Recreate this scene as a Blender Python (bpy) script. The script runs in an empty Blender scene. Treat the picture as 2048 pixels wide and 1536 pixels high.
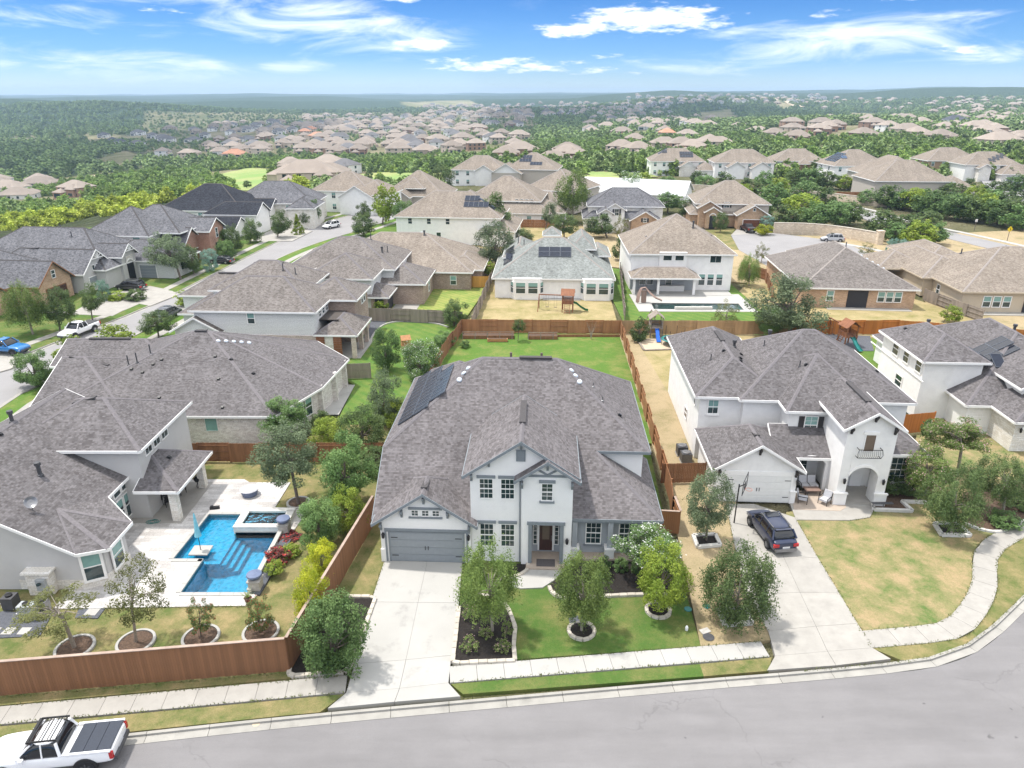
import bpy, bmesh, math, random
import numpy as np
from mathutils import Vector, Matrix, noise
from mathutils.geometry import tessellate_polygon
R = math.radians
random.seed(7); rng = np.random.default_rng(7)
scene = bpy.context.scene
COL = scene.collection

# ------------------------------------------------------------ camera, sky, sun, exposure
F, PT, CAMH = 1422.0, R(22.2), 29.5
cam = bpy.data.cameras.new('camera'); cam.sensor_width = 36; cam.lens = 36 * F / 2048
cam.clip_start = 0.5; cam.clip_end = 30000
camo = bpy.data.objects.new('camera', cam); COL.objects.link(camo)
camo.location = (0, 0, CAMH); camo.rotation_euler = (R(90) - PT, 0, 0)
scene.camera = camo
SUN_EL, SUN_AZ = 69, -66           # azimuth measured clockwise from +Y
sv = Vector((math.sin(R(SUN_AZ)) * math.cos(R(SUN_EL)), math.cos(R(SUN_AZ)) * math.cos(R(SUN_EL)), math.sin(R(SUN_EL))))
sun = bpy.data.lights.new('sun', 'SUN'); sun.energy = 2.2; sun.angle = R(2.5); sun.color = (1, .955, .89)
so = bpy.data.objects.new('sun', sun); COL.objects.link(so)
so.rotation_euler = sv.to_track_quat('Z', 'Y').to_euler()
scene.view_settings.view_transform = 'Standard'; scene.view_settings.look = 'None'
scene.view_settings.exposure = 1.1; scene.view_settings.gamma = 1
scene.cycles.use_denoising = True
scene.cycles.max_bounces = 6; scene.cycles.diffuse_bounces = 3; scene.cycles.transparent_max_bounces = 6
scene.cycles.volume_bounces = 0; scene.cycles.volume_max_steps = 32

W = bpy.data.worlds.new('World'); scene.world = W; W.use_nodes = True
def NT(tree):
    tree.nodes.clear()
    def n(t, ins=None, **kw):
        x = tree.nodes.new(t)
        for k, v in kw.items(): setattr(x, k, v)
        for k, v in (ins or {}).items():
            s = x.inputs[k]
            if isinstance(v, bpy.types.NodeSocket): tree.links.new(v, s)
            else: s.default_value = v
        return x
    return n
def build_world():
    n = NT(W.node_tree)
    def m(op, a, b=0.0, c=0.0, clamp=False):
        return n('ShaderNodeMath', {0: a, 1: b, 2: c}, operation=op, use_clamp=clamp).outputs[0]
    sky = n('ShaderNodeTexSky', sky_type='NISHITA', sun_disc=False, sun_elevation=R(SUN_EL), sun_rotation=R(SUN_AZ),
            air_density=1.0, dust_density=0.35, ozone_density=2.5, altitude=300)
    tc = n('ShaderNodeTexCoord'); sep = n('ShaderNodeSeparateXYZ', {0: tc.outputs['Generated']})
    x, y, z = sep.outputs
    az = m('ARCTAN2', x, y); el = m('ARCSINE', z)
    # deep summer blue: extra saturation that grows with elevation and then stays
    cr = n('ShaderNodeValToRGB', {0: m('MULTIPLY', el, 1.0)}); E_ = cr.color_ramp.elements
    E_[0].position = 0.0; E_[0].color = (.40, .50, .68, 1); E_[1].position = 1.0; E_[1].color = (.42, .68, .9, 1)
    for p_, c_ in ((.045, (.16, .29, .52, 1)), (.115, (.082, .20, .40, 1)), (.30, (.12, .27, .52, 1)), (.6, (.34, .58, .85, 1))): e_ = E_.new(p_); e_.color = c_
    tint = cr.outputs[0]
    skyc = n('ShaderNodeMix', {0: 1.0, 6: sky.outputs[0], 7: tint}, data_type='RGBA', blend_type='MULTIPLY').outputs[2]
    def fbm(su, sv_, off, scale, det, dist=0.0):
        v = n('ShaderNodeCombineXYZ', {0: m('MULTIPLY', az, su), 1: m('MULTIPLY', el, sv_), 2: off})
        return n('ShaderNodeTexNoise', {'Vector': v.outputs[0], 'Scale': scale, 'Detail': det, 'Roughness': .62, 'Distortion': dist}).outputs[0]
    def blobs(lst):
        cur = None
        for (px, py, rx, ry, w, sl) in lst:
            ca = math.atan((px - 1024) / F / 1.08); ce = (188 - py) / F * .93
            dx = m('SUBTRACT', az, ca); dy = m('SUBTRACT', el, ce)
            dy = m('ADD', dy, m('MULTIPLY', dx, sl))
            a = m('MULTIPLY', dx, F * .93 / rx); b = m('MULTIPLY', dy, F / ry)
            q = m('ADD', m('MULTIPLY', a, a), m('MULTIPLY', b, b))
            v = m('MULTIPLY', m('SUBTRACT', 1.0, q, clamp=True), w)
            cur = v if cur is None else m('MAXIMUM', cur, v)
        return cur
    cum = blobs([(1290, 58, 175, 34, 1, 0), (1130, 74, 75, 22, .9, 0), (815, 12, 85, 22, 1, 0), (850, 100, 75, 18, .85, 0), (1010, 138, 200, 22, .75, 0),
                 (1815, 28, 110, 18, .95, 0), (1215, 118, 60, 10, .6, 0), (1215, 147, 80, 10, .6, 0), (470, 12, 70, 22, .7, 0), (1900, 118, 90, 10, .6, 0), (1650, 56, 50, 10, .6, 0), (340, 50, 60, 14, .6, .1), (1930, 8, 80, 10, .7, 0)])
    cir = blobs([(60, 40, 330, 60, .9, .05), (640, 70, 300, 60, .95, .1), (620, 130, 90, 22, .9, -.1), (1600, 105, 330, 50, 1, -.06), (200, 135, 260, 40, .7, .08), (450, 20, 200, 40, .8, 0), (1850, 120, 250, 40, .5, 0)])
    nf = fbm(16, 70, 3.1, 1.6, 8); nc = fbm(5, 26, 9.7, 1.5, 7, .6); ns = fbm(60, 260, 1.7, 1.0, 5)
    c1 = m('ADD', m('MULTIPLY', cum, .9), m('MULTIPLY', m('SUBTRACT', nf, .5), 2.2))
    c1 = m('MULTIPLY', n('ShaderNodeMapRange', {0: c1, 1: .36, 2: .98, 3: 0.0, 4: 1.0}, interpolation_type='SMOOTHSTEP').outputs[0], m('MINIMUM', m('MULTIPLY', cum, 5.0), 1.0))
    c2 = m('ADD', m('MULTIPLY', cir, .55), m('MULTIPLY', m('SUBTRACT', nc, .5), 2.0))
    c2 = m('MULTIPLY', n('ShaderNodeMapRange', {0: c2, 1: .1, 2: .9, 3: 0.0, 4: .82}, interpolation_type='SMOOTHSTEP').outputs[0], m('ADD', .12, m('MULTIPLY', m('MINIMUM', m('MULTIPLY', cir, 3.0), 1.0), .88)))
    gate = n('ShaderNodeMapRange', {0: el, 1: -.01, 2: .02, 3: 0.0, 4: 1.0}).outputs[0]
    c2 = m('MULTIPLY', c2, gate)
    pl = n('ShaderNodeVectorMath', {0: n('ShaderNodeCombineXYZ', {0: x, 1: y, 2: 0.0}).outputs[0], 'Scale': m('DIVIDE', 1.0, m('MAXIMUM', z, .08))}, operation='SCALE').outputs[0]
    hi = n('ShaderNodeTexNoise', {'Vector': pl, 'Scale': .9, 'Detail': 8.0, 'Roughness': .6}).outputs[0]
    hi = m('MULTIPLY', n('ShaderNodeMapRange', {0: hi, 1: .27, 2: .55, 3: 0.0, 4: .92}, interpolation_type='SMOOTHSTEP').outputs[0], n('ShaderNodeMapRange', {0: el, 1: .12, 2: .3, 3: 0.0, 4: 1.0}).outputs[0])  # unseen overhead clouds, made dense and bright to lift and neutralise the ambient light
    wh = n('ShaderNodeMapRange', {0: ns, 1: .3, 2: .7, 3: .86, 4: 1.04}).outputs[0]
    whc = n('ShaderNodeMix', {0: 1.0, 6: (4.9, 5.0, 5.15, 1), 7: n('ShaderNodeCombineXYZ', {0: wh, 1: wh, 2: wh}).outputs[0]}, data_type='RGBA', blend_type='MULTIPLY').outputs[2]
    a = n('ShaderNodeMix', {0: c2, 6: skyc, 7: (4.5, 4.7, 5.0, 1)}, data_type='RGBA').outputs[2]
    a = n('ShaderNodeMix', {0: hi, 6: a, 7: (6.4, 6.4, 6.3, 1)}, data_type='RGBA').outputs[2]
    a = n('ShaderNodeMix', {0: c1, 6: a, 7: whc}, data_type='RGBA').outputs[2]
    bg = n('ShaderNodeBackground', {0: a, 1: 0.15})
    n('ShaderNodeOutputWorld', {0: bg.outputs[0]})
build_world()

# ------------------------------------------------------------ geometry of the ground
def P(px, py, z=0.0):
    u = (px - 1024) / F; v = (py - 768) / F
    dy = math.cos(PT) - v * math.sin(PT); dz = -math.sin(PT) - v * math.cos(PT)
    t = (z - CAMH) / dz
    return (u * t, dy * t)
def proj(x, y, z=0.0):
    Z = y * math.cos(PT) - (z - CAMH) * math.sin(PT); D = -y * math.sin(PT) - (z - CAMH) * math.cos(PT)
    return (1024 + F * x / Z, 768 + F * D / Z)
TT = [(-300, [(150, 0), (200, -3), (300, -14), (420, -24), (650, -36), (1000, -40), (1500, -44), (2300, -40), (3000, -24), (4500, 6), (6000, 10), (14000, 10)]),
      (0, [(150, 0), (200, -3), (300, -14), (420, -24), (650, -36), (1000, -40), (1500, -44), (2300, -40), (3000, -22), (4500, 7), (6000, 12), (14000, 12)]),
      (300, [(165, 0), (220, -2), (300, -8), (450, -20), (650, -29), (1000, -34), (1500, -40), (2300, -38), (3200, -22), (5000, 12), (6000, 16), (14000, 16)]),
      (600, [(200, 0), (300, -4), (420, -15), (620, -21.5), (850, -24), (1500, -28), (2000, -30), (2700, -36), (3500, -24), (5500, 18), (7000, 22), (14000, 22)]),
      (1050, [(250, 0), (400, -6), (700, -14.5), (1100, -22), (1700, -20), (2200, -12), (2600, -30), (4000, -20), (6500, 28), (9000, 32), (14000, 32)]),
      (1400, [(280, 0), (400, -3.4), (650, -7.6), (1000, -9), (1300, -14), (2000, -22), (2300, -8), (2600, 12), (2900, 8), (4000, 12), (6500, 46), (9000, 50), (14000, 50)]),
      (1700, [(300, 0), (650, -2), (1000, -2), (1400, -12), (2000, -16), (2400, 0), (3500, 14), (6000, 58), (9000, 60), (14000, 60)]),
      (2048, [(330, 0), (700, -1.7), (1000, -2.6), (1800, 0), (3500, 14), (6000, 70), (9000, 72), (14000, 72)]),
      (2500, [(330, 0), (700, -1.7), (1000, -2.6), (1800, 0), (3500, 14), (6000, 70), (9000, 72), (14000, 72)])]
TR = [((p - 1024) / F / 1.08, [math.log(q[0]) for q in l], [q[1] for q in l]) for p, l in TT]
def T(x, y):
    d = math.hypot(x, y)
    if d < 150 or y <= 1: return 0.0
    r = max(TR[0][0], min(TR[-1][0], x / y)); ld = math.log(d)
    for i in range(len(TR) - 1):
        if r <= TR[i + 1][0]: break
    a, b = TR[i], TR[i + 1]; f = (r - a[0]) / (b[0] - a[0]); f = f * f * (3 - 2 * f)
    z = np.interp(ld, a[1], a[2]) * (1 - f) + np.interp(ld, b[1], b[2]) * f
    if d > 700:
        k = min(1, (d - 700) / 2500)
        for hx, hd, hw, hh_ in ((-1750, 2550, 380, 36), (-1150, 2150, 220, 26), (-500, 3600, 600, 26), (1850, 2800, 420, 34), (800, 3900, 500, 28)): z += hh_ * math.exp(-((x - hx) ** 2 + (y - hd) ** 2) / (2 * hw * hw))
        z += k * 11 * noise.noise(Vector((x / 700, y / 700, 0))) + k * 4 * noise.noise(Vector((x / 230, y / 230, 4)))
        if d > 2600: z += min(1, (d - 2600) / 900) * (24 * noise.noise(Vector((x / 1500, y / 650, 9))) + 9 * noise.noise(Vector((x / 500, y / 300, 2))) - 6)
    return float(z)
def G(px, py):
    """point of the terrain seen at a photo pixel"""
    u = (px - 1024) / F; v = (py - 768) / F
    dy = math.cos(PT) - v * math.sin(PT); dz = -math.sin(PT) - v * math.cos(PT)
    s = 120.0; prev = s
    while s < 12000:
        if CAMH + dz * s < T(u * s, dy * s): break
        prev = s; s *= 1.02
    lo, hi = prev, s
    for _ in range(12):
        mid = (lo + hi) / 2
        if CAMH + dz * mid < T(u * mid, dy * mid): hi = mid
        else: lo = mid
    return (u * hi, dy * hi, T(u * hi, dy * hi))

# ------------------------------------------------------------ materials
MATS = {}
def newmat(name):
    m = bpy.data.materials.new(name); m.use_nodes = True; MATS[name] = m
    return m, NT(m.node_tree)
def out(n, bsdf, **k): n('ShaderNodeOutputMaterial', {'Surface': bsdf, **k})
def mixc(n, f, a, b, bt='MIX'): return n('ShaderNodeMix', {0: f, 6: a, 7: b}, data_type='RGBA', blend_type=bt).outputs[2]
def c4(c): return (c[0], c[1], c[2], 1)
def simple(name, c, rough=.75, var=.12, scale=3.0, bump=.0, bscale=40.0, metal=0.0, rnd=0.0, coat=0.0, streak=False, spec=.35):
    m, n = newmat(name); tc = n('ShaderNodeTexCoord')
    vec = tc.outputs['Object']
    if streak: vec = n('ShaderNodeMapping', {0: vec, 3: (1, 1, .12)}).outputs[0]
    nz = n('ShaderNodeTexNoise', {'Vector': vec, 'Scale': scale, 'Detail': 6.0, 'Roughness': .6})
    v = n('ShaderNodeMapRange', {0: nz.outputs[0], 1: .3, 2: .7, 3: 1 - var, 4: 1 + var}).outputs[0]
    col = n('ShaderNodeVectorMath', {0: c[:3], 'Scale': v}, operation='SCALE').outputs[0]
    if rnd:
        oi = n('ShaderNodeObjectInfo'); rv = n('ShaderNodeMapRange', {0: oi.outputs['Random'], 3: 1 - rnd, 4: 1 + rnd}).outputs[0]
        col = n('ShaderNodeVectorMath', {0: col, 'Scale': rv}, operation='SCALE').outputs[0]
    if 'concrete' in name or name.endswith('stucco'):
        st = n('ShaderNodeTexNoise', {'Vector': vec, 'Scale': .55 if 'concrete' in name else .8, 'Detail': 5.0, 'Roughness': .7}).outputs[0]
        col = n('ShaderNodeVectorMath', {0: col, 'Scale': n('ShaderNodeMapRange', {0: st, 1: .56, 2: .70, 3: 1.0, 4: .80 if 'concrete' in name else .92}).outputs[0]}, operation='SCALE').outputs[0]
    b = n('ShaderNodeBsdfPrincipled', {'Base Color': col, 'Roughness': rough, 'Metallic': metal, 'Coat Weight': coat, 'Specular IOR Level': spec})
    if bump:
        bn = n('ShaderNodeTexNoise', {'Vector': tc.outputs['Object'], 'Scale': bscale, 'Detail': 4.0})
        bp = n('ShaderNodeBump', {'Height': bn.outputs[0], 'Distance': bump, 'Strength': .6})
        m.node_tree.links.new(bp.outputs[0], b.inputs['Normal'])
    out(n, b.outputs[0]); return m
def brickish(name, c1, c2, mortar, w, h, ms=.01, rough=.85, bump=.01, bias=0.0, var=.25, coords='UV'):
    m, n = newmat(name); tc = n('ShaderNodeTexCoord'); uv = tc.outputs[coords]
    bt = n('ShaderNodeTexBrick', {'Vector': uv, 'Color1': c4(c1), 'Color2': c4(c2), 'Mortar': c4(mortar), 'Scale': 1.0, 'Mortar Size': ms,
                                  'Mortar Smooth': .2, 'Bias': bias, 'Brick Width': w, 'Row Height': h})
    nz = n('ShaderNodeTexNoise', {'Vector': tc.outputs['Object'], 'Scale': .35, 'Detail': 5.0, 'Roughness': .6})
    v = n('ShaderNodeMapRange', {0: nz.outputs[0], 1: .3, 2: .7, 3: 1 - var, 4: 1 + var}).outputs[0]
    nz2 = n('ShaderNodeTexNoise', {'Vector': uv, 'Scale': 9.0, 'Detail': 3.0})
    v2 = n('ShaderNodeMapRange', {0: nz2.outputs[0], 1: .3, 2: .7, 3: .85, 4: 1.15}).outputs[0]
    oi = n('ShaderNodeObjectInfo'); rv = n('ShaderNodeMapRange', {0: oi.outputs['Random'], 3: .93, 4: 1.07}).outputs[0]
    vv = n('ShaderNodeMath', {0: v, 1: v2}, operation='MULTIPLY').outputs[0]
    vv = n('ShaderNodeMath', {0: vv, 1: rv}, operation='MULTIPLY').outputs[0]
    col = n('ShaderNodeVectorMath', {0: bt.outputs[0], 'Scale': vv}, operation='SCALE').outputs[0]
    b = n('ShaderNodeBsdfPrincipled', {'Base Color': col, 'Roughness': rough, 'Specular IOR Level': .2})
    bp = n('ShaderNodeBump', {'Height': bt.outputs[1], 'Distance': bump, 'Strength': .7}, invert=True)
    m.node_tree.links.new(bp.outputs[0], b.inputs['Normal'])
    out(n, b.outputs[0]); return m
def shingle(name, a, b_, g=(.04, .036, .036), w=.34, h=.16):
    m, n = newmat(name); tc = n('ShaderNodeTexCoord'); uv = tc.outputs['UV']
    bt = n('ShaderNodeTexBrick', {'Vector': uv, 'Color1': (0, 0, 0, 1), 'Color2': (1, 1, 1, 1), 'Mortar': (0, 0, 0, 1), 'Scale': 1.0, 'Mortar Size': .0,
                                  'Bias': 0.0, 'Brick Width': w, 'Row Height': h})
    bt.offset = .37; bt.offset_frequency = 2; bt.squash = .7; bt.squash_frequency = 3
    bt2 = n('ShaderNodeTexBrick', {'Vector': n('ShaderNodeMapping', {0: uv, 1: (.11, 0, 0)}).outputs[0], 'Color1': (0, 0, 0, 1), 'Color2': (1, 1, 1, 1), 'Mortar': (0, 0, 0, 1), 'Scale': 1.0,
                                   'Mortar Size': 0.0, 'Brick Width': w * .61, 'Row Height': h})
    bt2.offset = .63
    t = n('ShaderNodeMath', {0: n('ShaderNodeSeparateColor', {0: bt.outputs[0]}).outputs[0], 1: n('ShaderNodeSeparateColor', {0: bt2.outputs[0]}).outputs[0]}, operation='ADD').outputs[0]
    t = n('ShaderNodeMath', {0: t, 1: .5}, operation='MULTIPLY').outputs[0]
    cr = n('ShaderNodeValToRGB', {0: t}); e = cr.color_ramp.elements
    e[0].position = .1; e[0].color = c4(a); e[1].position = .85; e[1].color = c4(b_)
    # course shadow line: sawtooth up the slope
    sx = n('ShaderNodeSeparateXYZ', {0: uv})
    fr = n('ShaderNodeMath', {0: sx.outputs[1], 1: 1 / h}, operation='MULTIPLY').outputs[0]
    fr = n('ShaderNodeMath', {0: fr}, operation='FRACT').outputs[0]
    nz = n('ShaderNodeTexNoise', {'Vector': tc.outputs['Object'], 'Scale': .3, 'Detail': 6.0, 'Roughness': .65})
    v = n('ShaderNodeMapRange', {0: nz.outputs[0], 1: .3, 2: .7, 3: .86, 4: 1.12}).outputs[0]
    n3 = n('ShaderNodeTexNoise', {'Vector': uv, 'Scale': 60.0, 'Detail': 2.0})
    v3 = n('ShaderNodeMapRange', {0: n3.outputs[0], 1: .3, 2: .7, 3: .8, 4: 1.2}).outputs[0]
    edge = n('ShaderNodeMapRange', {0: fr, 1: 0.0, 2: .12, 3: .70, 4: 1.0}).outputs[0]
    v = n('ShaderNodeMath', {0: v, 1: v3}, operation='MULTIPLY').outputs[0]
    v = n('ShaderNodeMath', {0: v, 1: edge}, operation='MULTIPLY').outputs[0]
    # soft vertical run-off streaks of dust
    st = n('ShaderNodeTexNoise', {'Vector': n('ShaderNodeMapping', {0: uv, 3: (1.6, .12, 1)}).outputs[0], 'Scale': 1.0, 'Detail': 4.0})
    v = n('ShaderNodeMath', {0: v, 1: n('ShaderNodeMapRange', {0: st.outputs[0], 1: .35, 2: .65, 3: .93, 4: 1.07}).outputs[0]}, operation='MULTIPLY').outputs[0]
    col = n('ShaderNodeVectorMath', {0: cr.outputs[0], 'Scale': v}, operation='SCALE').outputs[0]
    b = n('ShaderNodeBsdfPrincipled', {'Base Color': col, 'Roughness': .93, 'Specular IOR Level': .12})
    bp = n('ShaderNodeBump', {'Height': fr, 'Distance': .012, 'Strength': .5}, invert=True)
    m.node_tree.links.new(bp.outputs[0], b.inputs['Normal'])
    out(n, b.outputs[0]); return m
def lawn(name, green, dry, bias, scale=.35, stripe=0.0):
    m, n = newmat(name); tc = n('ShaderNodeTexCoord'); ob = tc.outputs['Object']
    a = n('ShaderNodeTexNoise', {'Vector': ob, 'Scale': scale, 'Detail': 8.0, 'Roughness': .68, 'Distortion': .15}).outputs[0]
    f = n('ShaderNodeTexNoise', {'Vector': ob, 'Scale': 7.0, 'Detail': 6.0, 'Roughness': .8}).outputs[0]
    s = n('ShaderNodeMath', {0: a, 1: n('ShaderNodeMath', {0: f, 1: .25}, operation='MULTIPLY').outputs[0]}, operation='ADD').outputs[0]
    t = n('ShaderNodeMapRange', {0: s, 1: bias - .14, 2: bias + .14}).outputs[0]
    if stripe:
        wv = n('ShaderNodeTexWave', {'Vector': ob, 'Scale': stripe, 'Distortion': 1.5, 'Detail': 2.0}, bands_direction='DIAGONAL').outputs[0]
        t = n('ShaderNodeMath', {0: t, 1: n('ShaderNodeMapRange', {0: wv, 3: -.25, 4: .25}).outputs[0]}, operation='ADD', use_clamp=True).outputs[0]
    col = mixc(n, t, c4(green), c4(dry))
    p2 = n('ShaderNodeTexNoise', {'Vector': ob, 'Scale': 1.6, 'Detail': 6.0, 'Roughness': .75}).outputs[0]
    col = mixc(n, n('ShaderNodeMapRange', {0: p2, 1: .50, 2: .68, 3: 0.0, 4: .55}).outputs[0], col, c4([.5 * a + .5 * b for a, b in zip(green, dry)]))
    fine = n('ShaderNodeTexNoise', {'Vector': ob, 'Scale': 22.0, 'Detail': 5.0, 'Roughness': .8}).outputs[0]
    v = n('ShaderNodeMapRange', {0: fine, 1: .25, 2: .75, 3: .6, 4: 1.4}).outputs[0]
    col = n('ShaderNodeVectorMath', {0: col, 'Scale': v}, operation='SCALE').outputs[0]
    b = n('ShaderNodeBsdfPrincipled', {'Base Color': col, 'Roughness': .95, 'Specular IOR Level': .1})
    bp = n('ShaderNodeBump', {'Height': fine, 'Distance': .04, 'Strength': .6})
    m.node_tree.links.new(bp.outputs[0], b.inputs['Normal'])
    out(n, b.outputs[0]); return m
def leaf(name, c1, c2, trans=.34, rnd=.18):
    if name.startswith(('leaf', 'wood')): c1 = [c * 1.7 for c in c1]; c2 = [min(.8, c * 1.55) for c in c2]
    m, n = newmat(name)
    at = n('ShaderNodeAttribute', attribute_name='tone', attribute_type='GEOMETRY')
    oi = n('ShaderNodeObjectInfo')
    col = mixc(n, at.outputs['Fac'], c4(c1), c4(c2))
    rv = n('ShaderNodeMapRange', {0: oi.outputs['Random'], 3: 1 - rnd, 4: 1 + rnd}).outputs[0]
    col = n('ShaderNodeVectorMath', {0: col, 'Scale': rv}, operation='SCALE').outputs[0]
    d = n('ShaderNodeBsdfPrincipled', {'Base Color': col, 'Roughness': .6, 'Specular IOR Level': .25})
    tr = n('ShaderNodeBsdfTranslucent', {0: col})
    mx = n('ShaderNodeMixShader', {0: trans, 1: d.outputs[0], 2: tr.outputs[0]})
    out(n, mx.outputs[0]); return m
simple('white_trim', (.84, .83, .81), .5, .03); simple('white_stucco', (.80, .79, .77), .9, .05, 1.2, .006, 60)
simple('main_stucco', (.82, .81, .79), .9, .04, .8, .006, 60); simple('grey_trim', (.21, .235, .255), .6, .06)
simple('grey_stucco', (.50, .49, .48), .9, .05, .8, .006, 60); simple('blue_grey_stucco', (.36, .385, .41), .9, .05, .8, .006, 60)
simple('beige_stucco', (.52, .44, .33), .9, .06, .8, .006, 60); simple('tan_stucco', (.45, .41, .36), .9, .06)
simple('garage_grey', (.265, .29, .31), .45, .05); simple('garage_white', (.74, .74, .72), .45, .03)
simple('wood_door', (.07, .035, .03), .35, .3, 8, streak=True); simple('garage_brown', (.16, .06, .035), .4, .2, 5)
simple('black_metal', (.015, .015, .017), .4, .1); simple('grey_metal', (.25, .25, .26), .35, .1, metal=.7); simple('dark_metal', (.07, .07, .075), .5, .2)
simple('screen', (.03, .03, .035), .6, .1); simple('shutter', (.05, .045, .045), .6, .1)
simple('asphalt', (.25, .242, .238), .95, .10, .22, .004, 90, spec=.15); simple('old_asphalt', (.27, .262, .262), .95, .07, .2, spec=.15)
simple('concrete', (.335, .318, .29), .85, .12, 1.1, .003, 60, rnd=.03); simple('white_concrete', (.385, .375, .352), .85, .05, .5, .003, 60, rnd=.03)
simple('kerb_concrete', (.315, .302, .275), .85, .12, .8, .003, 60, rnd=.04)
simple('mulch', (.022, .018, .016), .95, .55, 14, .05, 30); simple('brown_mulch', (.10, .065, .045), .95, .5, 12, .05, 30); simple('gravel', (.10, .105, .12), .95, .4, 20, .03, 40)
simple('limestone', (.50, .455, .39), .9, .12, 3, .01, 20, rnd=.1); simple('white_stone', (.60, .58, .54), .9, .1, 3, .01, 20, rnd=.06)
simple('fence_brown', (.225, .108, .053), .8, .28, 2.5, .003, 60, rnd=.14, streak=True); simple('fence_red', (.31, .145, .066), .8, .25, 2, rnd=.1, streak=True)
simple('fence_tan', (.36, .235, .13), .8, .25, 2, rnd=.1, streak=True); simple('fence_orange', (.42, .15, .035), .8, .25, 2, rnd=.1, streak=True); simple('fence_yellow', (.55, .29, .07), .8, .2, 2, rnd=.1, streak=True)
simple('fence_grey', (.26, .22, .185), .85, .25, 2, rnd=.12, streak=True); simple('fence_slate', (.09, .095, .10), .85, .15, 2)
simple('fence_cap', (.36, .27, .22), .85, .2, 2); simple('bark', (.16, .13, .11), .9, .3, 9, .02, 20); simple('pale_bark', (.30, .26, .22), .9, .25, 9, .02, 20)
simple('playwood', (.24, .10, .05), .7, .25, 4, streak=True); simple('pale_wood', (.40, .20, .09), .7, .2, 4); simple('plastic_green', (.03, .14, .06), .35, .05); simple('plastic_teal', (.02, .18, .17), .35, .05)
simple('plastic_blue', (.02, .12, .50), .3, .05); simple('cushion', (.48, .48, .50), .9, .1, 6); simple('cover', (.13, .16, .25), .7, .15, 5); simple('taupe', (.25, .17, .14), .5, .1)
simple('umbrella_blue', (.20, .50, .60), .8, .15, 5); simple('tyre', (.02, .02, .022), .85, .2, 10); simple('rim', (.10, .10, .11), .3, .1, metal=.8); simple('silver_rim', (.5, .5, .52), .3, .1, metal=.8)
simple('red_light', (.42, .01, .012), .2, .1, spec=.6); simple('plate', (.6, .6, .6), .4, .03); simple('metal_roof', (.55, .56, .57), .4, .05, spec=.5); simple('sign_yellow', (.75, .55, .02), .5, .03); simple('stop_red', (.5, .02, .02), .5, .03)
simple('orange', (.6, .12, .02), .5, .1); simple('meter_grey', (.35, .37, .38), .5, .05); simple('mat_grey', (.10, .09, .09), .95, .2, 20); simple('stone_floor', (.40, .33, .27), .85, .1, 2)
simple('copper', (.2, .2, .2), .5); simple('haze_dummy', (.5, .5, .5)); simple('stack_stone', (.42, .40, .37), .9, .2, 4, .02, 15, rnd=.12); simple('path_dirt', (.50, .40, .29), .95, .15, .5)
for nm_, c_ in (('paint_white', (.80, .80, .81)), ('paint_black', (.012, .012, .014)), ('paint_navy', (.016, .024, .058)), ('paint_blue', (.02, .16, .42)), ('paint_silver', (.42, .43, .45)), ('paint_maroon', (.035, .012, .012)), ('paint_grey', (.05, .055, .07))):
    simple(nm_, c_, .28, .02, 1, coat=.6, spec=.5)
simple('glass', (.022, .042, .045), .06, .5, .9, spec=.8); simple('car_glass', (.008, .010, .014), .05, .2, 2, spec=.7); simple('blind', (.20, .36, .335), .25, .12, 1.5, spec=.6); simple('brown_blind', (.16, .12, .09), .5, .1, 3)
simple('bed_cover', (.035, .042, .058), .7, .15, 20, .002, 60); simple('hood_blue', (.02, .08, .15), .3, .1)
simple('solar_cell', (.012, .014, .022), .12, .2, 3, spec=.7); simple('solar_blue', (.03, .07, .14), .15, .2, 3, spec=.7); simple('cell_frame', (.09, .10, .12), .4, .05)
simple('dome_glass', (.55, .60, .66), .2, .05, spec=.6); simple('brown_pipe', (.13, .10, .09), .7, .2)
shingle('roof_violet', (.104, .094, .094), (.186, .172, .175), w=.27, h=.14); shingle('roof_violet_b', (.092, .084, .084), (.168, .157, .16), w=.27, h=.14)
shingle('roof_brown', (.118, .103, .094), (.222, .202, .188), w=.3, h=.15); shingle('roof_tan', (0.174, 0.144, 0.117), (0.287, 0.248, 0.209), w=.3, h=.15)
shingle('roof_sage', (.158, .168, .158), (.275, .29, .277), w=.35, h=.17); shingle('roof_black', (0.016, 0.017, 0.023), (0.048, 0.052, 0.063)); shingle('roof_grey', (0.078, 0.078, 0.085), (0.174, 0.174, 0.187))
simple('far_tan', (0.279, 0.234, 0.198), .95, .12, .2, rnd=.16); simple('far_grey', (0.153, 0.149, 0.153), .95, .12, .2, rnd=.15); simple('far_orange', (0.450, 0.234, 0.153), .95, .12, .2, rnd=.12); simple('far_slate', (0.072, 0.077, 0.090), .95, .12, .2, rnd=.12)
simple('far_wall_white', (.72, .71, .69), .9, .05, .3, rnd=.1); simple('far_wall_tan', (.50, .42, .34), .9, .08, .3, rnd=.15); simple('far_wall_brick', (.32, .20, .14), .9, .1, .3, rnd=.15)
simple('cap_shingle', (.165, .152, .158), .95, .2, 6); simple('cap_shingle_tan', (.27, .24, .22), .95, .15, 6); simple('cap_shingle_dark', (.07, .065, .066), .9, .15, 6)
brickish('brick_pink', (.42, .30, .25), (.60, .48, .42), (.60, .57, .52), .22, .08, .012); brickish('brick_white', (.50, .44, .41), (.76, .72, .69), (.70, .68, .66), .3, .1, .014, var=.15)
brickish('brick_red', (.30, .12, .075), (.42, .20, .13), (.40, .34, .29), .22, .08, .012); brickish('brick_tan', (.36, .22, .13), (.50, .33, .21), (.48, .40, .32), .3, .1, .012)
brickish('brick_brown', (.25, .17, .13), (.42, .31, .25), (.44, .38, .33), .22, .08, .012); brickish('stone_wall', (.56, .45, .33), (.74, .64, .51), (.48, .42, .35), .55, .2, .02, bump=.03)
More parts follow.
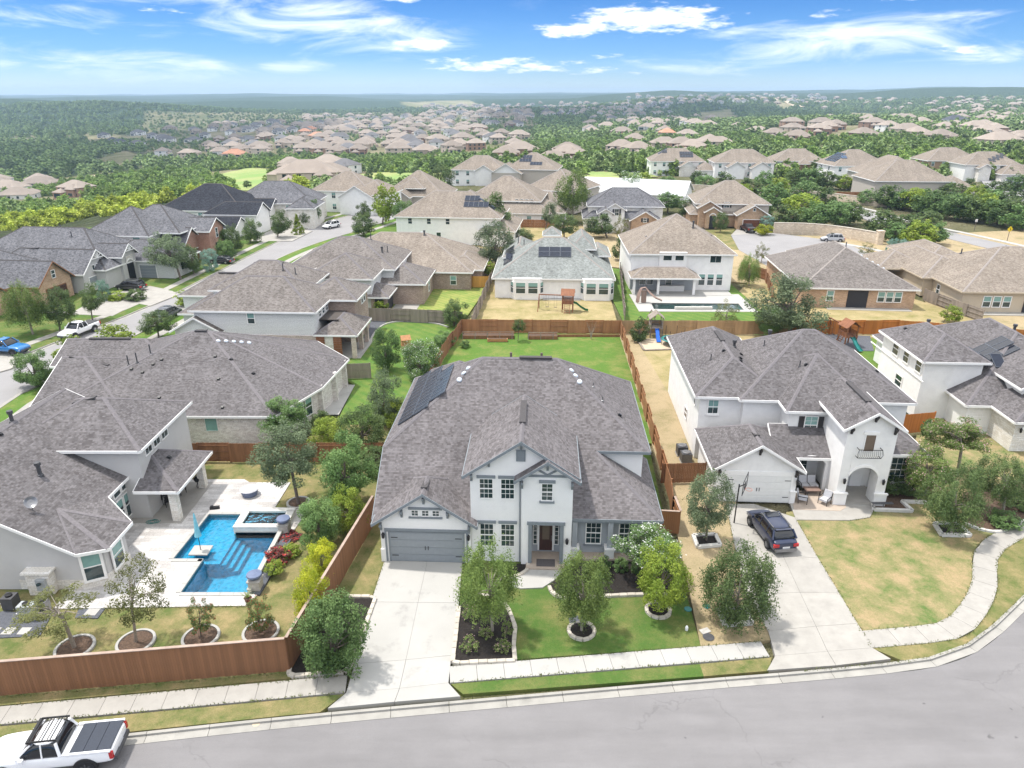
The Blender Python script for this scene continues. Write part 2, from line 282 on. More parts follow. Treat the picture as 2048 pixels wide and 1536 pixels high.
brickish('stone_white', (.64, .60, .53), (.78, .76, .72), (.62, .59, .54), .45, .18, .015, bump=.02, var=.1); brickish('siding', (.70, .70, .69), (.72, .72, .71), (.35, .35, .35), 40, .16, .012, var=.04)
brickish('deck_stone', (.37, .35, .335), (.54, .52, .50), (.33, .315, .30), 1.1, .38, .012, var=.16, bump=.01)
lawn('lawn_lush', (0.086, 0.163, 0.030), (0.232, 0.215, 0.077), .74); lawn('lawn_main', (0.073, 0.133, 0.030), (0.206, 0.185, 0.073), .71, .33); lawn('lawn_mixed', (.085, .145, .038), (.33, .25, .14), .60, .5); lawn('lawn_half', (0.099, 0.129, 0.039), (0.284, 0.224, 0.112), .63, .5)
lawn('lawn_dry', (.165, .155, .065), (.36, .285, .175), .50, .3); lawn('lawn_gold', (.20, .185, .07), (.375, .30, .165), .58, .3); lawn('lawn_bright', (.085, .165, .035), (.15, .20, .05), .66, .5, .35); lawn('lawn_pale', (0.133, 0.219, 0.047), (0.275, 0.284, 0.086), .60, .4, .5)
lawn('turf', (0.086, 0.275, 0.043), (0.112, 0.310, 0.060), .6); lawn('fairway', (0.189, 0.292, 0.086), (0.361, 0.344, 0.155), .68, .02)
leaf('leaf_oak', (.035, .062, .020), (.115, .155, .055)); leaf('leaf_grey', (.06, .085, .045), (.16, .20, .11)); leaf('leaf_elm', (.055, .095, .022), (.165, .215, .06)); leaf('leaf_green', (.05, .095, .03), (.145, .215, .075))
leaf('leaf_yellow', (.13, .17, .012), (.36, .36, .025)); leaf('leaf_lime', (.09, .14, .018), (.24, .29, .045)); leaf('leaf_dark', (.02, .045, .016), (.06, .10, .032)); leaf('leaf_blue', (.08, .14, .11), (.18, .27, .22)); leaf('leaf_olive', (.06, .07, .022), (.15, .155, .055))
leaf('grass_blade', (.19, .215, .08), (.22, .24, .10)); leaf('petal_white', (.75, .75, .72), (.85, .85, .83)); leaf('petal_pink', (.55, .30, .33), (.68, .46, .48)); leaf('petal_red', (.45, .03, .04), (.62, .08, .07)); leaf('leaf_bronze', (.07, .025, .03), (.13, .06, .04))
leaf('wood_far', (.06, .10, .035), (.19, .245, .085), .15, .35); leaf('wood_lime', (.16, .20, .03), (.38, .42, .06), .2, .3); leaf('wood_green', (.08, .13, .03), (.23, .30, .075), .2, .3)
def water(name, tint, rough=.03, bs=2.2, bd=.05):
    m, n = newmat(name); tc = n('ShaderNodeTexCoord')
    nz = n('ShaderNodeTexNoise', {'Vector': tc.outputs['Object'], 'Scale': bs, 'Detail': 4.0, 'Distortion': .6})
    bp = n('ShaderNodeBump', {'Height': nz.outputs[0], 'Distance': bd, 'Strength': .7})
    t = n('ShaderNodeBsdfTransparent', {0: c4(tint)}); g = n('ShaderNodeBsdfGlossy', {0: (1, 1, 1, 1), 'Roughness': rough, 'Normal': bp.outputs[0]})
    fr = n('ShaderNodeFresnel', {0: 1.33, 'Normal': bp.outputs[0]})
    f2 = n('ShaderNodeMath', {0: fr.outputs[0], 1: 1.6}, operation='MULTIPLY', use_clamp=True).outputs[0]
    mx = n('ShaderNodeMixShader', {0: f2, 1: t.outputs[0], 2: g.outputs[0]}); out(n, mx.outputs[0])
water('pool_water', (.42, .80, .92))
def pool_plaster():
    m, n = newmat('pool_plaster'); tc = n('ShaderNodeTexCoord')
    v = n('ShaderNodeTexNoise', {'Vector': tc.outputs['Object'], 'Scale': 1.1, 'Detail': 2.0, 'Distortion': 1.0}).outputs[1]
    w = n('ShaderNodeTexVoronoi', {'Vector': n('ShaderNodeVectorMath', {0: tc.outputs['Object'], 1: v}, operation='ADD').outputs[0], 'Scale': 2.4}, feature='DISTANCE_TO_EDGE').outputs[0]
    c = n('ShaderNodeMapRange', {0: w, 1: 0.0, 2: .25, 3: 1.28, 4: .92}).outputs[0]  # lighter cell edges paint a rippling light net into the plaster colour
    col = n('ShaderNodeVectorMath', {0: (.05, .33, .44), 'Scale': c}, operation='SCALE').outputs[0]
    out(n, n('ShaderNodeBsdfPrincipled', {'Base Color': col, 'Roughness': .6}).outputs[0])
pool_plaster()
def road_mat():
    m, n = newmat('asphalt'); ob = n('ShaderNodeTexCoord').outputs['Object']
    def nz(sc, det, mp=(1, 1, 1)): return n('ShaderNodeTexNoise', {'Vector': n('ShaderNodeMapping', {0: ob, 2: (0, 0, R(-6)), 3: mp}).outputs[0], 'Scale': sc, 'Detail': det, 'Roughness': .65}).outputs[0]
    def mr(v, a, b, c, d): return n('ShaderNodeMapRange', {0: v, 1: a, 2: b, 3: c, 4: d}).outputs[0]
    def mul(a, b): return n('ShaderNodeMath', {0: a, 1: b}, operation='MULTIPLY').outputs[0]
    v = mul(mr(nz(.9, 6.0, (.12, .8, 1)), .35, .65, .91, 1.07), mr(nz(.18, 4.0), .35, .65, .93, 1.06)); v = mul(v, mr(nz(60.0, 2.0), .3, .7, .82, 1.16))
    spot = nz(1.3, 2.0); v = mul(v, mr(spot, .73, .78, 1.0, .62))
    wv = n('ShaderNodeVectorMath', {0: ob, 1: n('ShaderNodeVectorMath', {0: n('ShaderNodeTexNoise', {'Vector': ob, 'Scale': .8, 'Detail': 5.0}).outputs[1], 'Scale': 1.6}, operation='SCALE').outputs[0]}, operation='ADD').outputs[0]
    vd = n('ShaderNodeTexVoronoi', {'Vector': wv, 'Scale': .16}, feature='DISTANCE_TO_EDGE').outputs[0]
    ck = mr(vd, .002, .006, .0, 1.0); gate = mr(nz(.12, 3.0), .5, .56, 1.0, 0.0)
    ck = n('ShaderNodeMath', {0: ck, 1: gate}, operation='MAXIMUM').outputs[0]; v = mul(v, mr(ck, 0, 1, .87, 1.0))
    col = n('ShaderNodeVectorMath', {0: (.198, .191, .192), 'Scale': v}, operation='SCALE').outputs[0]
    b = n('ShaderNodeBsdfPrincipled', {'Base Color': col, 'Roughness': .95, 'Specular IOR Level': .15}); out(n, b.outputs[0])
road_mat()
def terrain_mat():
    m, n = newmat('terrain'); tc = n('ShaderNodeTexCoord'); ob = tc.outputs['Object']
    at = n('ShaderNodeAttribute', attribute_name='veg', attribute_type='GEOMETRY').outputs['Fac']
    a = n('ShaderNodeTexNoise', {'Vector': ob, 'Scale': .012, 'Detail': 12.0, 'Roughness': .72}).outputs[0]
    f = n('ShaderNodeTexNoise', {'Vector': ob, 'Scale': .12, 'Detail': 8.0, 'Roughness': .75}).outputs[0]
    dry = mixc(n, n('ShaderNodeMapRange', {0: a, 1: .38, 2: .6}).outputs[0], (.17, .19, .075, 1), (.38, .33, .21, 1))
    wood = mixc(n, n('ShaderNodeMapRange', {0: f, 1: .35, 2: .65}).outputs[0], (.028, .052, .028, 1), (.085, .12, .055, 1))
    patch = n('ShaderNodeMapRange', {0: a, 1: .66, 2: .72}).outputs[0]
    wood = mixc(n, n('ShaderNodeMath', {0: patch, 1: .7}, operation='MULTIPLY').outputs[0], wood, (.30, .27, .17, 1))
    col = mixc(n, at, dry, wood)
    v = n('ShaderNodeMapRange', {0: f, 1: .3, 2: .7, 3: .75, 4: 1.25}).outputs[0]
    col = n('ShaderNodeVectorMath', {0: col, 'Scale': v}, operation='SCALE').outputs[0]
    b = n('ShaderNodeBsdfPrincipled', {'Base Color': col, 'Roughness': .95, 'Specular IOR Level': .05})
    bp = n('ShaderNodeBump', {'Height': f, 'Distance': 7.0, 'Strength': 1.0}); m.node_tree.links.new(bp.outputs[0], b.inputs['Normal'])
    out(n, b.outputs[0])
terrain_mat()

# ------------------------------------------------------------ mesh helpers
class M:
    def __init__(s): s.v = []; s.f = []; s.uv = []
    def poly(s, pts, uv=None):
        i = len(s.v); s.v += [tuple(p) for p in pts]; s.f.append(tuple(range(i, i + len(pts))))
        if uv is None:
            a = Vector(pts[0]); nrm = (Vector(pts[1]) - a).cross(Vector(pts[2]) - a)
            if nrm.length < 1e-9 and len(pts) > 3: nrm = (Vector(pts[2]) - a).cross(Vector(pts[3]) - a)
            nrm.normalize()
            if abs(nrm.z) > .95: uv = [(p[0], p[1]) for p in pts]
            else:
                h = Vector((-nrm.y, nrm.x, 0)).normalized(); up = nrm.cross(h)
                uv = [(h.dot(Vector(p)), up.dot(Vector(p))) for p in pts]
        s.uv += uv; return s
    def box(s, x0, y0, z0, x1, y1, z1, bottom=True):
        if x0 > x1: x0, x1 = x1, x0
        if y0 > y1: y0, y1 = y1, y0
        if z0 > z1: z0, z1 = z1, z0
        a, b, c, d = (x0, y0), (x1, y0), (x1, y1), (x0, y1)
        L = [a, b, c, d]
        for k in range(4):
            p, q = L[k], L[(k + 1) % 4]
            s.poly([(p[0], p[1], z0), (q[0], q[1], z0), (q[0], q[1], z1), (p[0], p[1], z1)])
        s.poly([(p[0], p[1], z1) for p in L])
        if bottom: s.poly([(p[0], p[1], z0) for p in reversed(L)])
        return s
    def bar(s, p, q, w, h=None, up=(0, 0, 1)):
        """square bar from p to q"""
        h = h or w; p = Vector(p); q = Vector(q); d = (q - p).normalized(); u = Vector(up)
        if abs(d.dot(u)) > .95: u = Vector((0, 1, 0))
        a = d.cross(u).normalized() * w / 2; b = a.cross(d).normalized() * h / 2
        R1 = [p + a + b, p - a + b, p - a - b, p + a - b]; R2 = [q + a + b, q - a + b, q - a - b, q + a - b]
        for k in range(4): s.poly([R1[k], R1[(k + 1) % 4], R2[(k + 1) % 4], R2[k]])
        s.poly(R1[::-1]); s.poly(R2); return s
    def tube(s, pts, rad, n=8, cap=True):
        pts = [Vector(p) for p in pts]; rad = rad if isinstance(rad, (list, tuple)) else [rad] * len(pts)
        rings = []
        for i, p in enumerate(pts):
            d = (pts[min(i + 1, len(pts) - 1)] - pts[max(i - 1, 0)]).normalized()
            u = Vector((1, 0, 0)) if abs(d.z) > .9 else Vector((0, 0, 1))
            a = d.cross(u).normalized(); b = a.cross(d)
            rings.append([p + (a * math.cos(t * 2 * math.pi / n) + b * math.sin(t * 2 * math.pi / n)) * rad[i] for t in range(n)])
        for i in range(len(rings) - 1):
            for k in range(n): s.poly([rings[i][k], rings[i + 1][k], rings[i + 1][(k + 1) % n], rings[i][(k + 1) % n]])
        if cap:
            s.poly(rings[0]); s.poly(rings[-1][::-1])
        return s
    def prism(s, pts, z0, z1, holes=(), bottom=False):
        loops = [[Vector((p[0], p[1], 0)) for p in pts]] + [[Vector((p[0], p[1], 0)) for p in h] for h in holes]
        flat = [p for l in loops for p in l]
        for t in tessellate_polygon(loops):
            a, b, c = [flat[i] for i in t]
            if (b - a).cross(c - a).z < 0: b, c = c, b
            s.poly([(a.x, a.y, z1), (b.x, b.y, z1), (c.x, c.y, z1)])
            if bottom: s.poly([(c.x, c.y, z0), (b.x, b.y, z0), (a.x, a.y, z0)])
        for li, l in enumerate(loops):
            ar = sum(l[i].x * l[(i + 1) % len(l)].y - l[(i + 1) % len(l)].x * l[i].y for i in range(len(l)))
            if (ar < 0) != (li > 0): l = l[::-1]
            for i in range(len(l)):
                p, q = l[i], l[(i + 1) % len(l)]
                s.poly([(p.x, p.y, z0), (q.x, q.y, z0), (q.x, q.y, z1), (p.x, p.y, z1)])
        return s
    def lathe(s, prof, n=16, c=(0, 0)):
        for i in range(len(prof) - 1):
            (r0, z0), (r1, z1) = prof[i], prof[i + 1]
            for k in range(n):
                a, b = 2 * math.pi * k / n, 2 * math.pi * (k + 1) / n
                q = [(c[0] + r0 * math.cos(a), c[1] + r0 * math.sin(a), z0), (c[0] + r0 * math.cos(b), c[1] + r0 * math.sin(b), z0),
                     (c[0] + r1 * math.cos(b), c[1] + r1 * math.sin(b), z1), (c[0] + r1 * math.cos(a), c[1] + r1 * math.sin(a), z1)]
                if r0 < 1e-4: q = [q[0], q[2], q[3]]
                elif r1 < 1e-4: q = [q[0], q[1], q[2]]
                s.poly(q)
        return s
    def mesh(s, name, mat, smooth=False, weld=False):
        me = bpy.data.meshes.new(name); me.from_pydata(s.v, [], s.f)
        uvl = me.uv_layers.new(name='UVMap'); uvl.data.foreach_set('uv', [c for p in s.uv for c in p])
        if mat: me.materials.append(MATS[mat])
        if weld:
            bm = bmesh.new(); bm.from_mesh(me); bmesh.ops.remove_doubles(bm, verts=bm.verts, dist=1e-4); bm.to_mesh(me); bm.free()
        if smooth: me.polygons.foreach_set('use_smooth', [True] * len(me.polygons))
        me.update(); return me
    def obj(s, name, mat, parent=None, loc=(0, 0, 0), rz=0.0, **kw):
        return link(s.mesh(name, mat, **kw), name, parent, loc, rz)
def link(me, name, parent=None, loc=(0, 0, 0), rz=0.0, sc=None):
    o = bpy.data.objects.new(name, me); COL.objects.link(o); o.parent = parent; o.location = loc; o.rotation_euler = (0, 0, rz)
    if sc: o.scale = sc
    return o
def tag(o, label, cat, group=None, kind=None):
    if label: o['label'] = label
    if cat: o['category'] = cat
    if group: o['group'] = group
    if kind: o['kind'] = kind
    return o
def thing(name, label, cat, loc=(0, 0, 0), rz=0.0, group=None):
    return tag(link(None, name, None, loc, rz), label, cat, group)
def struct(o): o['kind'] = 'structure'; return o
def stuff(o): o['kind'] = 'stuff'; return o
def PP(l, z=0.0): return [P(a, b, z) for a, b in l]
def offset_line(pts, d):
    r = []
    for i, p in enumerate(pts):
        a = pts[max(i - 1, 0)]; b = pts[min(i + 1, len(pts) - 1)]
        t = Vector((b[0] - a[0], b[1] - a[1])).normalized(); r.append((p[0] - t.y * d, p[1] + t.x * d))
    return r
def resample(pts, step, closed=False):
    pts = [Vector((p[0], p[1])) for p in pts]
    if closed: pts.append(pts[0])
    L = [0]
    for a, b in zip(pts, pts[1:]): L.append(L[-1] + (b - a).length)
    n = max(1, round(L[-1] / step)); r = []
    for k in range(n + 1):
        s = L[-1] * k / n; i = max(0, min(len(pts) - 2, int(np.searchsorted(L, s)) - 1)); f = (s - L[i]) / max(1e-6, L[i + 1] - L[i])
        q = pts[i].lerp(pts[i + 1], f); r.append((q.x, q.y))
    return r
def smooth_line(pts, n=6):
    pts = [Vector((p[0], p[1])) for p in pts]; r = []
    for i in range(len(pts) - 1):
        p0 = pts[max(i - 1, 0)]; p1 = pts[i]; p2 = pts[i + 1]; p3 = pts[min(i + 2, len(pts) - 1)]
        for k in range(n):
            t = k / n; q = .5 * ((2 * p1) + (p2 - p0) * t + (2 * p0 - 5 * p1 + 4 * p2 - p3) * t * t + (3 * p1 - p0 - 3 * p2 + p3) * t ** 3); r.append((q.x, q.y))
    r.append((pts[-1].x, pts[-1].y)); return r
def ribbon(m, pts, d0, d1, z0, z1):
    A = offset_line(pts, d0); B = offset_line(pts, d1)
    for i in range(len(pts) - 1):
        q = [A[i], A[i + 1], B[i + 1], B[i]]
        if (q[1][0] - q[0][0]) * (q[2][1] - q[0][1]) - (q[1][1] - q[0][1]) * (q[2][0] - q[0][0]) < 0: q = q[::-1]
        m.prism(q, z0, z1)
    return m

# ------------------------------------------------------------ house kit
CACHE = {}
SIDE = {'f': 0.0, 'b': math.pi, 'l': -math.pi / 2, 'r': math.pi / 2}
def window_meshes(w, h, cols, rows, blind, border, hung):
    key = ('win', round(w, 2), round(h, 2), cols, rows, blind, border, hung)
    if key in CACHE: return CACHE[key]
    fr = M(); b = border
    fr.box(-w / 2 - b, -.06, -h / 2 - b, -w / 2, .02, h / 2 + b); fr.box(w / 2, -.06, -h / 2 - b, w / 2 + b, .02, h / 2 + b)
    fr.box(-w / 2, -.06, h / 2, w / 2, .02, h / 2 + b); fr.box(-w / 2, -.06, -h / 2 - b, w / 2, .02, -h / 2)
    if hung: fr.box(-w / 2, -.045, -.035, w / 2, -.005, .035)
    for i in range(1, cols): x = -w / 2 + w * i / cols; fr.box(x - .012, -.035, -h / 2, x + .012, -.008, h / 2)
    for i in range(1, rows):
        z = -h / 2 + h * i / rows
        if not (hung and abs(z) < .05): fr.box(-w / 2, -.033, z - .012, w / 2, -.009, z + .012)
    zb = h / 2 - h * blind
    gl = M().box(-w / 2, -.012, -h / 2, w / 2, .01, zb)
    bl = M().box(-w / 2, -.014, zb, w / 2, .01, h / 2) if blind else None
    CACHE[key] = (fr, gl, bl, {}); return CACHE[key]
def cmesh(key, mk, name, mat):
    k = (key, mat)
    if k not in CACHE: CACHE[k] = mk().mesh(name, mat)
    return CACHE[k]
class House:
    def __init__(s, label, pos, rot=0.0, wall='white_stucco', roof='roof_violet', trim='white_trim', cap='cap_shingle', p=.6, name='house', z=0.0, group=None, ov=.45):
        s.root = thing(name, label, 'house', (pos[0], pos[1], z), R(rot), group)
        s.wall, s.roof, s.trim, s.cap, s.p, s.ov = wall, roof, trim, cap, p, ov
        s.k = 0; s.j = 0; s.pl = []
    def add(s, m, name, mat, **k): return m.obj(name, mat, s.root, **k)
    def box(s, u0, v0, z0, u1, v1, z1, mat=None, name='wall'):
        s.j += 1; e = .0017 * (s.j % 9)
        return s.add(M().box(u0 + e, v0 + e, z0, u1 - e, v1 - e, z1), name, mat or s.wall)
    def roofpolys(s, polys, th=.14, fascia=.2, noedge=(), mat=None, cap=True):
        s.k += 1; e = .006 * (s.k % 10)
        polys = [[(a, b, c + e) for a, b, c in q] for q in polys]
        fixed = []
        for q in polys:
            A = Vector((0, 0, 0))
            for i in range(len(q)):
                a, b = Vector(q[i]), Vector(q[(i + 1) % len(q)]); A += a.cross(b)
            fixed.append(q if A.z > 0 else q[::-1])
        polys = fixed
        m = M(); key = lambda p: (round(p[0], 2), round(p[1], 2), round(p[2], 2)); edges = {}
        for qi, q in enumerate(polys):
            A = Vector((0, 0, 0))
            for i in range(len(q)): A += Vector(q[i]).cross(Vector(q[(i + 1) % len(q)]))
            nr = A.normalized(); h = Vector((-nr.y, nr.x, 0)).normalized(); up = nr.cross(h)
            uvf = lambda p: (h.dot(Vector(p)) , up.dot(Vector(p)))
            s.pl.append((q, nr))
            if len(q) > 4:
                for t in tessellate_polygon([[Vector((p[0], p[1], 0)) for p in q]]):
                    t3 = [q[i] for i in t]
                    if (Vector(t3[1]) - Vector(t3[0])).cross(Vector(t3[2]) - Vector(t3[0])).z < 0: t3 = t3[::-1]
                    m.poly(t3, [uvf(p) for p in t3]); m.poly([(p[0], p[1], p[2] - th) for p in t3[::-1]], [uvf(p) for p in t3[::-1]])
            else:
                m.poly(q, [uvf(p) for p in q]); m.poly([(p[0], p[1], p[2] - th) for p in q[::-1]], [uvf(p) for p in q[::-1]])
            for i in range(len(q)):
                a, b = q[i], q[(i + 1) % len(q)]
                edges.setdefault(frozenset((key(a), key(b))), []).append((a, b, nr))
        fa = M(); cp = M(); nf = nc = 0
        for ek, l in edges.items():
            a, b, nr = l[0]; va, vb = Vector(a), Vector(b); d = (vb - va)
            if d.length < .05: continue
            if len(l) == 1:
                if any(abs(va.x - x) < .02 and abs(vb.x - x) < .02 for x in [t[1] for t in noedge if t[0] == 'u']) or any(abs(va.y - x) < .02 and abs(vb.y - x) < .02 for x in [t[1] for t in noedge if t[0] == 'v']): continue
                o = Vector((d.y, -d.x, 0)).normalized() * .05
                T_, B_ = Vector((0, 0, .012)), Vector((0, 0, -fascia)); e1 = d.normalized() * 0
                p1, p2, p3, p4 = va + T_, vb + T_, vb + T_ + o, va + T_ + o; q1, q2, q3, q4 = va + B_, vb + B_, vb + B_ + o, va + B_ + o
                for f in ((p1, p4, p3, p2), (p4, q4, q3, p3), (q1, q2, q3, q4), (p1, q1, q4, p4), (p2, p3, q3, q2), (p1, p2, q2, q1)): fa.poly(f)
                nf += 1
            elif cap:
                n2 = l[1][2]; side = Vector((-d.y, d.x, 0)).normalized()
                mid1 = nr; 
                if (nr.xy - n2.xy).dot((Vector(sum((Vector(p) for p in [a, b]), Vector())) * 0).xy) != 0: pass
                # convex when the two normals point away from each other across the edge
                def drop(nrm, sd): return -(nrm.x * sd.x + nrm.y * sd.y) / nrm.z
                w = .15
                s1 = side if drop(nr, side) < 0 else -side; s2 = -s1
                if drop(n2, s2) >= 0: continue
                for sd, nn in ((s1, nr), (s2, n2)):
                    z_ = drop(nn, sd * w) + .022; q_ = [va + Vector((0, 0, .045)), vb + Vector((0, 0, .045)), vb + sd * w + Vector((0, 0, z_)), va + sd * w + Vector((0, 0, z_))]
                    if (q_[1] - q_[0]).cross(q_[2] - q_[0]).z < 0: q_ = q_[::-1]
                    cp.poly(q_)
                nc += 1
        s.add(m, 'roof', mat or s.roof)
        if nf and fascia > .02: s.add(fa, 'fascia', s.trim)
        if nc: s.add(cp, 'ridge_cap', s.cap)
    def wing(s, u0, v0, u1, v1, ze, ends='hh', dir=None, p=None, z0=0.0, wall=None, walls=True, gmat=None, ov=None, fo=None, trimw=.2, noedge=(), roof=None):
        p = p or s.p; ov = s.ov if ov is None else ov; fo = ov if fo is None else fo
        dir = dir or ('u' if (u1 - u0) >= (v1 - v0) else 'v')
        if dir == 'u': a0, a1, b0, b1 = u0, u1, v0, v1
        else: a0, a1, b0, b1 = v0, v1, u0, u1
        A0, A1, B0, B1 = a0 - (fo if ends[0] == 'g' else ov), a1 + (fo if ends[1] == 'g' else ov), b0 - ov, b1 + ov
        c = (lambda a, b, z: (a, b, z)) if dir == 'u' else (lambda a, b, z: (b, a, z))
        hf = (B1 - B0) / 2; zr = ze + hf * p; bm = (B0 + B1) / 2
        ra = A0 + (hf if ends[0] == 'h' else 0); rb = A1 - (hf if ends[1] == 'h' else 0)
        if rb < ra: mm = (ra + rb) / 2; zr = ze + p * hf; ra = rb = mm
        polys = []
        if rb - ra < .03:
            ap = c(ra, bm, zr); polys = [[c(A0, B0, ze), c(A1, B0, ze), ap], [c(A1, B0, ze), c(A1, B1, ze), ap], [c(A1, B1, ze), c(A0, B1, ze), ap], [c(A0, B1, ze), c(A0, B0, ze), ap]]
        else:
            L_, R_ = c(ra, bm, zr), c(rb, bm, zr)
            polys = [[c(A0, B0, ze), c(A1, B0, ze), R_, L_], [c(A1, B1, ze), c(A0, B1, ze), L_, R_]]
            if ends[0] == 'h': polys.append([c(A0, B1, ze), c(A0, B0, ze), L_])
            if ends[1] == 'h': polys.append([c(A1, B0, ze), c(A1, B1, ze), R_])
        s.roofpolys(polys, noedge=noedge, fascia=trimw, mat=roof)
        zt = ze + ov * p - .06
        if walls:
            s.box(u0, v0, z0, u1, v1, zt, wall)
        s.j += 1; ee = .0017 * (s.j % 9)
        for k in (0, 1):
            if ends[k] == 'g':
                a = (a0 + ee) if k == 0 else (a1 - ee); g = M(); zz = zr - .1
                tri = [c(a, b0 + .01, zt - .02), c(a, b1 - .01, zt - .02), c(a, bm, zz)]
                tin = [c(a + (.12 if k == 0 else -.12), b0 + .01, zt - .02), c(a + (.12 if k == 0 else -.12), b1 - .01, zt - .02), c(a + (.12 if k == 0 else -.12), bm, zz)]
                nv = (Vector(tri[1]) - Vector(tri[0])).cross(Vector(tri[2]) - Vector(tri[0])); want = Vector(c(-1 if k == 0 else 1, 0, 0))
                if nv.dot(want) < 0: tri = [tri[1], tri[0], tri[2]]
                g.poly(tri); g.poly(tin); s.add(g, 'gable_wall', gmat or wall or s.wall)
        return zr
    def rz(s, u, v):
        best = (-9, Vector((0, 0, 1)))
        for q, nr in s.pl:
            ins = False; j = len(q) - 1
            for i in range(len(q)):
                if (q[i][1] > v) != (q[j][1] > v) and u < (q[j][0] - q[i][0]) * (v - q[i][1]) / (q[j][1] - q[i][1] + 1e-9) + q[i][0]: ins = not ins
                j = i
            if ins:
                z = q[0][2] - (nr.x * (u - q[0][0]) + nr.y * (v - q[0][1])) / nr.z
                if z > best[0]: best = (z, nr)
        return best
    def onroof(s, mesh, name, u, v, lift=0.0, tilt=True, rz=0.0):
        z, nr = s.rz(u, v); o = link(mesh, name, s.root, (u, v, z + lift))
        if tilt:
            x = Vector((nr.y, -nr.x, 0)); x = Vector((-nr.y, nr.x, 0)).normalized() if x.length > .01 else Vector((1, 0, 0)); y = nr.cross(x)
            mt = Matrix((x, y, nr)).transposed() @ Matrix.Rotation(rz, 3, 'Z'); o.rotation_euler = mt.to_euler()
        return o
    def pipes(s, l, r=.05, h=.55, mat='dark_metal'):
        for (u, v) in l:
            me = cmesh(('pipe', r, h), lambda: M().lathe([(r * 2.4, -.05), (r * 2.2, .06), (r, .09), (r, h), (0, h)], 10), 'roof_pipe', mat); s.onroof(me, 'roof_pipe', u, v, 0, False)
    def flues(s, l, h=.8):
        for (u, v) in l:
            me = cmesh(('flue', h), lambda: M().lathe([(.22, -.1), (.2, .08), (.13, .12), (.13, h - .25), (.2, h - .22), (.2, h), (0, h + .04)], 12), 'chimney_flue', 'dark_metal'); s.onroof(me, 'chimney_flue', u, v, 0, False)
    def turtle(s, l, mat='black_metal'):
        for (u, v) in l:
            me = cmesh('turtle', lambda: M().box(-.16, -.2, 0, .16, .12, .03).box(-.11, -.16, .03, .11, .06, .13), 'roof_vent', mat); s.onroof(me, 'roof_vent', u, v, .01)
    def tubes(s, l):
        for (u, v) in l:
            me = cmesh('skydome', lambda: M().lathe([(.21, 0), (.21, .06), (.17, .12), (.09, .15), (0, .16)], 14), 'sun_tunnel', 'dome_glass'); s.onroof(me, 'sun_tunnel', u, v, .0)
    def ridgevent(s, u0, v0, u1, v1):
        z0, z1 = s.rz(u0, v0)[0], s.rz(u1, v1)[0]; m = M().bar((u0, v0, z0 + .05), (u1, v1, z1 + .05), .42, .1); s.add(m, 'ridge_vent', 'cap_shingle_dark')
    def solar(s, l, w=1.0, h=1.65, mat='solar_cell', cells=(6, 10)):
        def mk():
            return M().box(-w / 2, -h / 2, .06, w / 2, h / 2, .1)
        def mk2():
            m = M(); t = .03
            m.box(-w / 2 - .01, -h / 2, .02, -w / 2 + t, h / 2, .115); m.box(w / 2 - t, -h / 2, .02, w / 2 + .01, h / 2, .115)
            m.box(-w / 2 + t, -h / 2 - .01, .02, w / 2 - t, -h / 2 + t, .115); m.box(-w / 2 + t, h / 2 - t, .02, w / 2 - t, h / 2 + .01, .115)
            return m
        a = cmesh(('sol', w, h), mk, 'solar_panel', mat); b = cmesh(('solf', w, h), mk2, 'panel_frame', 'cell_frame')
        for q in l:
            o = s.onroof(a, 'solar_panel', q[0], q[1], .03, rz=q[2] if len(q) > 2 else 0.0); link(b, 'panel_frame', o)
    def win(s, side, a, z, w, h, plane, cols=2, rows=4, blind=.0, border=.07, hung=True, head=None, sill=None, trim=None, bmat='blind', shut=None):
        fr, gl, bl, ch = window_meshes(w, h, cols, rows, blind, border, hung); tm = trim or 'white_trim'
        if tm not in ch: ch[tm] = fr.mesh('window', tm)
        if 'g' not in ch: ch['g'] = gl.mesh('pane', 'glass')
        loc = (a, plane, z) if side in 'fb' else (plane, a, z)
        o = link(ch[tm], 'window', s.root, loc, SIDE[side]); link(ch['g'], 'pane', o)
        if bl:
            if bmat not in ch: ch[bmat] = bl.mesh('blind', bmat)
            link(ch[bmat], 'blind', o)
        if head: link(cmesh(('head', round(w, 2), round(h, 2)), lambda: M().box(-w / 2 - .2, -.09, h / 2 + border, w / 2 + .2, .02, h / 2 + border + .2), 'lintel', head), 'lintel', o)
        if sill: link(cmesh(('sill', round(w, 2), round(h, 2)), lambda: M().box(-w / 2 - .16, -.11, -h / 2 - border - .14, w / 2 + .16, .02, -h / 2 - border), 'sill', sill), 'sill', o)
        if shut:
            sw = .42
            me = cmesh(('shut', round(h, 2)), lambda: _shut(sw, h), 'shutter', shut)
            for sg in (-1, 1): link(me, 'shutter', o, (sg * (w / 2 + border + sw / 2 + .02), 0, 0))
        return o
    def gdoor(s, side, a, z0, w, h, plane, rows=4, mat='garage_white', hard='black_metal', cols=4):
        loc = (a, plane, z0) if side in 'fb' else (plane, a, z0)
        fr = cmesh(('gdf', w, h), lambda: M().box(-w / 2 - .12, -.05, 0, -w / 2, .02, h + .12).box(w / 2, -.05, 0, w / 2 + .12, .02, h + .12).box(-w / 2, -.05, h, w / 2, .02, h + .12), 'garage_door', s.trim)
        o = link(fr, 'garage_door', s.root, loc, SIDE[side]); ph = h / rows
        def mk():
            m = M().box(-w / 2, -.02, .01, w / 2, .015, ph - .012); c = cols * 2; cw = w / c
            for i in range(c): m.box(-w / 2 + cw * i + .06, -.032, .07, -w / 2 + cw * (i + 1) - .06, -.018, ph - .08)
            return m
        me = cmesh(('gdp', w, h, rows), mk, 'panel', mat)
        for i in range(rows): link(me, 'panel', o, (0, 0, ph * i))
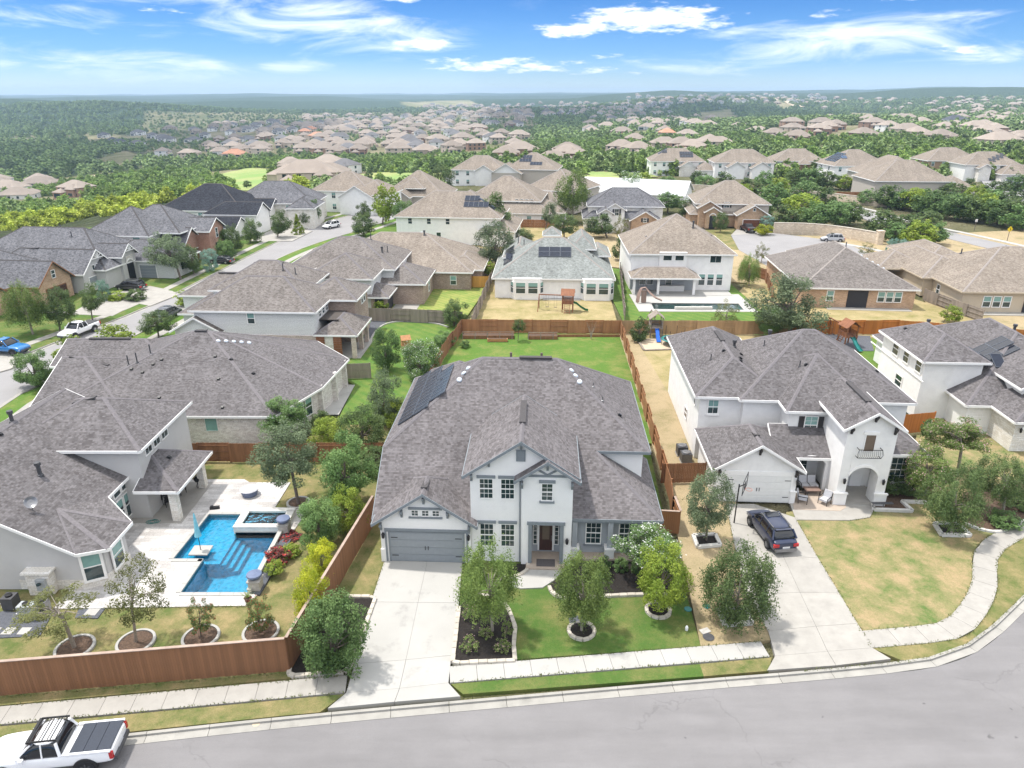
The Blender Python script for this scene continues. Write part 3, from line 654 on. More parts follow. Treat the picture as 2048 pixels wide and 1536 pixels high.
        if hard:
            hm = cmesh(('hdl',), lambda: M().box(-.02, -.06, 0, .02, -.03, .3), 'handle', hard); hg = cmesh(('hng',), lambda: M().box(0, -.05, 0, .45, -.03, .05), 'hinge', hard)
            for x in (-.1, .1): link(hm, 'handle', o, (x, 0, h * .42))
            for zz in (.2, .82):
                link(hg, 'hinge', o, (-w / 2 + .06, 0, h * zz)); link(hg, 'hinge', o, (w / 2 - .51, 0, h * zz))
        return o
    def lamp(s, side, a, z, plane):
        me = cmesh('walllamp', lambda: M().lathe([(.02, -.3), (.09, -.22), (.12, .06), (.06, .14), (.02, .22)], 8, (0, -.18)).box(-.04, -.18, .02, .04, 0, .08), 'wall_lamp', 'black_metal')
        loc = (a, plane, z) if side in 'fb' else (plane, a, z); link(me, 'wall_lamp', s.root, loc, SIDE[side])
    def bracket(s, u, v, z, mat='grey_trim'):
        me = cmesh('bracket', lambda: M().box(-.07, -.38, -.02, .07, 0, .12).box(-.07, -.14, -.42, .07, 0, -.02).bar((0, -.34, 0), (0, -.06, -.36), .1), 'bracket', mat); link(me, 'bracket', s.root, (u, v, z))
    def arch(s, side, a, z0, w, h, plane, depth, mat, name='arch', extra=.35, rise=.45, n=10, thick=.5, top=None):
        """wall piece with an arched opening: spandrel above an arch, local x along the wall"""
        top = top or h + extra; m = M(); pts = []
        for i in range(n + 1):
            t = i / n; x = -w / 2 + w * t; pts.append((x, h - rise + rise * math.sin(math.pi * t) ** .6 if 0 < t < 1 else h - rise))
        for i in range(n):
            (x0, a0), (x1, a1) = pts[i], pts[i + 1]
            m.poly([(x0, 0, a0), (x1, 0, a1), (x1, 0, top), (x0, 0, top)]); m.poly([(x1, depth, a1), (x0, depth, a0), (x0, depth, top), (x1, depth, top)])
            m.poly([(x0, 0, a0), (x0, depth, a0), (x1, depth, a1), (x1, 0, a1)])
        loc = (a, plane, z0) if side in 'fb' else (plane, a, z0)
        m.obj(name, mat, s.root, loc, SIDE[side])
        t = M()
        for i in range(n):
            (x0, a0), (x1, a1) = pts[i], pts[i + 1]
            t.poly([(x0, -.04, a0), (x1, -.04, a1), (x1 * 1.06, -.04, a1 + .22), (x0 * 1.06, -.04, a0 + .22)]); t.poly([(x0 * 1.06, -.04, a0 + .22), (x1 * 1.06, -.04, a1 + .22), (x1 * 1.06, .01, a1 + .22), (x0 * 1.06, .01, a0 + .22)])
        t.obj('arch_trim', s.trim, s.root, loc, SIDE[side])
def _shut(sw, h):
    m = M().box(-sw / 2, -.05, -h / 2, -sw / 2 + .05, 0, h / 2).box(sw / 2 - .05, -.05, -h / 2, sw / 2, 0, h / 2).box(-sw / 2 + .05, -.02, -h / 2, sw / 2 - .05, 0, h / 2)
    k = max(6, int(h / .12))
    for i in range(k): z = -h / 2 + h * (i + .5) / k; m.box(-sw / 2 + .05, -.045, z - .02, sw / 2 - .05, -.02, z + .03)
    return m

# ------------------------------------------------------------ the big ground sheet
POOLS = [((-23.6, -15.9), (36.4, 46.7)), ((20.5, 35.2), (100.6, 106.8))]
def in_px(poly, px, py):
    c = False; j = len(poly) - 1
    for i in range(len(poly)):
        if (poly[i][1] > py) != (poly[j][1] > py) and px < (poly[j][0] - poly[i][0]) * (py - poly[i][1]) / (poly[j][1] - poly[i][1] + 1e-9) + poly[i][0]: c = not c
        j = i
    return c
# open (unwooded) areas as seen in the photograph, and woodland
OPEN = [[(185, 320), (250, 300), (300, 318), (240, 335), (190, 332)], [(400, 345), (520, 335), (600, 350), (590, 375), (575, 400), (450, 375)], [(60, 363), (210, 346), (400, 330), (400, 336), (230, 358), (90, 372)],
        [(0, 395), (140, 392), (210, 400), (180, 412), (0, 420)], [(400, 262), (520, 258), (600, 262), (560, 275), (400, 280)], [(170, 275), (330, 268), (330, 280), (180, 290)],
        [(1170, 342), (1300, 346), (1300, 375), (1160, 375)], [(960, 215), (1010, 222), (1040, 235), (990, 235)], [(1545, 195), (1600, 215), (1560, 218)], [(1260, 300), (1330, 292), (1340, 302), (1270, 308)],
        [(1700, 225), (1760, 228), (1745, 238), (1700, 234)], [(1400, 225), (1460, 218), (1480, 240), (1400, 250)], [(1530, 255), (1750, 250), (1780, 275), (1540, 285)], [(1960, 280), (2048, 275), (2048, 300), (1970, 300)],
        [(650, 350), (900, 345), (880, 385), (660, 390)], [(800, 205), (940, 200), (960, 212), (820, 216)], [(1580, 300), (1660, 290), (1660, 310), (1590, 312)]]
def build_terrain():
    ths = sorted(set([i * 3.0 for i in range(-60, 61)] + [round(-50 + i * .4, 2) for i in range(251)]))
    rs = [0.0] + [6 * i for i in range(1, 5)] + [24 + 1.5 * i for i in range(1, 70)] + list(np.geomspace(132, 14000, 170))
    nt = len(ths); v = []; veg = []
    for r in rs:
        for t in ths:
            x, y = r * math.sin(R(t)), r * math.cos(R(t)); z = T(x, y)
            z0 = z; d = r
            if d < 260: z -= .25 if d < 205 else .25 * (260 - d) / 55
            g = 0.0
            if d > 175:
                px, py = proj(x, y, z) if y > 20 else (-9e9, 0); nn = noise.noise(Vector((x / 60, y / 60, 1)))
                g = 1.0 if d > 1700 else min(1, max(0, .5 + nn * 1.2))
                if d < 1700 and x / max(y, 1) < -.25 and d < 1000: g = max(g, .8)
                if any(in_px(q, px, py) for q in OPEN): g = 0.0
                if d < 330 and x > -40: g *= .3
                if d < 2600 and 285 < px < 1070 and 224 < py < 322: g *= .35
            v.append((x, y, z)); veg.append(g)
    f = []
    for i in range(len(rs) - 1):
        for k in range(nt - 1):
            a = i * nt + k; q = (a, a + 1, a + nt + 1, a + nt)
            if rs[i] < 130:
                xs = [v[j][0] for j in q]; ys = [v[j][1] for j in q]
                if any(max(xs) > X[0] and min(xs) < X[1] and max(ys) > Y[0] and min(ys) < Y[1] for X, Y in POOLS): continue
            f.append(q[::-1] if i == 0 else q[::-1])
    me = bpy.data.meshes.new('ground'); me.from_pydata(v, [], f); me.materials.append(MATS['terrain'])
    at = me.attributes.new('veg', 'FLOAT', 'POINT'); at.data.foreach_set('value', veg)
    me.polygons.foreach_set('use_smooth', [True] * len(me.polygons)); struct(link(me, 'ground'))
build_terrain()

# ------------------------------------------------------------ lawns, streets, walks
PK = [0]
def patch(name, mat, pts, z1=0.0, z0=-.3, px=True, kind='structure', smooth=0):
    PK[0] += 1; z1 = min(0, z1) - .03 + .0021 * (PK[0] % 15)
    q = PP(pts) if px else pts
    if smooth: q = smooth_line(q + [q[0]], smooth)[:-1]
    o = M().prism(q, z0, z1).obj(name, mat); o['kind'] = kind; return o
KL = [(-75, 19.8), (-50, 22.5), (-25.3, 25.4), (-12, 27.2), (-.5, 28.55), (10.2, 29.75), (16, 30.35), (20.6, 30.9), (23.2, 31.3), (25.6, 32.1), (27.6, 33.2), (29.6, 34.6), (32, 36.4), (35.5, 39.1), (40, 43), (46, 49.5), (56, 62)]
KL = smooth_line(KL, 4)
def kerb(line, side=1, name='kerb', piece=3.0):
    line = resample(line, piece)
    m1 = M(); par = None
    for i in range(len(line) - 1):
        seg = [line[i], line[i + 1]]; m = M(); d = Vector((seg[1][0] - seg[0][0], seg[1][1] - seg[0][1])).normalized() * .012
        A = [(seg[0][0] + d.x, seg[0][1] + d.y), (seg[1][0] - d.x, seg[1][1] - d.y)]
        s_ = -side
        # keep neighbours touching on curves by using the averaged offsets
        o0 = offset_line(line, .16 * s_ * -1 * -1); 
        def off(d_): 
            L = offset_line(line, d_); return L[i], L[i + 1]
        a0, a1 = off(0.0); b0, b1 = off(.17 * s_); c0, c1 = off(.62 * s_)
        def quad(p0, p1, q0, q1, z0, z1):
            q = [p0, p1, q1, q0]
            ar = sum(q[k][0] * q[(k + 1) % 4][1] - q[(k + 1) % 4][0] * q[k][1] for k in range(4))
            if ar < 0: q = q[::-1]
            m.prism(q, z0, z1)
        sh = lambda p, q: ((p[0] + d.x, p[1] + d.y), (q[0] - d.x, q[1] - d.y))
        a0, a1 = sh(a0, a1); b0, b1 = sh(b0, b1); c0, c1 = sh(c0, c1)
        quad(a0, a1, b0, b1, -.3, .012); quad(b0, b1, c0, c1, -.3, -.105)
        me = m.mesh(name, 'kerb_concrete')
        if par is None: par = struct(link(me, name))
        else: link(me, 'kerb_section', par)
    return line
kerb(KL, 1)
road = [(p[0], p[1]) for p in offset_line(KL, -.6)]
struct(M().prism(road + [(70, 62), (70, 5), (-75, 5)], -.3, -.13).obj('street', 'asphalt'))
def slabs(line, width, name, mat='concrete', step=1.5, z=.006, parent=None, jit=.0):
    """a walk made of separate concrete slabs, width to the left of the line"""
    L = resample(line, step); B = offset_line(L, width); par = parent
    for i in range(len(L) - 1):
        d = Vector((L[i + 1][0] - L[i][0], L[i + 1][1] - L[i][1])).normalized() * .01; e = Vector((B[i + 1][0] - B[i][0], B[i + 1][1] - B[i][1])).normalized() * .01
        q = [(L[i][0] + d.x, L[i][1] + d.y), (L[i + 1][0] - d.x, L[i + 1][1] - d.y), (B[i + 1][0] - e.x, B[i + 1][1] - e.y), (B[i][0] + e.x, B[i][1] + e.y)]
        ar = sum(q[k][0] * q[(k + 1) % 4][1] - q[(k + 1) % 4][0] * q[k][1] for k in range(4))
        if ar < 0: q = q[::-1]
        me = M().prism(q, -.3, z + random.uniform(-jit, jit)).mesh(name, mat)
        if par is None: par = struct(link(me, name))
        else: link(me, 'slab', par)
    return par
SW = [(-60, 22.6), (-25.9, 26.76), (-8.88, 28.85)]; slabs(SW, 1.22, 'sidewalk', 'concrete', 1.55)
slabs([(-3.36, 29.5), (14.6, 31.45)], 1.2, 'sidewalk', 'white_concrete', 1.55)
curve = smooth_line(PP([(1745, 1296), (1800, 1291), (1865, 1285), (1930, 1272), (1965, 1240), (1990, 1195), (1996, 1160), (1993, 1128), (2008, 1100), (2052, 1073)]) + [(41.5, 46), (47, 52), (56, 63)], 4)
slabs(curve, 1.4, 'sidewalk', 'concrete', 1.8)
def drive(quad_rows, name, mat):
    """rows of left/centre/right points -> slabs"""
    par = None
    for a, b in zip(quad_rows, quad_rows[1:]):
        for c in range(len(a) - 1):
            q = [Vector((p[0], p[1])) for p in (a[c], a[c + 1], b[c + 1], b[c])]; cen = sum(q, Vector((0, 0))) / 4
            q = [p + (cen - p).normalized() * .012 for p in q]
            ar = sum(q[k].x * q[(k + 1) % 4].y - q[(k + 1) % 4].x * q[k].y for k in range(4))
            if ar < 0: q = q[::-1]
            me = M().prism(q, -.3, .016).mesh(name, mat)
            if par is None: par = struct(link(me, name))
            else: link(me, 'slab', par)
drive([PP([(769, 1121), (855, 1121), (925, 1121)]), PP([(742, 1204), (836, 1205), (918, 1206)]), PP([(709, 1328), (812, 1320), (903, 1311)]), PP([(692, 1386), (799, 1377), (897, 1366)]), PP([(655, 1417), (789, 1404), (921, 1393)])], 'driveway', 'white_concrete')
drive([PP([(1452, 1008), (1508, 1008), (1590, 1035)]), PP([(1475, 1118), (1566, 1112), (1636, 1116)]), PP([(1492, 1190), (1600, 1185), (1678, 1185)]), PP([(1536, 1262), (1632, 1253), (1715, 1247)]), PP([(1550, 1312), (1655, 1303), (1745, 1296)]), PP([(1534, 1341), (1672, 1331), (1782, 1318)])], 'driveway', 'concrete')
# front lawns
patch('lawn', 'lawn_main', [(-3.3, 30.9), (10.9, 32.3), (11.6, 47.5), (12.6, 60), (9, 60), (8, 41), (-3.2, 41)], px=False)
patch('lawn', 'lawn_dry', [(10.9, 32.3), (15.3, 32.8), (17.5, 47.9), (17.1, 56), (16.0, 92), (13.9, 92), (12.4, 48)], px=False)
patch('verge', 'lawn_main', [(-2.6, 28.75), (10.5, 30.0), (10.5, 30.9), (-3.3, 29.45)], px=False)
patch('verge', 'lawn_half', [(10.5, 30.0), (14.2, 30.4), (14.7, 31.4), (10.5, 30.9)], px=False)
patch('verge', 'lawn_half', [(-60, 21.5), (-25.3, 25.5), (-12, 27.3), (-9.9, 27.55), (-8.9, 28.75), (-25.9, 26.65), (-60, 22.5)], px=False)
vr = offset_line(curve, 0); patch('verge', 'lawn_half', [(21.9, 31.2)] + [p for p in KL if p[0] > 22.4] + [(58, 63)] + vr[::-1], px=False, z1=-.002)
inner = [p for p in offset_line(curve, 1.4)]
patch('lawn', 'lawn_mixed', inner[:-1] + [(52, 75), (38, 60), (33, 52), (26, 47.5), (20.9, 46.5), (20.1, 44), (19.8, 42), (19.4, 40), (19.1, 37.4), (19.5, 36)] + PP([(1722, 1266)]), px=False, z1=-.004)
patch('lawn', 'lawn_half', [(-60, 24), (-26.6, 28.0), (-12.1, 29.85), (-12.2, 31.2), (-60, 26)], px=False)
patch('lawn', 'lawn_half', [(-12, 31), (-8.7, 33.5), (-8.6, 41), (-8.2, 60), (-9.2, 60), (-10.3, 45)], px=False)
def lawnhole(name, mat, pts, holes, z1): struct(M().prism(pts, -.3, z1, holes).obj(name, mat))
deckpts = [(-28.4, 35.45), (-16.6, 35.75), (-15.9, 44.0), (-15.6, 47.0), (-18.25, 47.1), (-18.15, 50.9), (-21.5, 50.9), (-22.1, 51.4), (-28.4, 51.4)]
lawnhole('lawn', 'lawn_half', [(-60, 25.4), (-12.3, 31.0), (-10.3, 45), (-9.4, 62), (-17, 62), (-22, 55.0), (-60, 55.0)], [deckpts], -.035)
# back yards
patch('lawn', 'lawn_lush', [(-9.0, 58), (12.9, 58), (14.2, 90), (-6.6, 90.6), (-8.4, 80)], px=False)
patch('lawn', 'lawn_gold', [(-6.6, 90.6), (14.4, 89.9), (15.9, 118), (15, 130), (-3.0, 130), (-4.8, 108)], px=False)
patch('lawn', 'lawn_bright', [(-22.5, 78), (-22.5, 97.2), (-6.6, 97.0), (-7.0, 89.5), (-8.6, 80), (-9.6, 62), (-17, 62), (-17.2, 72)], px=False)
patch('lawn', 'lawn_pale', [(-22.5, 97.2), (-6.6, 97.0), (-3.3, 120), (-22, 120)], px=False)
lawnhole('lawn', 'lawn_bright', [(15.6, 90.0), (36.7, 89.2), (36.7, 118), (16, 130), (15.6, 110)], [[(18.6, 100.4), (36, 100.4), (36, 110), (18.6, 110)]], -.038)
patch('lawn', 'lawn_gold', [(36.7, 90.2), (66, 85), (68, 90), (61, 112), (40, 118), (36.7, 112)], px=False)
patch('lawn', 'lawn_dry', [(61, 100), (68, 88), (100, 88), (100, 112), (66, 112)], px=False)
patch('lawn', 'lawn_lush', [(35, 74), (66, 72), (66, 85), (46, 90.0), (35, 90.2)], px=False)
patch('lawn', 'lawn_gold', [(16.0, 60), (37, 58), (37, 89), (16, 92)], px=False, z1=-.008)
patch('lawn', 'lawn_gold', [(-22, 122), (-3, 131), (16, 131), (16, 175), (-30, 175), (-24, 140)], px=False, z1=-.01)
# left street and its yards (street runs away to the upper left)
SLn = smooth_line([(-49, 40)] + PP([(0, 815), (90, 765), (330, 640), (460, 570), (560, 515), (640, 484), (700, 466), (790, 437), (860, 415)]), 4)
slw = [(-66, 40)] + PP([(-60, 765), (30, 715), (200, 650), (300, 610), (430, 545), (560, 480), (640, 447), (720, 424), (800, 405)])
slw = smooth_line(slw, 4)
struct(M().prism(SLn + slw[::-1], -.3, -.12).obj('street', 'old_asphalt'))
kerb(SLn[::2], -1, piece=6); kerb(slw[::2], 1, piece=6)
patch('lawn', 'lawn_lush', offset_line(SLn, -.1) + [(20, 210), (-5, 175), (-24, 122), (-22, 97), (-22.4, 60), (-40, 40)], px=False, z1=-.004)
slabs([p for p in offset_line(SLn[:34], -2.2)], -1.3, 'sidewalk', 'concrete', 3.0, z=.01)
patch('lawn', 'lawn_main', offset_line(slw, .1) + [(-60, 200), (-110, 165), (-125, 100), (-110, 40)], px=False, z1=-.004)
slabs([p for p in offset_line(slw[:34], 2.0)], 1.3, 'sidewalk', 'concrete', 3.0, z=.01)
for q in ([(200, 640), (160, 690), (30, 735), (-60, 700), (100, 640), (150, 610)], [(250, 610), (355, 585), (310, 560), (190, 600), (150, 585), (120, 600)], [(440, 535), (330, 580), (240, 570), (310, 555), (200, 600), (110, 625), (60, 690)][:4], [(0, 770), (60, 740), (30, 690), (-80, 720)]):
    pass
struct(M().prism(PP([(20, 738), (75, 712), (40, 690), (-60, 700), (-60, 760)]), -.3, .02).obj('driveway', 'concrete'))
struct(M().prism(PP([(165, 665), (215, 645), (225, 632), (330, 578), (300, 572), (205, 590), (150, 622), (60, 625), (110, 640)])[2:8], -.3, .02).obj('driveway', 'concrete'))
struct(M().prism(PP([(300, 612), (352, 584), (290, 584), (236, 598), (262, 604)]), -.3, .024).obj('driveway', 'concrete'))
struct(M().prism(PP([(255, 590), (300, 575), (345, 582), (355, 590), (300, 612)]), -.3, .021).obj('driveway', 'concrete'))
struct(M().prism(PP([(585, 482), (625, 462), (560, 452), (520, 470), (500, 482)]), -.3, .02).obj('driveway', 'concrete'))
# cul-de-sac street at the right
cds = PP([(1462, 470), (1545, 466), (1640, 478), (1700, 490), (1740, 508), (1765, 540), (1720, 565), (1540, 535), (1478, 500)])
struct(M().prism(cds, -.3, .012).obj('street', 'old_asphalt'))
kerb(smooth_line(PP([(1545, 466), (1640, 478), (1700, 490), (1740, 508), (1765, 540)]), 4), -1, piece=5)
slabs(smooth_line(PP([(1640, 482), (1700, 491), (1775, 508), (1815, 540), (1815, 575)]), 3), 1.4, 'sidewalk', 'white_concrete', 3.0, z=.02)
struct(M().prism(PP([(1462, 470), (1475, 457), (1525, 458), (1548, 468), (1500, 500), (1478, 492)]), -.3, .01).obj('driveway', 'concrete'))
patch('lawn', 'lawn_half', PP([(1380, 460), (1470, 459), (1462, 472), (1475, 492), (1480, 500), (1380, 490)]), px=False, z1=.004)
patch('lawn', 'lawn_dry', [(38, 118), (62, 112), (100, 112), (165, 150), (150, 175), (85, 160), (60, 161), (50, 150), (40, 175), (16, 175), (16, 131)], px=False, z1=-.02)
# collector road and its verge, right of the stone wall
col = smooth_line(PP([(1560, 396), (1640, 408), (1720, 424), (1790, 447), (1900, 470), (2080, 512)]), 4)
m = M(); ribbon(m, col, -4.0, 3.0, -.3, .03); struct(m.obj('street', 'old_asphalt'))
slabs(offset_line(col, 4.6), 1.5, 'sidewalk', 'white_concrete', 5, z=.05)

# ------------------------------------------------------------ the white house in the middle
def main_house():
    h = House('large white stucco house with grey trim and grey garage door, in the middle', (-8.84, 40.39), -2.6, 'main_stucco', 'roof_violet', 'grey_trim', p=.68)
    L_, R_ = (6.03, 11.7, 10.61), (11.8, 11.7, 10.61); z0 = 6.1
    front = [(-.6, .45, 2.96), (6.9, .45, 2.96), (6.9, .8, 3.2), (18.87, .8, 3.2), (14.6, 5.07, 6.1), (18.4, 5.07, 6.1), R_, L_, (-.6, 5.07, 6.1)]
    h.roofpolys([front, [(-.6, 18.33, 6.1), (-.6, 5.07, 6.1), L_], [(18.4, 18.33, 6.1), (-.6, 18.33, 6.1), L_, R_], [(18.4, 5.07, 6.1), (18.4, 18.33, 6.1), R_],
                 [(18.87, .8, 3.2), (18.87, 9.5, 3.2), (17.97, 9.5, 3.81), (17.97, 5.52, 3.81), (14.6, 5.07, 6.1)]])
    h.box(-.15, .9, 0, 6.1, 5.6, 3.2); h.box(-.15, 5.5, 0, 17.95, 17.9, 6.25); h.box(17.8, 5.6, 0, 18.3, 9.2, 3.25)
    g = M(); g.poly([(-.14, .9, 3.1), (-.14, 5.5, 6.1), (-.14, 5.5, 3.1)]); h.add(g, 'gable_wall', 'main_stucco')
    h.box(14.6, 5.52, 3, 17.95, 5.7, 6.25)
    # low rear wing seen past the left slope
    h.wing(1.0, 14.5, 6.0, 20.0, 6.1, 'hh', 'v')
    # garage gable
    h.wing(0, 0, 6.1, 5.0, 3.15, 'gh', 'v', fo=.42)
    for u in (.1, 6.0): h.bracket(u, -.02, 2.95)
    h.bracket(3.05, -.02, 5.05); h.bracket(1.55, -.02, 4.0); h.bracket(4.6, -.02, 4.0)
    # two-storey gable and the entry gable in front of it
    h.wing(6.1, .3, 12.75, 7.0, 6.75, 'gg', 'v', fo=.42, walls=False); h.box(6.1, .3, 0, 9.5, 6.9, 7.0); h.box(9.4, .35, 3.4, 12.75, 6.9, 7.0); h.box(12.2, 1.5, 0, 12.8, 5.6, 3.5)
    h.wing(9.45, 0, 12.8, 1.2, 6.62, 'gg', 'v', walls=False, fo=.42)
    for u, z in ((6.2, 6.7), (7.35, 7.75)): h.bracket(u, .28, z)
    h.bracket(9.42, .28, 9.0)
    h.box(9.45, 0, 3.35, 12.8, 2.0, 6.95); h.box(9.45, 0, 0, 10.0, 1.9, 3.4); h.box(12.2, 0, 0, 12.8, 1.9, 3.4)
    for u in (9.5, 12.72): h.bracket(u, -.02, 6.4)
    h.bracket(11.12, -.02, 7.75)
    tb = M().box(9.9, -.035, 6.78, 12.4, .0, 6.95); tb.bar((11.12, -.03, 6.95), (10.3, -.03, 7.45), .13, .06, up=(0, 1, 0)); tb.bar((11.12, -.03, 6.95), (11.95, -.03, 7.45), .13, .06, up=(0, 1, 0)); h.add(tb, 'timber_brace', 'grey_trim')
    # entry portal
    t = M().box(9.93, -.06, .18, 10.17, .15, 3.2).box(12.03, -.06, .18, 12.27, .15, 3.2).box(9.85, -.09, 3.2, 12.35, .15, 3.42); h.add(t, 'portal_trim', 'grey_trim')
    h.box(10.0, 1.35, 0, 12.2, 1.5, 3.4, 'blue_grey_stucco')
    d = h.add(M().box(10.66, 1.28, .3, 11.56, 1.35, 2.65), 'front_door', 'wood_door')
    link(M().box(-.24, -.03, .9, .24, 0, 2.1).mesh('pane', 'brown_blind'), 'pane', d, (11.11, 1.28, .3)); link(M().box(.36, -.08, .8, .4, 0, 1.2).mesh('handle', 'grey_metal'), 'handle', d, (11.11, 1.28, .3))
    h.add(M().box(10.55, 1.26, .3, 10.66, 1.36, 2.72).box(11.56, 1.26, .3, 11.67, 1.36, 2.72).box(10.66, 1.26, 2.65, 11.56, 1.36, 2.74), 'door_frame', 'white_trim')
    h.win('f', 10.38, 1.65, .22, 1.7, 1.34, 1, 5, hung=False, border=.05); h.win('f', 11.84, 1.65, .22, 1.7, 1.34, 1, 5, hung=False, border=.05); h.win('f', 11.11, 3.0, 1.7, .28, 1.34, 6, 1, hung=False, border=.05)
    h.add(M().box(9.8, -.6, 0, 12.4, 1.4, .14), 'porch_floor', 'stone_floor'); h.add(M().box(10.5, -.35, .14, 11.75, .45, .165), 'door_mat', 'mat_grey')
    h.lamp('f', 12.5, 2.1, -.01); h.lamp('f', .22, 2.2, -.01); h.lamp('f', 5.95, 2.2, -.01)
    # windows
    for a in (7.15, 8.55):
        h.win('f', a, 5.68, .82, 1.42, .3, 3, 4, head='grey_trim', blind=.45, bmat='glass'); h.win('f', a, 2.12, .84, 1.7, .3, 3, 4, head='grey_trim', blind=0)
    h.win('f', 11.12, 5.7, .66, 1.2, -.0, 2, 4, head='grey_trim', sill='grey_trim')
    for a in (14.35, 16.6): h.win('f', a, 1.75, .95, 1.65, 1.4, 3, 4, head='grey_trim', sill='grey_trim')
    for a in (2.42, 3.12, 3.82): h.win('f', a, 3.87, .42, .4, 0, 2, 2, hung=False, border=.05)
    h.add(M().box(2.0, -.08, 4.15, 4.25, .01, 4.3).box(2.0, -.1, 3.48, 4.25, .01, 3.58), 'window_trim', 'grey_trim')
    av = h.add(M().box(9.1, .22, 7.75, 9.7, .3, 8.55), 'gable_vent', 'grey_trim'); lv = M()
    for k in range(8): lv.box(9.18, .19, 7.83 + k * .085, 9.62, .215, 7.87 + k * .085)
    lv.obj('louvre', 'garage_grey', av)
    h.add(M().box(.3, -.05, 2.38, 6.05, .02, 2.62).box(.3, -.05, 0, .42, .02, 2.38).box(5.78, -.05, 0, 5.9, .02, 2.38), 'garage_trim', 'grey_trim')
    h.gdoor('f', 3.1, 0.02, 4.9, 2.3, 0.0, 4, 'garage_grey')
    [h.add(M().box(a, -.1, 0, b, .02, 1.0), 'pilaster', 'main_stucco') for a, b in ((-.03, .3), (5.9, 6.15))]
    # porch on the right
    h.box(12.8, 1.4, 0, 18.3, 1.6, 3.6, 'blue_grey_stucco'); h.box(18.0, 1.5, 0, 18.3, 5.7, 3.3, 'main_stucco'); h.add(M().box(12.8, .6, 0, 18.5, 1.4, .16), 'porch_floor', 'stone_floor')
    h.add(M().box(12.8, .85, 2.85, 18.5, 1.1, 3.12), 'porch_beam', 'grey_trim')
    for u in (13.05, 15.45, 18.3):
        c = h.add(M().box(u - .17, .83, .9, u + .17, 1.13, 2.9), 'porch_column', 'blue_grey_stucco'); link(M().box(u - .3, .7, 0, u + .3, 1.3, .8).box(u - .35, .65, .8, u + .35, 1.35, .92).mesh('pedestal', 'main_stucco'), 'pedestal', c)
    h.add(M().tube([(9.36, .2, 6.6), (9.36, .2, .1)], .045, 6), 'downpipe', 'grey_trim'); h.add(M().tube([(18.5, .75, 3.1), (18.45, 1.45, 2.7), (18.45, 1.45, .1)], .04, 6), 'downpipe', 'grey_trim')
    h.add(M().box(6.15, .2, 3.0, 6.95, .3, 3.02), 'flashing', 'grey_trim')
    # roof furniture
    h.ridgevent(9.42, 2.6, 9.42, 6.2); h.ridgevent(3.05, .3, 3.05, 2.5); h.ridgevent(8.9, 11.7, 11.4, 11.7)
    h.pipes([(8.2, 12.6), (10.6, 12.6)], .09, .7, 'brown_pipe'); h.pipes([(14.6, 10.6), (15.2, 8.9)], .045, .4, 'grey_metal'); h.turtle([(16.4, 8.2), (1.9, 14.2), (2.8, 12.2)])
    h.tubes([(5.0, 11.0), (4.7, 10.45), (4.4, 9.9), (12.9, 11.0), (13.2, 10.45), (13.5, 9.9)])
    pn = []
    for i, v in enumerate([8.1 + .85 * k for k in range(11)]):
        for r_ in range(3):
            u = .55 + r_ * 1.18
            if u - .4 < v - 6.4 and 16.8 - v > u - .7: pn.append((u, v))
    h.solar(pn, .83, 1.35)
main_house()

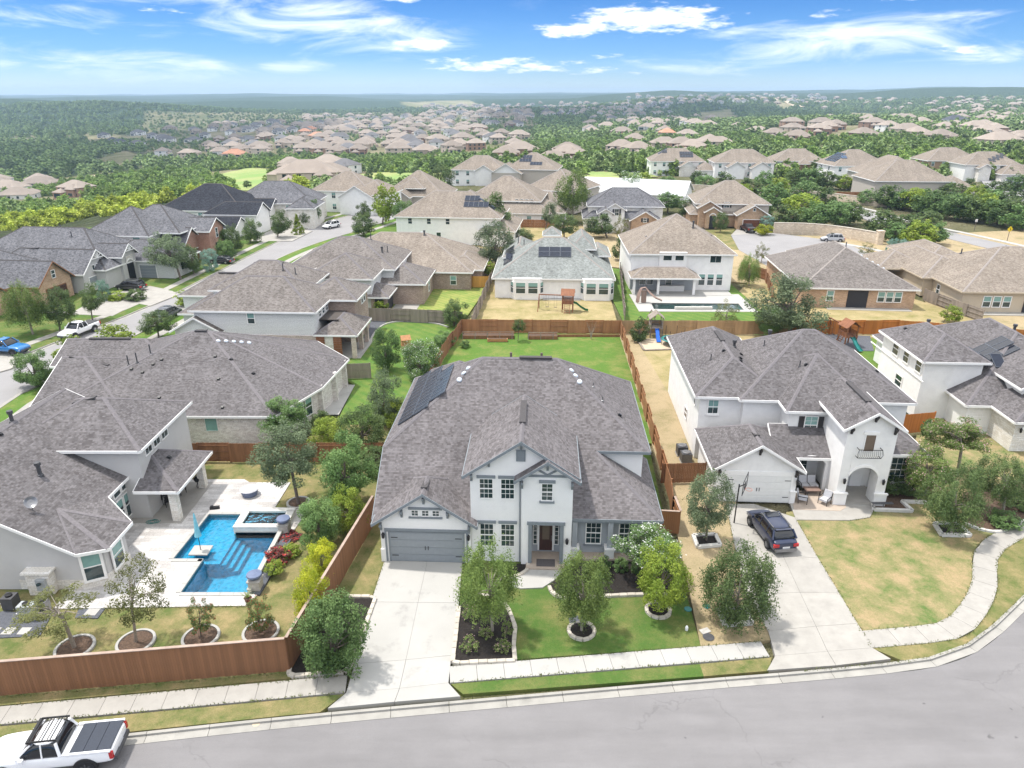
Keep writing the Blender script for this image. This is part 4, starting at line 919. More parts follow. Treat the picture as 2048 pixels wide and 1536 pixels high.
# ------------------------------------------------------------ white two-storey neighbour to the right
def right_house():
    h = House('white two-storey house with arched entry tower and small iron balcony', (17.43, 47.98), -3, 'white_stucco', 'roof_violet_b', 'white_trim', 'cap_shingle', p=.62)
    h.wing(-1.7, 0, 4.45, 6.4, 2.95, 'gh', 'v', fo=.4)                        # garage
    h.box(-1.9, 7.1, 0, 2.4, 22.2, 6.2); h.wing(-1.95, 7.1, 4.6, 22.3, 6.0, 'hh', 'v', walls=False)
    h.wing(1.6, 6.6, 15.0, 19.0, 6.0, 'hh', 'u'); h.box(-1.9, 7.1, 0, 3.0, 8, 6.2)
    h.wing(4.75, 4.45, 11.2, 14.0, 6.0, 'hh', 'u', p=.6)                      # shutter bay roof
    h.box(4.75, 4.4, 0, 8.0, 7.0, 6.2)
    h.wing(7.55, .0, 11.2, 8.4, 6.55, 'gh', 'v', walls=False, fo=.4)                # entry tower
    h.box(7.55, 0, 3.9, 11.2, 4.2, 6.8); h.box(7.55, 0, 0, 8.25, 1.3, 4.0); h.box(10.45, 0, 0, 11.2, 1.3, 4.0); h.box(7.55, 2.8, 0, 11.2, 5, 6.7); h.box(7.55, 1.0, 0, 7.8, 3, 4)
    h.arch('f', 9.35, 0, 2.2, 3.3, 0, .9, 'white_stucco', rise=.8, top=3.95)
    # porch shed roof between the garage and the tower, and its arch
    h.roofpolys([[(3.2, 1.9, 2.95), (7.6, 1.9, 2.95), (7.6, 4.6, 4.62), (3.2, 4.6, 4.62)]])
    h.arch('f', 6.1, 0, 2.5, 2.9, 2.1, .3, 'white_stucco', rise=.55, top=3.1); h.box(4.3, 2.1, 0, 4.86, 2.4, 3.05); h.box(7.3, 2.1, 0, 7.6, 2.4, 3.05)
    h.box(4.4, 4.2, 0, 7.6, 4.4, 3.6); h.win('f', 5.9, 1.7, 1.5, 2.0, 4.18, 3, 4)
    # right low wing
    h.wing(11.2, 2.4, 14.6, 9.5, 3.4, 'hh', 'v'); h.win('f', 12.9, 1.9, 1.7, 2.1, 2.38, 4, 4)
    h.win('f', 6.5, 4.7, .95, 1.5, 4.38, 2, 4, blind=.5, shut='shutter', sill='white_trim'); h.win('f', -.75, 4.95, .8, 1.2, 7.08, 2, 2, blind=.6, sill='white_trim')
    h.win('l', 12.0, 2.1, .9, .95, -1.92, 1, 1, blind=1.0, bmat='brown_blind'); h.win('l', 8.8, 4.75, .5, .8, -1.92, 1, 1, hung=False)
    h.gdoor('f', 1.6, .02, 4.9, 2.35, 0, 4, 'garage_white'); h.add(M().box(-1.4, -.06, 2.5, 4.3, .02, 2.75), 'garage_trim', 'white_trim')
    for u in (-1.5, 4.3): h.bracket(u, -.02, 2.75, 'shutter')
    h.bracket(1.37, -.02, 4.6, 'shutter')
    for u, z in ((7.8, 6.55), (10.95, 6.55), (9.38, 7.55)): h.bracket(u, -.02, z, 'shutter')
    h.lamp('f', 4.45, 2.0, -.01); h.lamp('f', 7.95, 2.2, -.01); h.lamp('f', 10.85, 2.2, -.01)
    w = h.win('f', 9.3, 5.35, .72, 1.35, 0, 1, 1, blind=1.0, bmat='brown_blind', head='white_trim', hung=False)
    b = M()
    for i in range(13):
        a = i / 12; x = -.85 + 1.7 * a; b.tube([(x, -.42, .7), (x, -.52, .3), (x, -.38, .02)], .012, 4, False)
    b.bar((-.85, -.42, .72), (.85, -.42, .72), .04); b.bar((-.85, -.38, .02), (.85, -.38, .02), .035); b.bar((-.85, -.42, .72), (-.85, 0, .72), .04); b.bar((.85, -.42, .72), (.85, 0, .72), .04); b.bar((-.85, -.38, .02), (-.85, 0, .02), .035); b.bar((.85, -.38, .02), (.85, 0, .02), .035)
    for sgn in (-1, 1): b.tube([(sgn * .85, -.4, .02), (sgn * .95, -.5, .35), (sgn * .85, -.42, .72)], .015, 4)
    link(b.mesh('balcony_railing', 'black_metal'), 'balcony_railing', h.root, (9.3, 0, 4.25))
    # entry recess: floor, front door, planter ledge
    h.add(M().box(7.8, -.1, 0, 11.0, 2.8, .12), 'porch_floor', 'concrete'); d = h.add(M().box(9.7, 2.72, .12, 10.6, 2.8, 2.5), 'front_door', 'white_trim'); h.win('f', 8.75, 1.55, .5, 1.9, 2.78, 1, 4, hung=False)
    [h.add(M().box(a, -.15, 0, a + .95, .0, 1.0).box(a - .05, -.2, 1.0, a + 1.0, 0, 1.12), 'pilaster', 'white_stucco') for a in (7.4, 10.4)]
    h.add(M().box(4.1, -.1, 0, 4.5, .0, 1.0).box(4.05, -.15, 1.0, 4.55, 0, 1.1), 'pilaster', 'white_stucco')
    h.ridgevent(1.37, 1.2, 1.37, 4.6); h.ridgevent(9.38, 1.6, 9.38, 5.6); h.ridgevent(1.32, 14.5, 1.32, 17.5)
    h.pipes([(-.2, 12.0), (4.8, 13.5), (6.6, 9.0)]); h.turtle([(1.9, 10.2), (1.0, 12.4), (2.8, 13.5), (2.2, 11.4), (7.0, 8.6), (14.0, 11.0)]); h.flues([(2.6, 15.2), (5.8, 15.5)], .7)
    h.add(M().tube([(-1.95, .15, 2.8), (-1.8, -.03, 2.5), (-1.8, -.03, .1)], .04, 6), 'downpipe', 'white_trim')
right_house()
def far_right_house():
    h = House('white stucco house with rooftop solar panels and stone garage arch, at the right edge', (41.77, 70), -3, 'white_stucco', 'roof_violet_b', 'white_trim', 'cap_shingle', p=.6)
    h.wing(-2.0, -6.6, 3.4, 2.4, 6.0, 'hh', 'v'); h.wing(.95, -9.85, 16, 10, 3.0, 'hh', 'v', p=.58)
    h.wing(4.9, -10.6, 12.5, 0, 5.0, 'gh', 'v', fo=.4); h.wing(3.2, -13.4, 11, -8.0, 3.0, 'hh', 'v', wall='stone_white')
    h.arch('f', 5.4, 0, 3.2, 2.9, -13.42, .5, 'stone_white', rise=.9, top=3.1)
    for a, z, w_, hh in ((-.65, 5.1, 1.5, .95), (-3.0, 5.1, 1.1, .8), (-5.6, 5.1, 1.1, .8)): h.win('l', a, z, hh + .25, 1.2, -2.02, 1, 2, border=.12)
    h.win('l', -2.5, 2.3, 1.3, 1.1, -2.02, 1, 2, border=.12); h.win('f', 2.0, 1.7, 1.9, 1.9, -9.82, 4, 3); h.win('f', 6.7, 5.6, .7, .9, -10.62, 2, 3, head='white_trim', sill='white_trim')
    h.add(M().box(-2.09, -7.0, 3.9, -2.0, 5.0, 4.0), 'ledge', 'white_trim'); h.lamp('f', 3.6, 2.2, -13.45)
    h.solar([(5.2 + 1.45 * i, -4.6 + 1.06 * j) for i in range(2) for j in range(3)] + [(3.75, -5.66), (3.75, -4.6), (5.2, -5.66)], 1.02, 1.66)
    h.turtle([(-.9, .5)]); h.flues([(1.5, 1.0), (9, -1.0)], .7)
far_right_house()

# ------------------------------------------------------------ left: pool house, white brick house, siding house
def pool_house():
    h = House('grey stucco house with violet-grey roof beside the swimming pool, at the left edge', (-30, 37), 0, 'grey_stucco', 'roof_violet_b', 'white_trim', 'cap_shingle', p=.56)
    # main single-storey hip whose eave runs along the deck
    E3 = 3.0
    Q = (.3, 2.9, 4.40)
    h.roofpolys([[(2.9, -.1, 3.0), Q, (1.9, 5.8, 3.54), (1.9, 15.5, 3.54), (-5.8, 15.5, 7.7), (-5.8, -.1, 7.7)], [(-5.8, -.1, 7.7), (-5.8, 15.5, 7.7), (-15, 15.5, 3.0), (-15, -.1, 3.0)], [(2.9, -.1, 3.0), (4.6, .5, 3.0), Q], [(4.6, .5, 3.0), (4.6, 3.5, 3.0), Q], [(4.6, 3.5, 3.0), (1.9, 5.8, 3.54), Q]])
    g = M(); g.poly([(-14, .35, 0), (2.6, .35, 0), (2.6, .35, 3.05), (-5.8, .35, 7.55), (-14, .35, 3.4)]); h.add(g, 'gable_wall', 'grey_stucco')
    m = M().prism([(-14, .6), (-4, .6), (2.6, .38), (3.9, 1.0), (4.1, 3.2), (1.5, 5.7), (1.5, 15), (-14, 15)], 0, 3.0); h.add(m, 'wall', 'grey_stucco')
    h.add(M().prism([(-14, .5), (2.65, .3), (3.95, .95), (4.15, 3.25), (3.9, 3.3), (-14, 3)], 0, .75), 'stone_base', 'stone_white')
    h.box(1.2, 5.75, 2.5, 1.52, 12, 3.6)
    # upper hip
    h.wing(-6.5, 8.6, 3.0, 16.6, 5.9, 'hh', 'u', p=.5)
    # covered patio
    h.roofpolys([[(2.6, 7.65, 2.85), (5.85, 7.65, 2.85), (3.0, 10.3, 4.4)], [(5.85, 7.65, 2.85), (5.85, 13.95, 2.85), (3.0, 11.3, 4.4), (3.0, 10.3, 4.4)], [(5.85, 13.95, 2.85), (2.6, 13.95, 2.85), (3.0, 11.3, 4.4)]])
    for v in (8.45, 13.2): h.box(4.75, v - .28, 0, 5.3, v + .28, 2.9, 'stone_white', 'patio_column')
    h.add(M().box(1.5, 7.9, 0, 5.5, 13.9, .05), 'patio_floor', 'concrete')
    # windows
    for v in (7.4, 8.5, 9.6): h.win('r', v, 1.35, .85, 1.8, 1.52, 1, 2, blind=.35); h.win('r', v, 3.0, .85, .7, 1.54, 1, 1, hung=False)
    for v in (10.0, 11.3, 12.6): h.win('r', v, 5.3, .95, .95, 3.02, 2, 2, hung=False)
    ww = h.win('f', 3.2, 1.55, 1.0, 1.9, .55, 1, 2, blind=.5, border=.16); ww.rotation_euler = (0, 0, R(27)); ww.location = (3.25, .6, 1.6)
    w2 = h.win('r', 2.1, 1.6, 1.1, 1.8, 4.06, 1, 2, blind=.6, border=.16)
    w3 = h.win('r', 4.5, 1.5, 1.0, 1.9, 2.9, 1, 2, blind=0, border=.12); w3.rotation_euler = (0, 0, R(138)); w3.location = (2.86, 4.55, 1.5)
    h.add(M().box(-.6, -.25, 0, .9, .5, 1.6).box(-.75, -.4, 1.6, 1.05, .55, 1.75), 'stone_pier', 'stone_white')
    mt = h.add(M().box(.1, -.45, .5, .7, -.25, 1.3), 'utility_meter', 'meter_grey'); link(M().lathe([(.13, 0), (.13, .1), (0, .12)], 10).mesh('dial', 'glass'), 'dial', mt, (.4, -.6, 1.05))
    h.flues([(-1.9, 5.2)], 1.0); h.pipes([(-5.2, 4.6), (-4.2, 4.4)], .07, .9); h.flues([(-6.0, 9.4)], .9); h.turtle([(-5.6, 7.4), (3.9, 10.9)]); h.ridgevent(-3.4, 12.6, -1.6, 12.6)
    z, nr = h.rz(-.6, 1.9)
    ds = link(None, 'satellite_dish', h.root, (-.6, 2.0, z)); dish = M()
    dish.lathe([(0, 0), (.2, .03), (.38, .12)], 16); o = dish.obj('reflector', 'grey_metal', ds, (0, 0, .55)); o.rotation_euler = (R(55), 0, R(40)); M().tube([(0, 0, -.05), (0, 0, .5)], .03, 6).tube([(0, 0, .5), (-.5, .1, .6)], .02, 5).obj('mast', 'grey_metal', ds)
pool_house()
def white_brick_house():
    h = House('one-storey white brick house with broad violet-grey roof, behind the pool house', (-30.58, 57.64), 0, 'brick_white', 'roof_violet_b', 'white_trim', 'cap_shingle', p=.55)
    A_, B_ = (-1.2, 10.2, 7.55), (.2, 10.2, 7.55)
    h.roofpolys([[(-11.7, -.3, 3), (9.5, -.3, 3), B_, A_], [(9.5, -.3, 3), (12.1, 6.4, 3), B_], [(12.1, 6.4, 3), (13, 14.4, 3), B_], [(13, 14.4, 3), (8, 20.5, 3), B_], [(8, 20.5, 3), (-11.7, 20.5, 3), A_, B_], [(-11.7, 20.5, 3), (-11.7, -.3, 3), A_]])
    h.wing(-12.3, .15, -4, 13.4, 3.0, 'gh', 'u', p=.43); h.wing(-17.5, 12.6, -6, 19.5, 3.0, 'gh', 'u', p=.45); h.ridgevent(-12.0, 6.8, -8.5, 6.8); h.ridgevent(-15.5, 16.05, -11, 16.05); h.ridgevent(-1.1, 10.2, .1, 10.2)
    h.add(M().prism([(-12, .1), (8.8, .1), (11.5, 6.6), (12.0, 9.0), (12.3, 13.8), (7.5, 19.8), (-11, 19.8)], 0, 3.15), 'wall', 'brick_white')
    h.add(M().box(9.0, 6.5, 0, 13.4, 14.3, .06), 'patio_floor', 'white_concrete')
    for u, v in ((11.7, 6.8), (12.3, 10.2), (12.5, 13.8)): h.box(u - .25, v - .25, 0, u + .25, v + .25, 3.1, 'brick_white', 'patio_column')
    h.win('f', 3.6, 2.05, 1.05, 1.3, .08, 1, 1, blind=1, hung=False, border=.02); h.win('f', .1, 1.9, .8, 1.5, .08, 1, 2, blind=.5)
    for i, v in enumerate((2.6, 3.8, 5.0)):
        w = h.win('r', v, 1.6, .9, 1.7, 10, 1, 2, blind=.3); w.location = (8.95 + v * .405, v, 1.6); w.rotation_euler = (0, 0, R(90 - 22))
    h.pipes([(-6.3, 6.4), (-5.2, 6.0), (-4.4, 7.2)], .06, 1.0); h.turtle([(-3.6, 5.8), (-3.0, 6.4), (-4.2, 4.8), (-5.4, 5.2), (2.0, 6.8), (3.6, 6.4), (6.0, 5.2), (3.2, 4.0), (-1.5, 1.8), (4.6, .7)])
    h.tubes([(1.6, 8.9), (2.2, 9.3), (2.8, 9.7), (3.4, 10.1), (4.0, 10.5)])
white_brick_house()
def siding_house():
    h = House('two-storey house of white siding over pink brick, beyond the white brick house', (-23.42, 81), -3, 'siding', 'roof_brown', 'white_trim', 'cap_shingle', p=.56)
    h.wing(-14.5, -.2, 0, 9.6, 5.75, 'hh', 'u'); h.box(-12.2, -.35, 0, .1, 6, 2.75, 'brick_pink')
    h.wing(-3.0, 5.5, 3.4, 12.0, 5.7, 'hh', 'v', wall='brick_brown'); h.wing(-19.5, 6.5, -10, 16, 3.3, 'hh', 'u'); h.wing(-17, -.6, -11.5, 6.8, 3.2, 'gh', 'v')
    h.wing(-24.0, 15.5, -12.0, 23, 3.2, 'hh', 'u'); h.wing(-16, 8.5, -4, 18, 5.9, 'hh', 'u')
    h.wing(.2, .0, 4.6, 6.4, 2.9, 'hh', 'v', walls=False); h.roofpolys([[(-.4, 1.5, 4.2), (2.4, 1.5, 4.2), (2.4, 6, 4.2), (-.4, 6, 4.2)]], cap=False, fascia=.01)
    for u, v in ((4.5, -.1), (4.5, 3.2), (4.5, 6.0)): h.box(u - .25, v - .25, 0, u + .25, v + .25, 3.0, 'brick_pink', 'patio_column')
    h.box(.1, -.3, 0, 3.0, -.1, 2.9, 'stone_white')
    for u in (.55, 2.6):
        m = M()
        for k in range(12): m.box(u - .5, -.42, .15 + k * .22, u + .5, -.34, .33 + k * .22)
        h.add(m, 'slat_screen', 'playwood')
    h.add(M().box(.0, -.3, 0, 5.2, 7, .05), 'patio_floor', 'concrete')
    h.win('f', -7.6, 4.8, .8, 1.25, -.22, 1, 2, blind=.5, border=.1); h.win('f', -2.6, 1.7, .55, 1.0, -.37, 1, 2, blind=.3, border=.1); h.win('f', -1.7, 1.7, .55, 1.0, -.37, 1, 2, blind=.3, border=.1)
    for i, v in enumerate((2.0, 3.4, 4.8)): h.win('r', v, 4.9, .75, .8, .02, 1, 2, border=.1)
    for v in (9.0, 10.2): h.win('r', v, 4.9, .75, 1.2, 3.42, 1, 2, border=.1)
    h.add(M().box(.3, .2, 3.6, 1.6, 1.0, 3.68), 'skylight', 'dome_glass') if False else None
    h.turtle([(-8.6, 6.5)]); h.pipes([(-7.5, 11.5), (-6.0, 11.8)], .07, .9); h.ridgevent(-16, 19.2, -20, 19.2); h.ridgevent(-12, 13.2, -8, 13.2)
siding_house()
def row_house():
    h = House('brick and siding house with brown roof and screened porch, behind the siding house', (-34, 103), -3, 'siding', 'roof_brown', 'white_trim', 'cap_shingle', p=.52)
    h.wing(0, 3, 16.0, 16, 5.2, 'hh', 'u'); h.wing(5, -3.5, 14.2, 6, 5.3, 'hh', 'v'); h.wing(13.5, 2.2, 20.6, 11.0, 3.2, 'hh', 'v', wall='brick_brown')
    h.wing(12.3, -3.6, 16.3, 1.6, 2.7, 'hh', 'v', walls=False); h.box(12.5, -3.4, 0, 16.1, 1.4, 2.75, 'screen', 'insect_screen')
    for u, v in ((12.4, -3.5), (14.3, -3.5), (16.1, -3.5)): h.box(u - .25, v - .2, 0, u + .25, v + .2, 2.8, 'brick_brown', 'patio_column')
    h.win('r', 7.2, 1.7, 1.2, 1.7, 20.62, 2, 2, blind=.4); h.win('f', 9.3, 5, .8, .8, -3.52, 1, 1)
    h.pipes([(14, 9), (11, 11)], .07, 1.0); h.flues([(13.5, 7.5)], .9); h.add(M().box(16.3, -3, 0, 20, 2.0, .05), 'patio_floor', 'concrete')
row_house()
def ranch_house():
    h = House('long one-storey tan-roofed brick house with yellow fence below it', (-26, 114), -4, 'brick_brown', 'roof_tan', 'white_trim', 'cap_shingle_tan', p=.5)
    h.wing(-6, .3, 19.3, 18, 2.9, 'hh', 'u'); h.wing(14.5, 2.5, 20.8, 12, 2.85, 'hh', 'v')
    h.win('f', 6.5, 1.5, 1.0, 1.2, .28, 1, 2); h.win('f', 16.5, 1.5, .9, 1.4, .28, 1, 2, blind=.5); h.pipes([(-1, 7), (9, 12.5)], .07, .8); h.flues([(2.5, 14), (10.5, 8.5)], .8); h.tubes([(9.9, 9.3)])
ranch_house()
def sage_house():
    h = House('white house with pale sage-green roof, three-by-two solar array and two bay windows', (-2.8, 107.5), -3, 'grey_stucco', 'roof_sage', 'white_trim', 'cap_shingle_tan', p=.62)
    h.wing(.1, .55, 18.2, 15.5, 3.2, 'hh', 'u', wall='white_stucco'); h.wing(1.2, 9, 5.6, 21, 4.6, 'hh', 'v', walls=False); h.wing(12.2, 10, 15.7, 19.5, 5.9, 'hh', 'v', walls=False, p=.9); h.wing(15.2, 11, 18.2, 18, 4.6, 'hh', 'v', walls=False); h.wing(7.7, 15, 10.0, 18, 7.2, 'hh', 'u', walls=False)
    for c in (5.1, 15.9):
        h.add(M().prism([(c - 2.6, .6), (c - 1.9, -.45), (c + 1.9, -.45), (c + 2.6, .6)], 0, 3.3), 'bay', 'white_stucco')
        for du in (-.95, .95): h.win('f', c + du, 1.85, 1.4, 1.65, -.47, 1, 2, blind=.35, border=.1)
        for sg in (-1, 1):
            w = h.win('f', c, 1.85, .8, 1.65, 0, 1, 2, blind=.35, border=.08); w.location = (c + sg * 2.27, .06, 1.85); w.rotation_euler = (0, 0, sg * R(57))
    h.box(8.2, .62, 0, 12.8, .9, 3.3, 'tan_stucco'); h.add(M().box(7.6, -.6, 0, 13.4, .6, .06), 'patio_floor', 'concrete')
    for u in (9.2, 10.4, 11.6): h.win('f', u, 1.9, .95, 1.7, .6, 1, 2, blind=.3, border=.1)
    h.solar([(7.6 + i * 1.72, 4.6 + j * .93) for i in range(3) for j in range(2)], 1.68, 1.05); h.solar([(1.9, 5.0 + 1.2 * k) for k in range(7)], 1.1, 1.6) ; h.pipes([(4.2, 12), (3.2, 13)], .07, 1.2); h.turtle([(15.5, 7.8)])
sage_house()
def pool_white_house():
    h = House('two-storey white house with tan roof and covered patio behind a lap pool', (18.8, 110), -2, 'white_stucco', 'roof_tan', 'white_trim', 'cap_shingle_tan', p=.6)
    h.wing(.2, 3.0, 16.4, 19.0, 5.9, 'hh', 'u'); h.box(4.6, 2.7, 3.0, 9.0, 3.2, 6.2)
    h.wing(.3, -.3, 10.3, 3.2, 2.8, 'hh', 'u', walls=False); h.box(.3, 2.8, 0, 10.3, 3.1, 3.2, 'blue_grey_stucco')
    for u in (.5, 4.3, 9.9): h.box(u - .2, -.2, 0, u + .2, .2, 2.85, 'white_stucco', 'patio_column')
    for u in (5.9, 7.8): h.win('f', u, 5.3, 1.3, .75, 2.68, 1, 1, hung=False)
    h.win('f', 13.6, 5.1, 1.7, 1.1, 2.98, 2, 1, hung=False, border=.1)
    for u in (11.7, 13.1, 14.5): h.win('f', u, 1.75, .95, 1.75, 2.98, 1, 2, blind=.3, border=.1)
    for u in (2.2, 3.4, 6.4): h.win('f', u, 1.6, .9, 1.3, 2.78, 1, 1, hung=False)
    h.add(M().box(4.9, 1.9, 0, 8.8, 2.6, .95), 'outdoor_kitchen', 'white_stucco'); h.add(M().box(.3, -.4, 0, 16, 3, .06), 'patio_floor', 'white_concrete')
    h.flues([(10.6, 8.0)], 1.1); h.turtle([(3.0, 7.2), (14.0, 9.5)], 'grey_metal')
pool_white_house()
def brown_ranch():
    h = House('one-storey brick house with brown roof and a row of five sun tunnels', (46, 106), -5, 'brick_tan', 'roof_brown', 'white_trim', 'cap_shingle_tan', p=.52)
    h.wing(-2.6, -3.2, 13.6, 18, 3.0, 'hh', 'v'); h.wing(2, 6, 12, 22, 3.2, 'hh', 'v')
    m = h.box(4.0, -3.3, .05, 6.9, -1.5, 2.6, 'screen', 'recess_shade_block')  # solid dark box on the wall, its colour standing in for patio shade
    for u in (8.8, 10.0, 11.2): h.win('f', u, 1.75, .9, 1.45, -3.22, 1, 2, blind=.6, border=.1)
    h.win('f', 1.5, 1.75, .9, 1.45, -3.22, 1, 2, blind=.6, border=.1); h.tubes([(8.2 + i * .9, 5.2 - .05 * i) for i in range(5)]); h.pipes([(5, 12), (7, 9)], .08, .8); h.add(M().box(1, -4.6, 0, 13, -3.2, .05), 'patio_floor', 'concrete')
brown_ranch()
def beige_house():
    h = House('beige stucco house with wide tan roof, at the right edge beyond the brown fence', (65, 103), -3, 'beige_stucco', 'roof_tan', 'beige_stucco', 'cap_shingle_tan', p=.48)
    h.wing(.5, -2.8, 22, 16, 3.1, 'hh', 'u'); h.wing(-1.0, 6, 8, 24, 3.0, 'hh', 'v'); h.wing(-5.0, 13, 3, 22, 2.8, 'hh', 'v', walls=False); h.wing(4, 16, 12, 30, 3.1, 'hh', 'v')
    for u in (4.0, 5.4, 6.8): h.win('f', u, 1.6, 1.0, 1.5, -2.82, 1, 2, blind=.5, border=.1)
    h.win('l', 4.0, 1.6, .8, 1.4, .48, 1, 2); h.box(9.2, -2.9, .05, 12.5, -1.5, 2.6, 'screen', 'recess_shade_block'); h.add(M().box(1, -4.4, 0, 14, -2.8, .05), 'patio_floor', 'concrete')  # dark box on the front wall paints the shade of a patio opening
    h.tubes([(8, 12), (8.8, 12.4), (9.6, 11.6), (10.4, 12.0)]); h.pipes([(6, 10), (12, 9), (14, 12)], .1, .8)
beige_house()

# ------------------------------------------------------------ houses of the middle distance
def midhouse(label, px, py, rot, w, d, storeys=2, wall='white_stucco', roof='roof_tan', wings=(), cap='cap_shingle_tan', p=.6, front='f', wins=True, trim='white_trim', ends='hh', dir=None, side_wins=True):
    x, y, z = G(px, py); h = House(label, (x, y), rot, wall, roof, trim, cap, p=p, z=z)
    hh = 5.7 if storeys == 2 else 2.95
    h.wing(0, 0, w, d, hh, ends, dir)
    if wins:
        for fl in range(storeys):
            k = max(2, int(w / 3.4))
            for i in range(k): h.win('f', w * (i + .5) / k, 1.6 + fl * 2.9, 1.0, 1.4, -.02, 2, 2, blind=.4, border=.1)
            if side_wins:
                for sd, pl in (('l', -.02), ('r', w + .02)):
                    for i in range(2): h.win(sd, d * (i + .7) / 2.6, 1.6 + fl * 2.9, .9, 1.3, pl, 1, 2, border=.1)
    for q in wings: h.wing(*q[:5], **(q[5] if len(q) > 5 else {}))
    return h
MH = []
A = MH.append
# left street, far side
def custom(label, pos, rot, wall, roof, cap='cap_shingle_dark', p=.62, trim='white_trim'):
    return House(label, pos, rot, wall, roof, trim, cap, p=p)
h = custom('brown-roofed house with stone-brick gables facing the street, at the left edge', (-102, 100.5), -6, 'brick_red', 'roof_grey', trim='fence_brown')
h.wing(0, 0, 27, 18, 3.0); h.wing(14, 5.6, 31.5, 12.6, 3.0, 'hg', 'u', gmat='brick_tan', wall='brick_tan', p=.8); h.wing(14, -3.5, 28.5, 2.5, 2.9, 'hg', 'u', gmat='brick_tan', wall='brick_tan', p=.75); h.wing(4, 3, 22, 16, 4.6, walls=False)
h.win('r', 9.1, 4.2, .7, 1.1, 31.53, 1, 2); h.gdoor('r', 9.1, 0, 4.2, 2.2, 31.53, 4, 'wood_door', None); h.pipes([(16, 8), (12, 12)], .08, .8); h.tubes([(4, 6), (4.7, 6), (5.4, 6)]); A(h)
h = custom('pale house with three braced gables facing the left street', (-93, 113.2), -6, 'grey_stucco', 'roof_grey')
h.wing(0, 3, 27, 19, 3.2); h.wing(9, 0, 25.3, 7.2, 3.1, 'hg', 'u', p=.8, gmat='grey_stucco'); h.wing(12, 7.0, 27.5, 10.8, 4.4, 'hg', 'u', p=.8, gmat='grey_stucco'); h.wing(21, 10.9, 34, 19, 3.0, 'hh', 'u', wall='siding'); h.wing(9, 10.0, 17.5, 14.5, 5.6, 'hg', 'u', walls=False, p=.8, gmat='grey_stucco')
h.box(25.3, .2, 0, 25.42, 7.0, 1.2, 'stone_white', 'stone_base'); h.gdoor('r', 3.6, 0, 4.8, 2.2, 25.33, 4, 'garage_grey', None)
for v in (2.7, 3.6, 4.5): h.win('r', v, 3.6, .5, .7, 25.33, 1, 1, hung=False)
h.arch('r', 8.9, 0, 1.9, 3.6, 27.6, .3, 'stone_white', rise=.6, top=4.3); h.box(27.5, 8.1, 0, 27.68, 9.7, 3.0, 'black_metal', 'entry_gate'); h.gdoor('f', 29.3, 0, 2.9, 2.2, 10.88, 4, 'garage_grey', None); h.win('r', 13.5, 1.7, .8, 1.4, 34.03, 1, 2); h.win('r', 15.2, 1.7, .8, 1.4, 34.03, 1, 2)
for (u, v0, v1, z) in ((25.75, 2.1, 5.1, 5.0), (27.95, 7.6, 10.2, 5.2), (17.95, 10.8, 13.7, 6.6)):
    m = M(); m.bar((u, v0, z), (u, v1, z), .12, .12); vm = (v0 + v1) / 2
    for k in (-1, -.45, 0, .45, 1): m.bar((u, vm, z), (u, vm + k * (v1 - v0) * .28, z + 1.0 - abs(k) * .45), .08)
    h.add(m, 'gable_brace', 'white_trim')
h.pipes([(14, 12), (18, 9)], .08, .9); h.ridgevent(12, 3.6, 16, 3.6); A(h)
h = custom('grey-roofed white house with red brick gables facing the street', (-78.3, 130.3), -5, 'white_stucco', 'roof_grey')
h.wing(0, 0, 12.5, 13, 5.7, 'hh', 'u'); h.wing(3, 2.5, 17, 15, 5.9, 'hh', 'u', walls=False); h.wing(9, 2.5, 17.5, 8.5, 3.6, 'hg', 'u', wall='brick_red', gmat='brick_red', p=.8); h.wing(9, 7.5, 20.0, 13.5, 5.3, 'hg', 'u', wall='brick_red', gmat='brick_red')
for u in (1.8, 3.4, 5.0, 6.6, 10.2): h.win('f', u, 4.75, 1.3, 1.5, -.02, 1, 2, blind=.5)
h.win('r', 10.6, 4.6, .8, 1.7, 20.02, 1, 3); h.box(20.0, 9.6, 0, 20.1, 11.4, 2.8, 'screen', 'entry_gate'); h.gdoor('r', 5.4, 0, 4.6, 2.2, 17.52, 4, 'garage_brown', None); A(h)
h = midhouse('white house with black shingle roof on the left street', 325, 470, -5, 20, 16, 2, 'white_stucco', 'roof_black', [(12, -2, 24, 5, 5.2, dict(ends='hg', dir='u')), (10, -7, 21, -1, 3.0, dict(ends='hg', dir='u')), (14, 8, 23, 14, 5.0, dict(ends='hg', dir='u'))], 'cap_shingle_dark'); A(h)
h = midhouse('cream two-storey house with grey roof, next to the black-roofed house', 465, 455, 2, 20, 14, 2, 'stone_white', 'roof_grey', [(15, -5, 21, 6, 5.2, dict(dir='v')), (2, -4, 10, 6, 3, dict(dir='u'))], 'cap_shingle_dark'); A(h)
h = midhouse('tall white house with grey board fence at the bend of the left street', 628, 424, -8, 16, 14, 2, 'white_stucco', 'roof_tan', [(9, -4, 18, 5, 4.6, dict(ends='gh', dir='v', gmat='white_stucco')), (12, -3, 22, 9, 5.2, dict(ends='hh'))]); A(h)
h = midhouse('wide tan-roofed house with one small dormer', 765, 412, -8, 18, 17, 1, 'tan_stucco', 'roof_tan', [(5, 1, 12, 8, 5.0, dict(walls=False)), (2, -4, 9, 4, 3.0, dict(ends='gh', dir='v'))], wins=False, p=.7); A(h)
h = midhouse('white house with long solar array on a tan roof, behind the tan ranch house', 795, 487, -6, 22, 14, 2, 'white_stucco', 'roof_tan', [(18, -1, 25, 14, 3.2, dict(dir='v')), (8, 3, 20, 18, 6.0, dict(walls=False))], wins=False)
for u in (3, 7, 11): h.win('f', u, 4.8, .8, 1.1, -.02, 1, 2, border=.1)
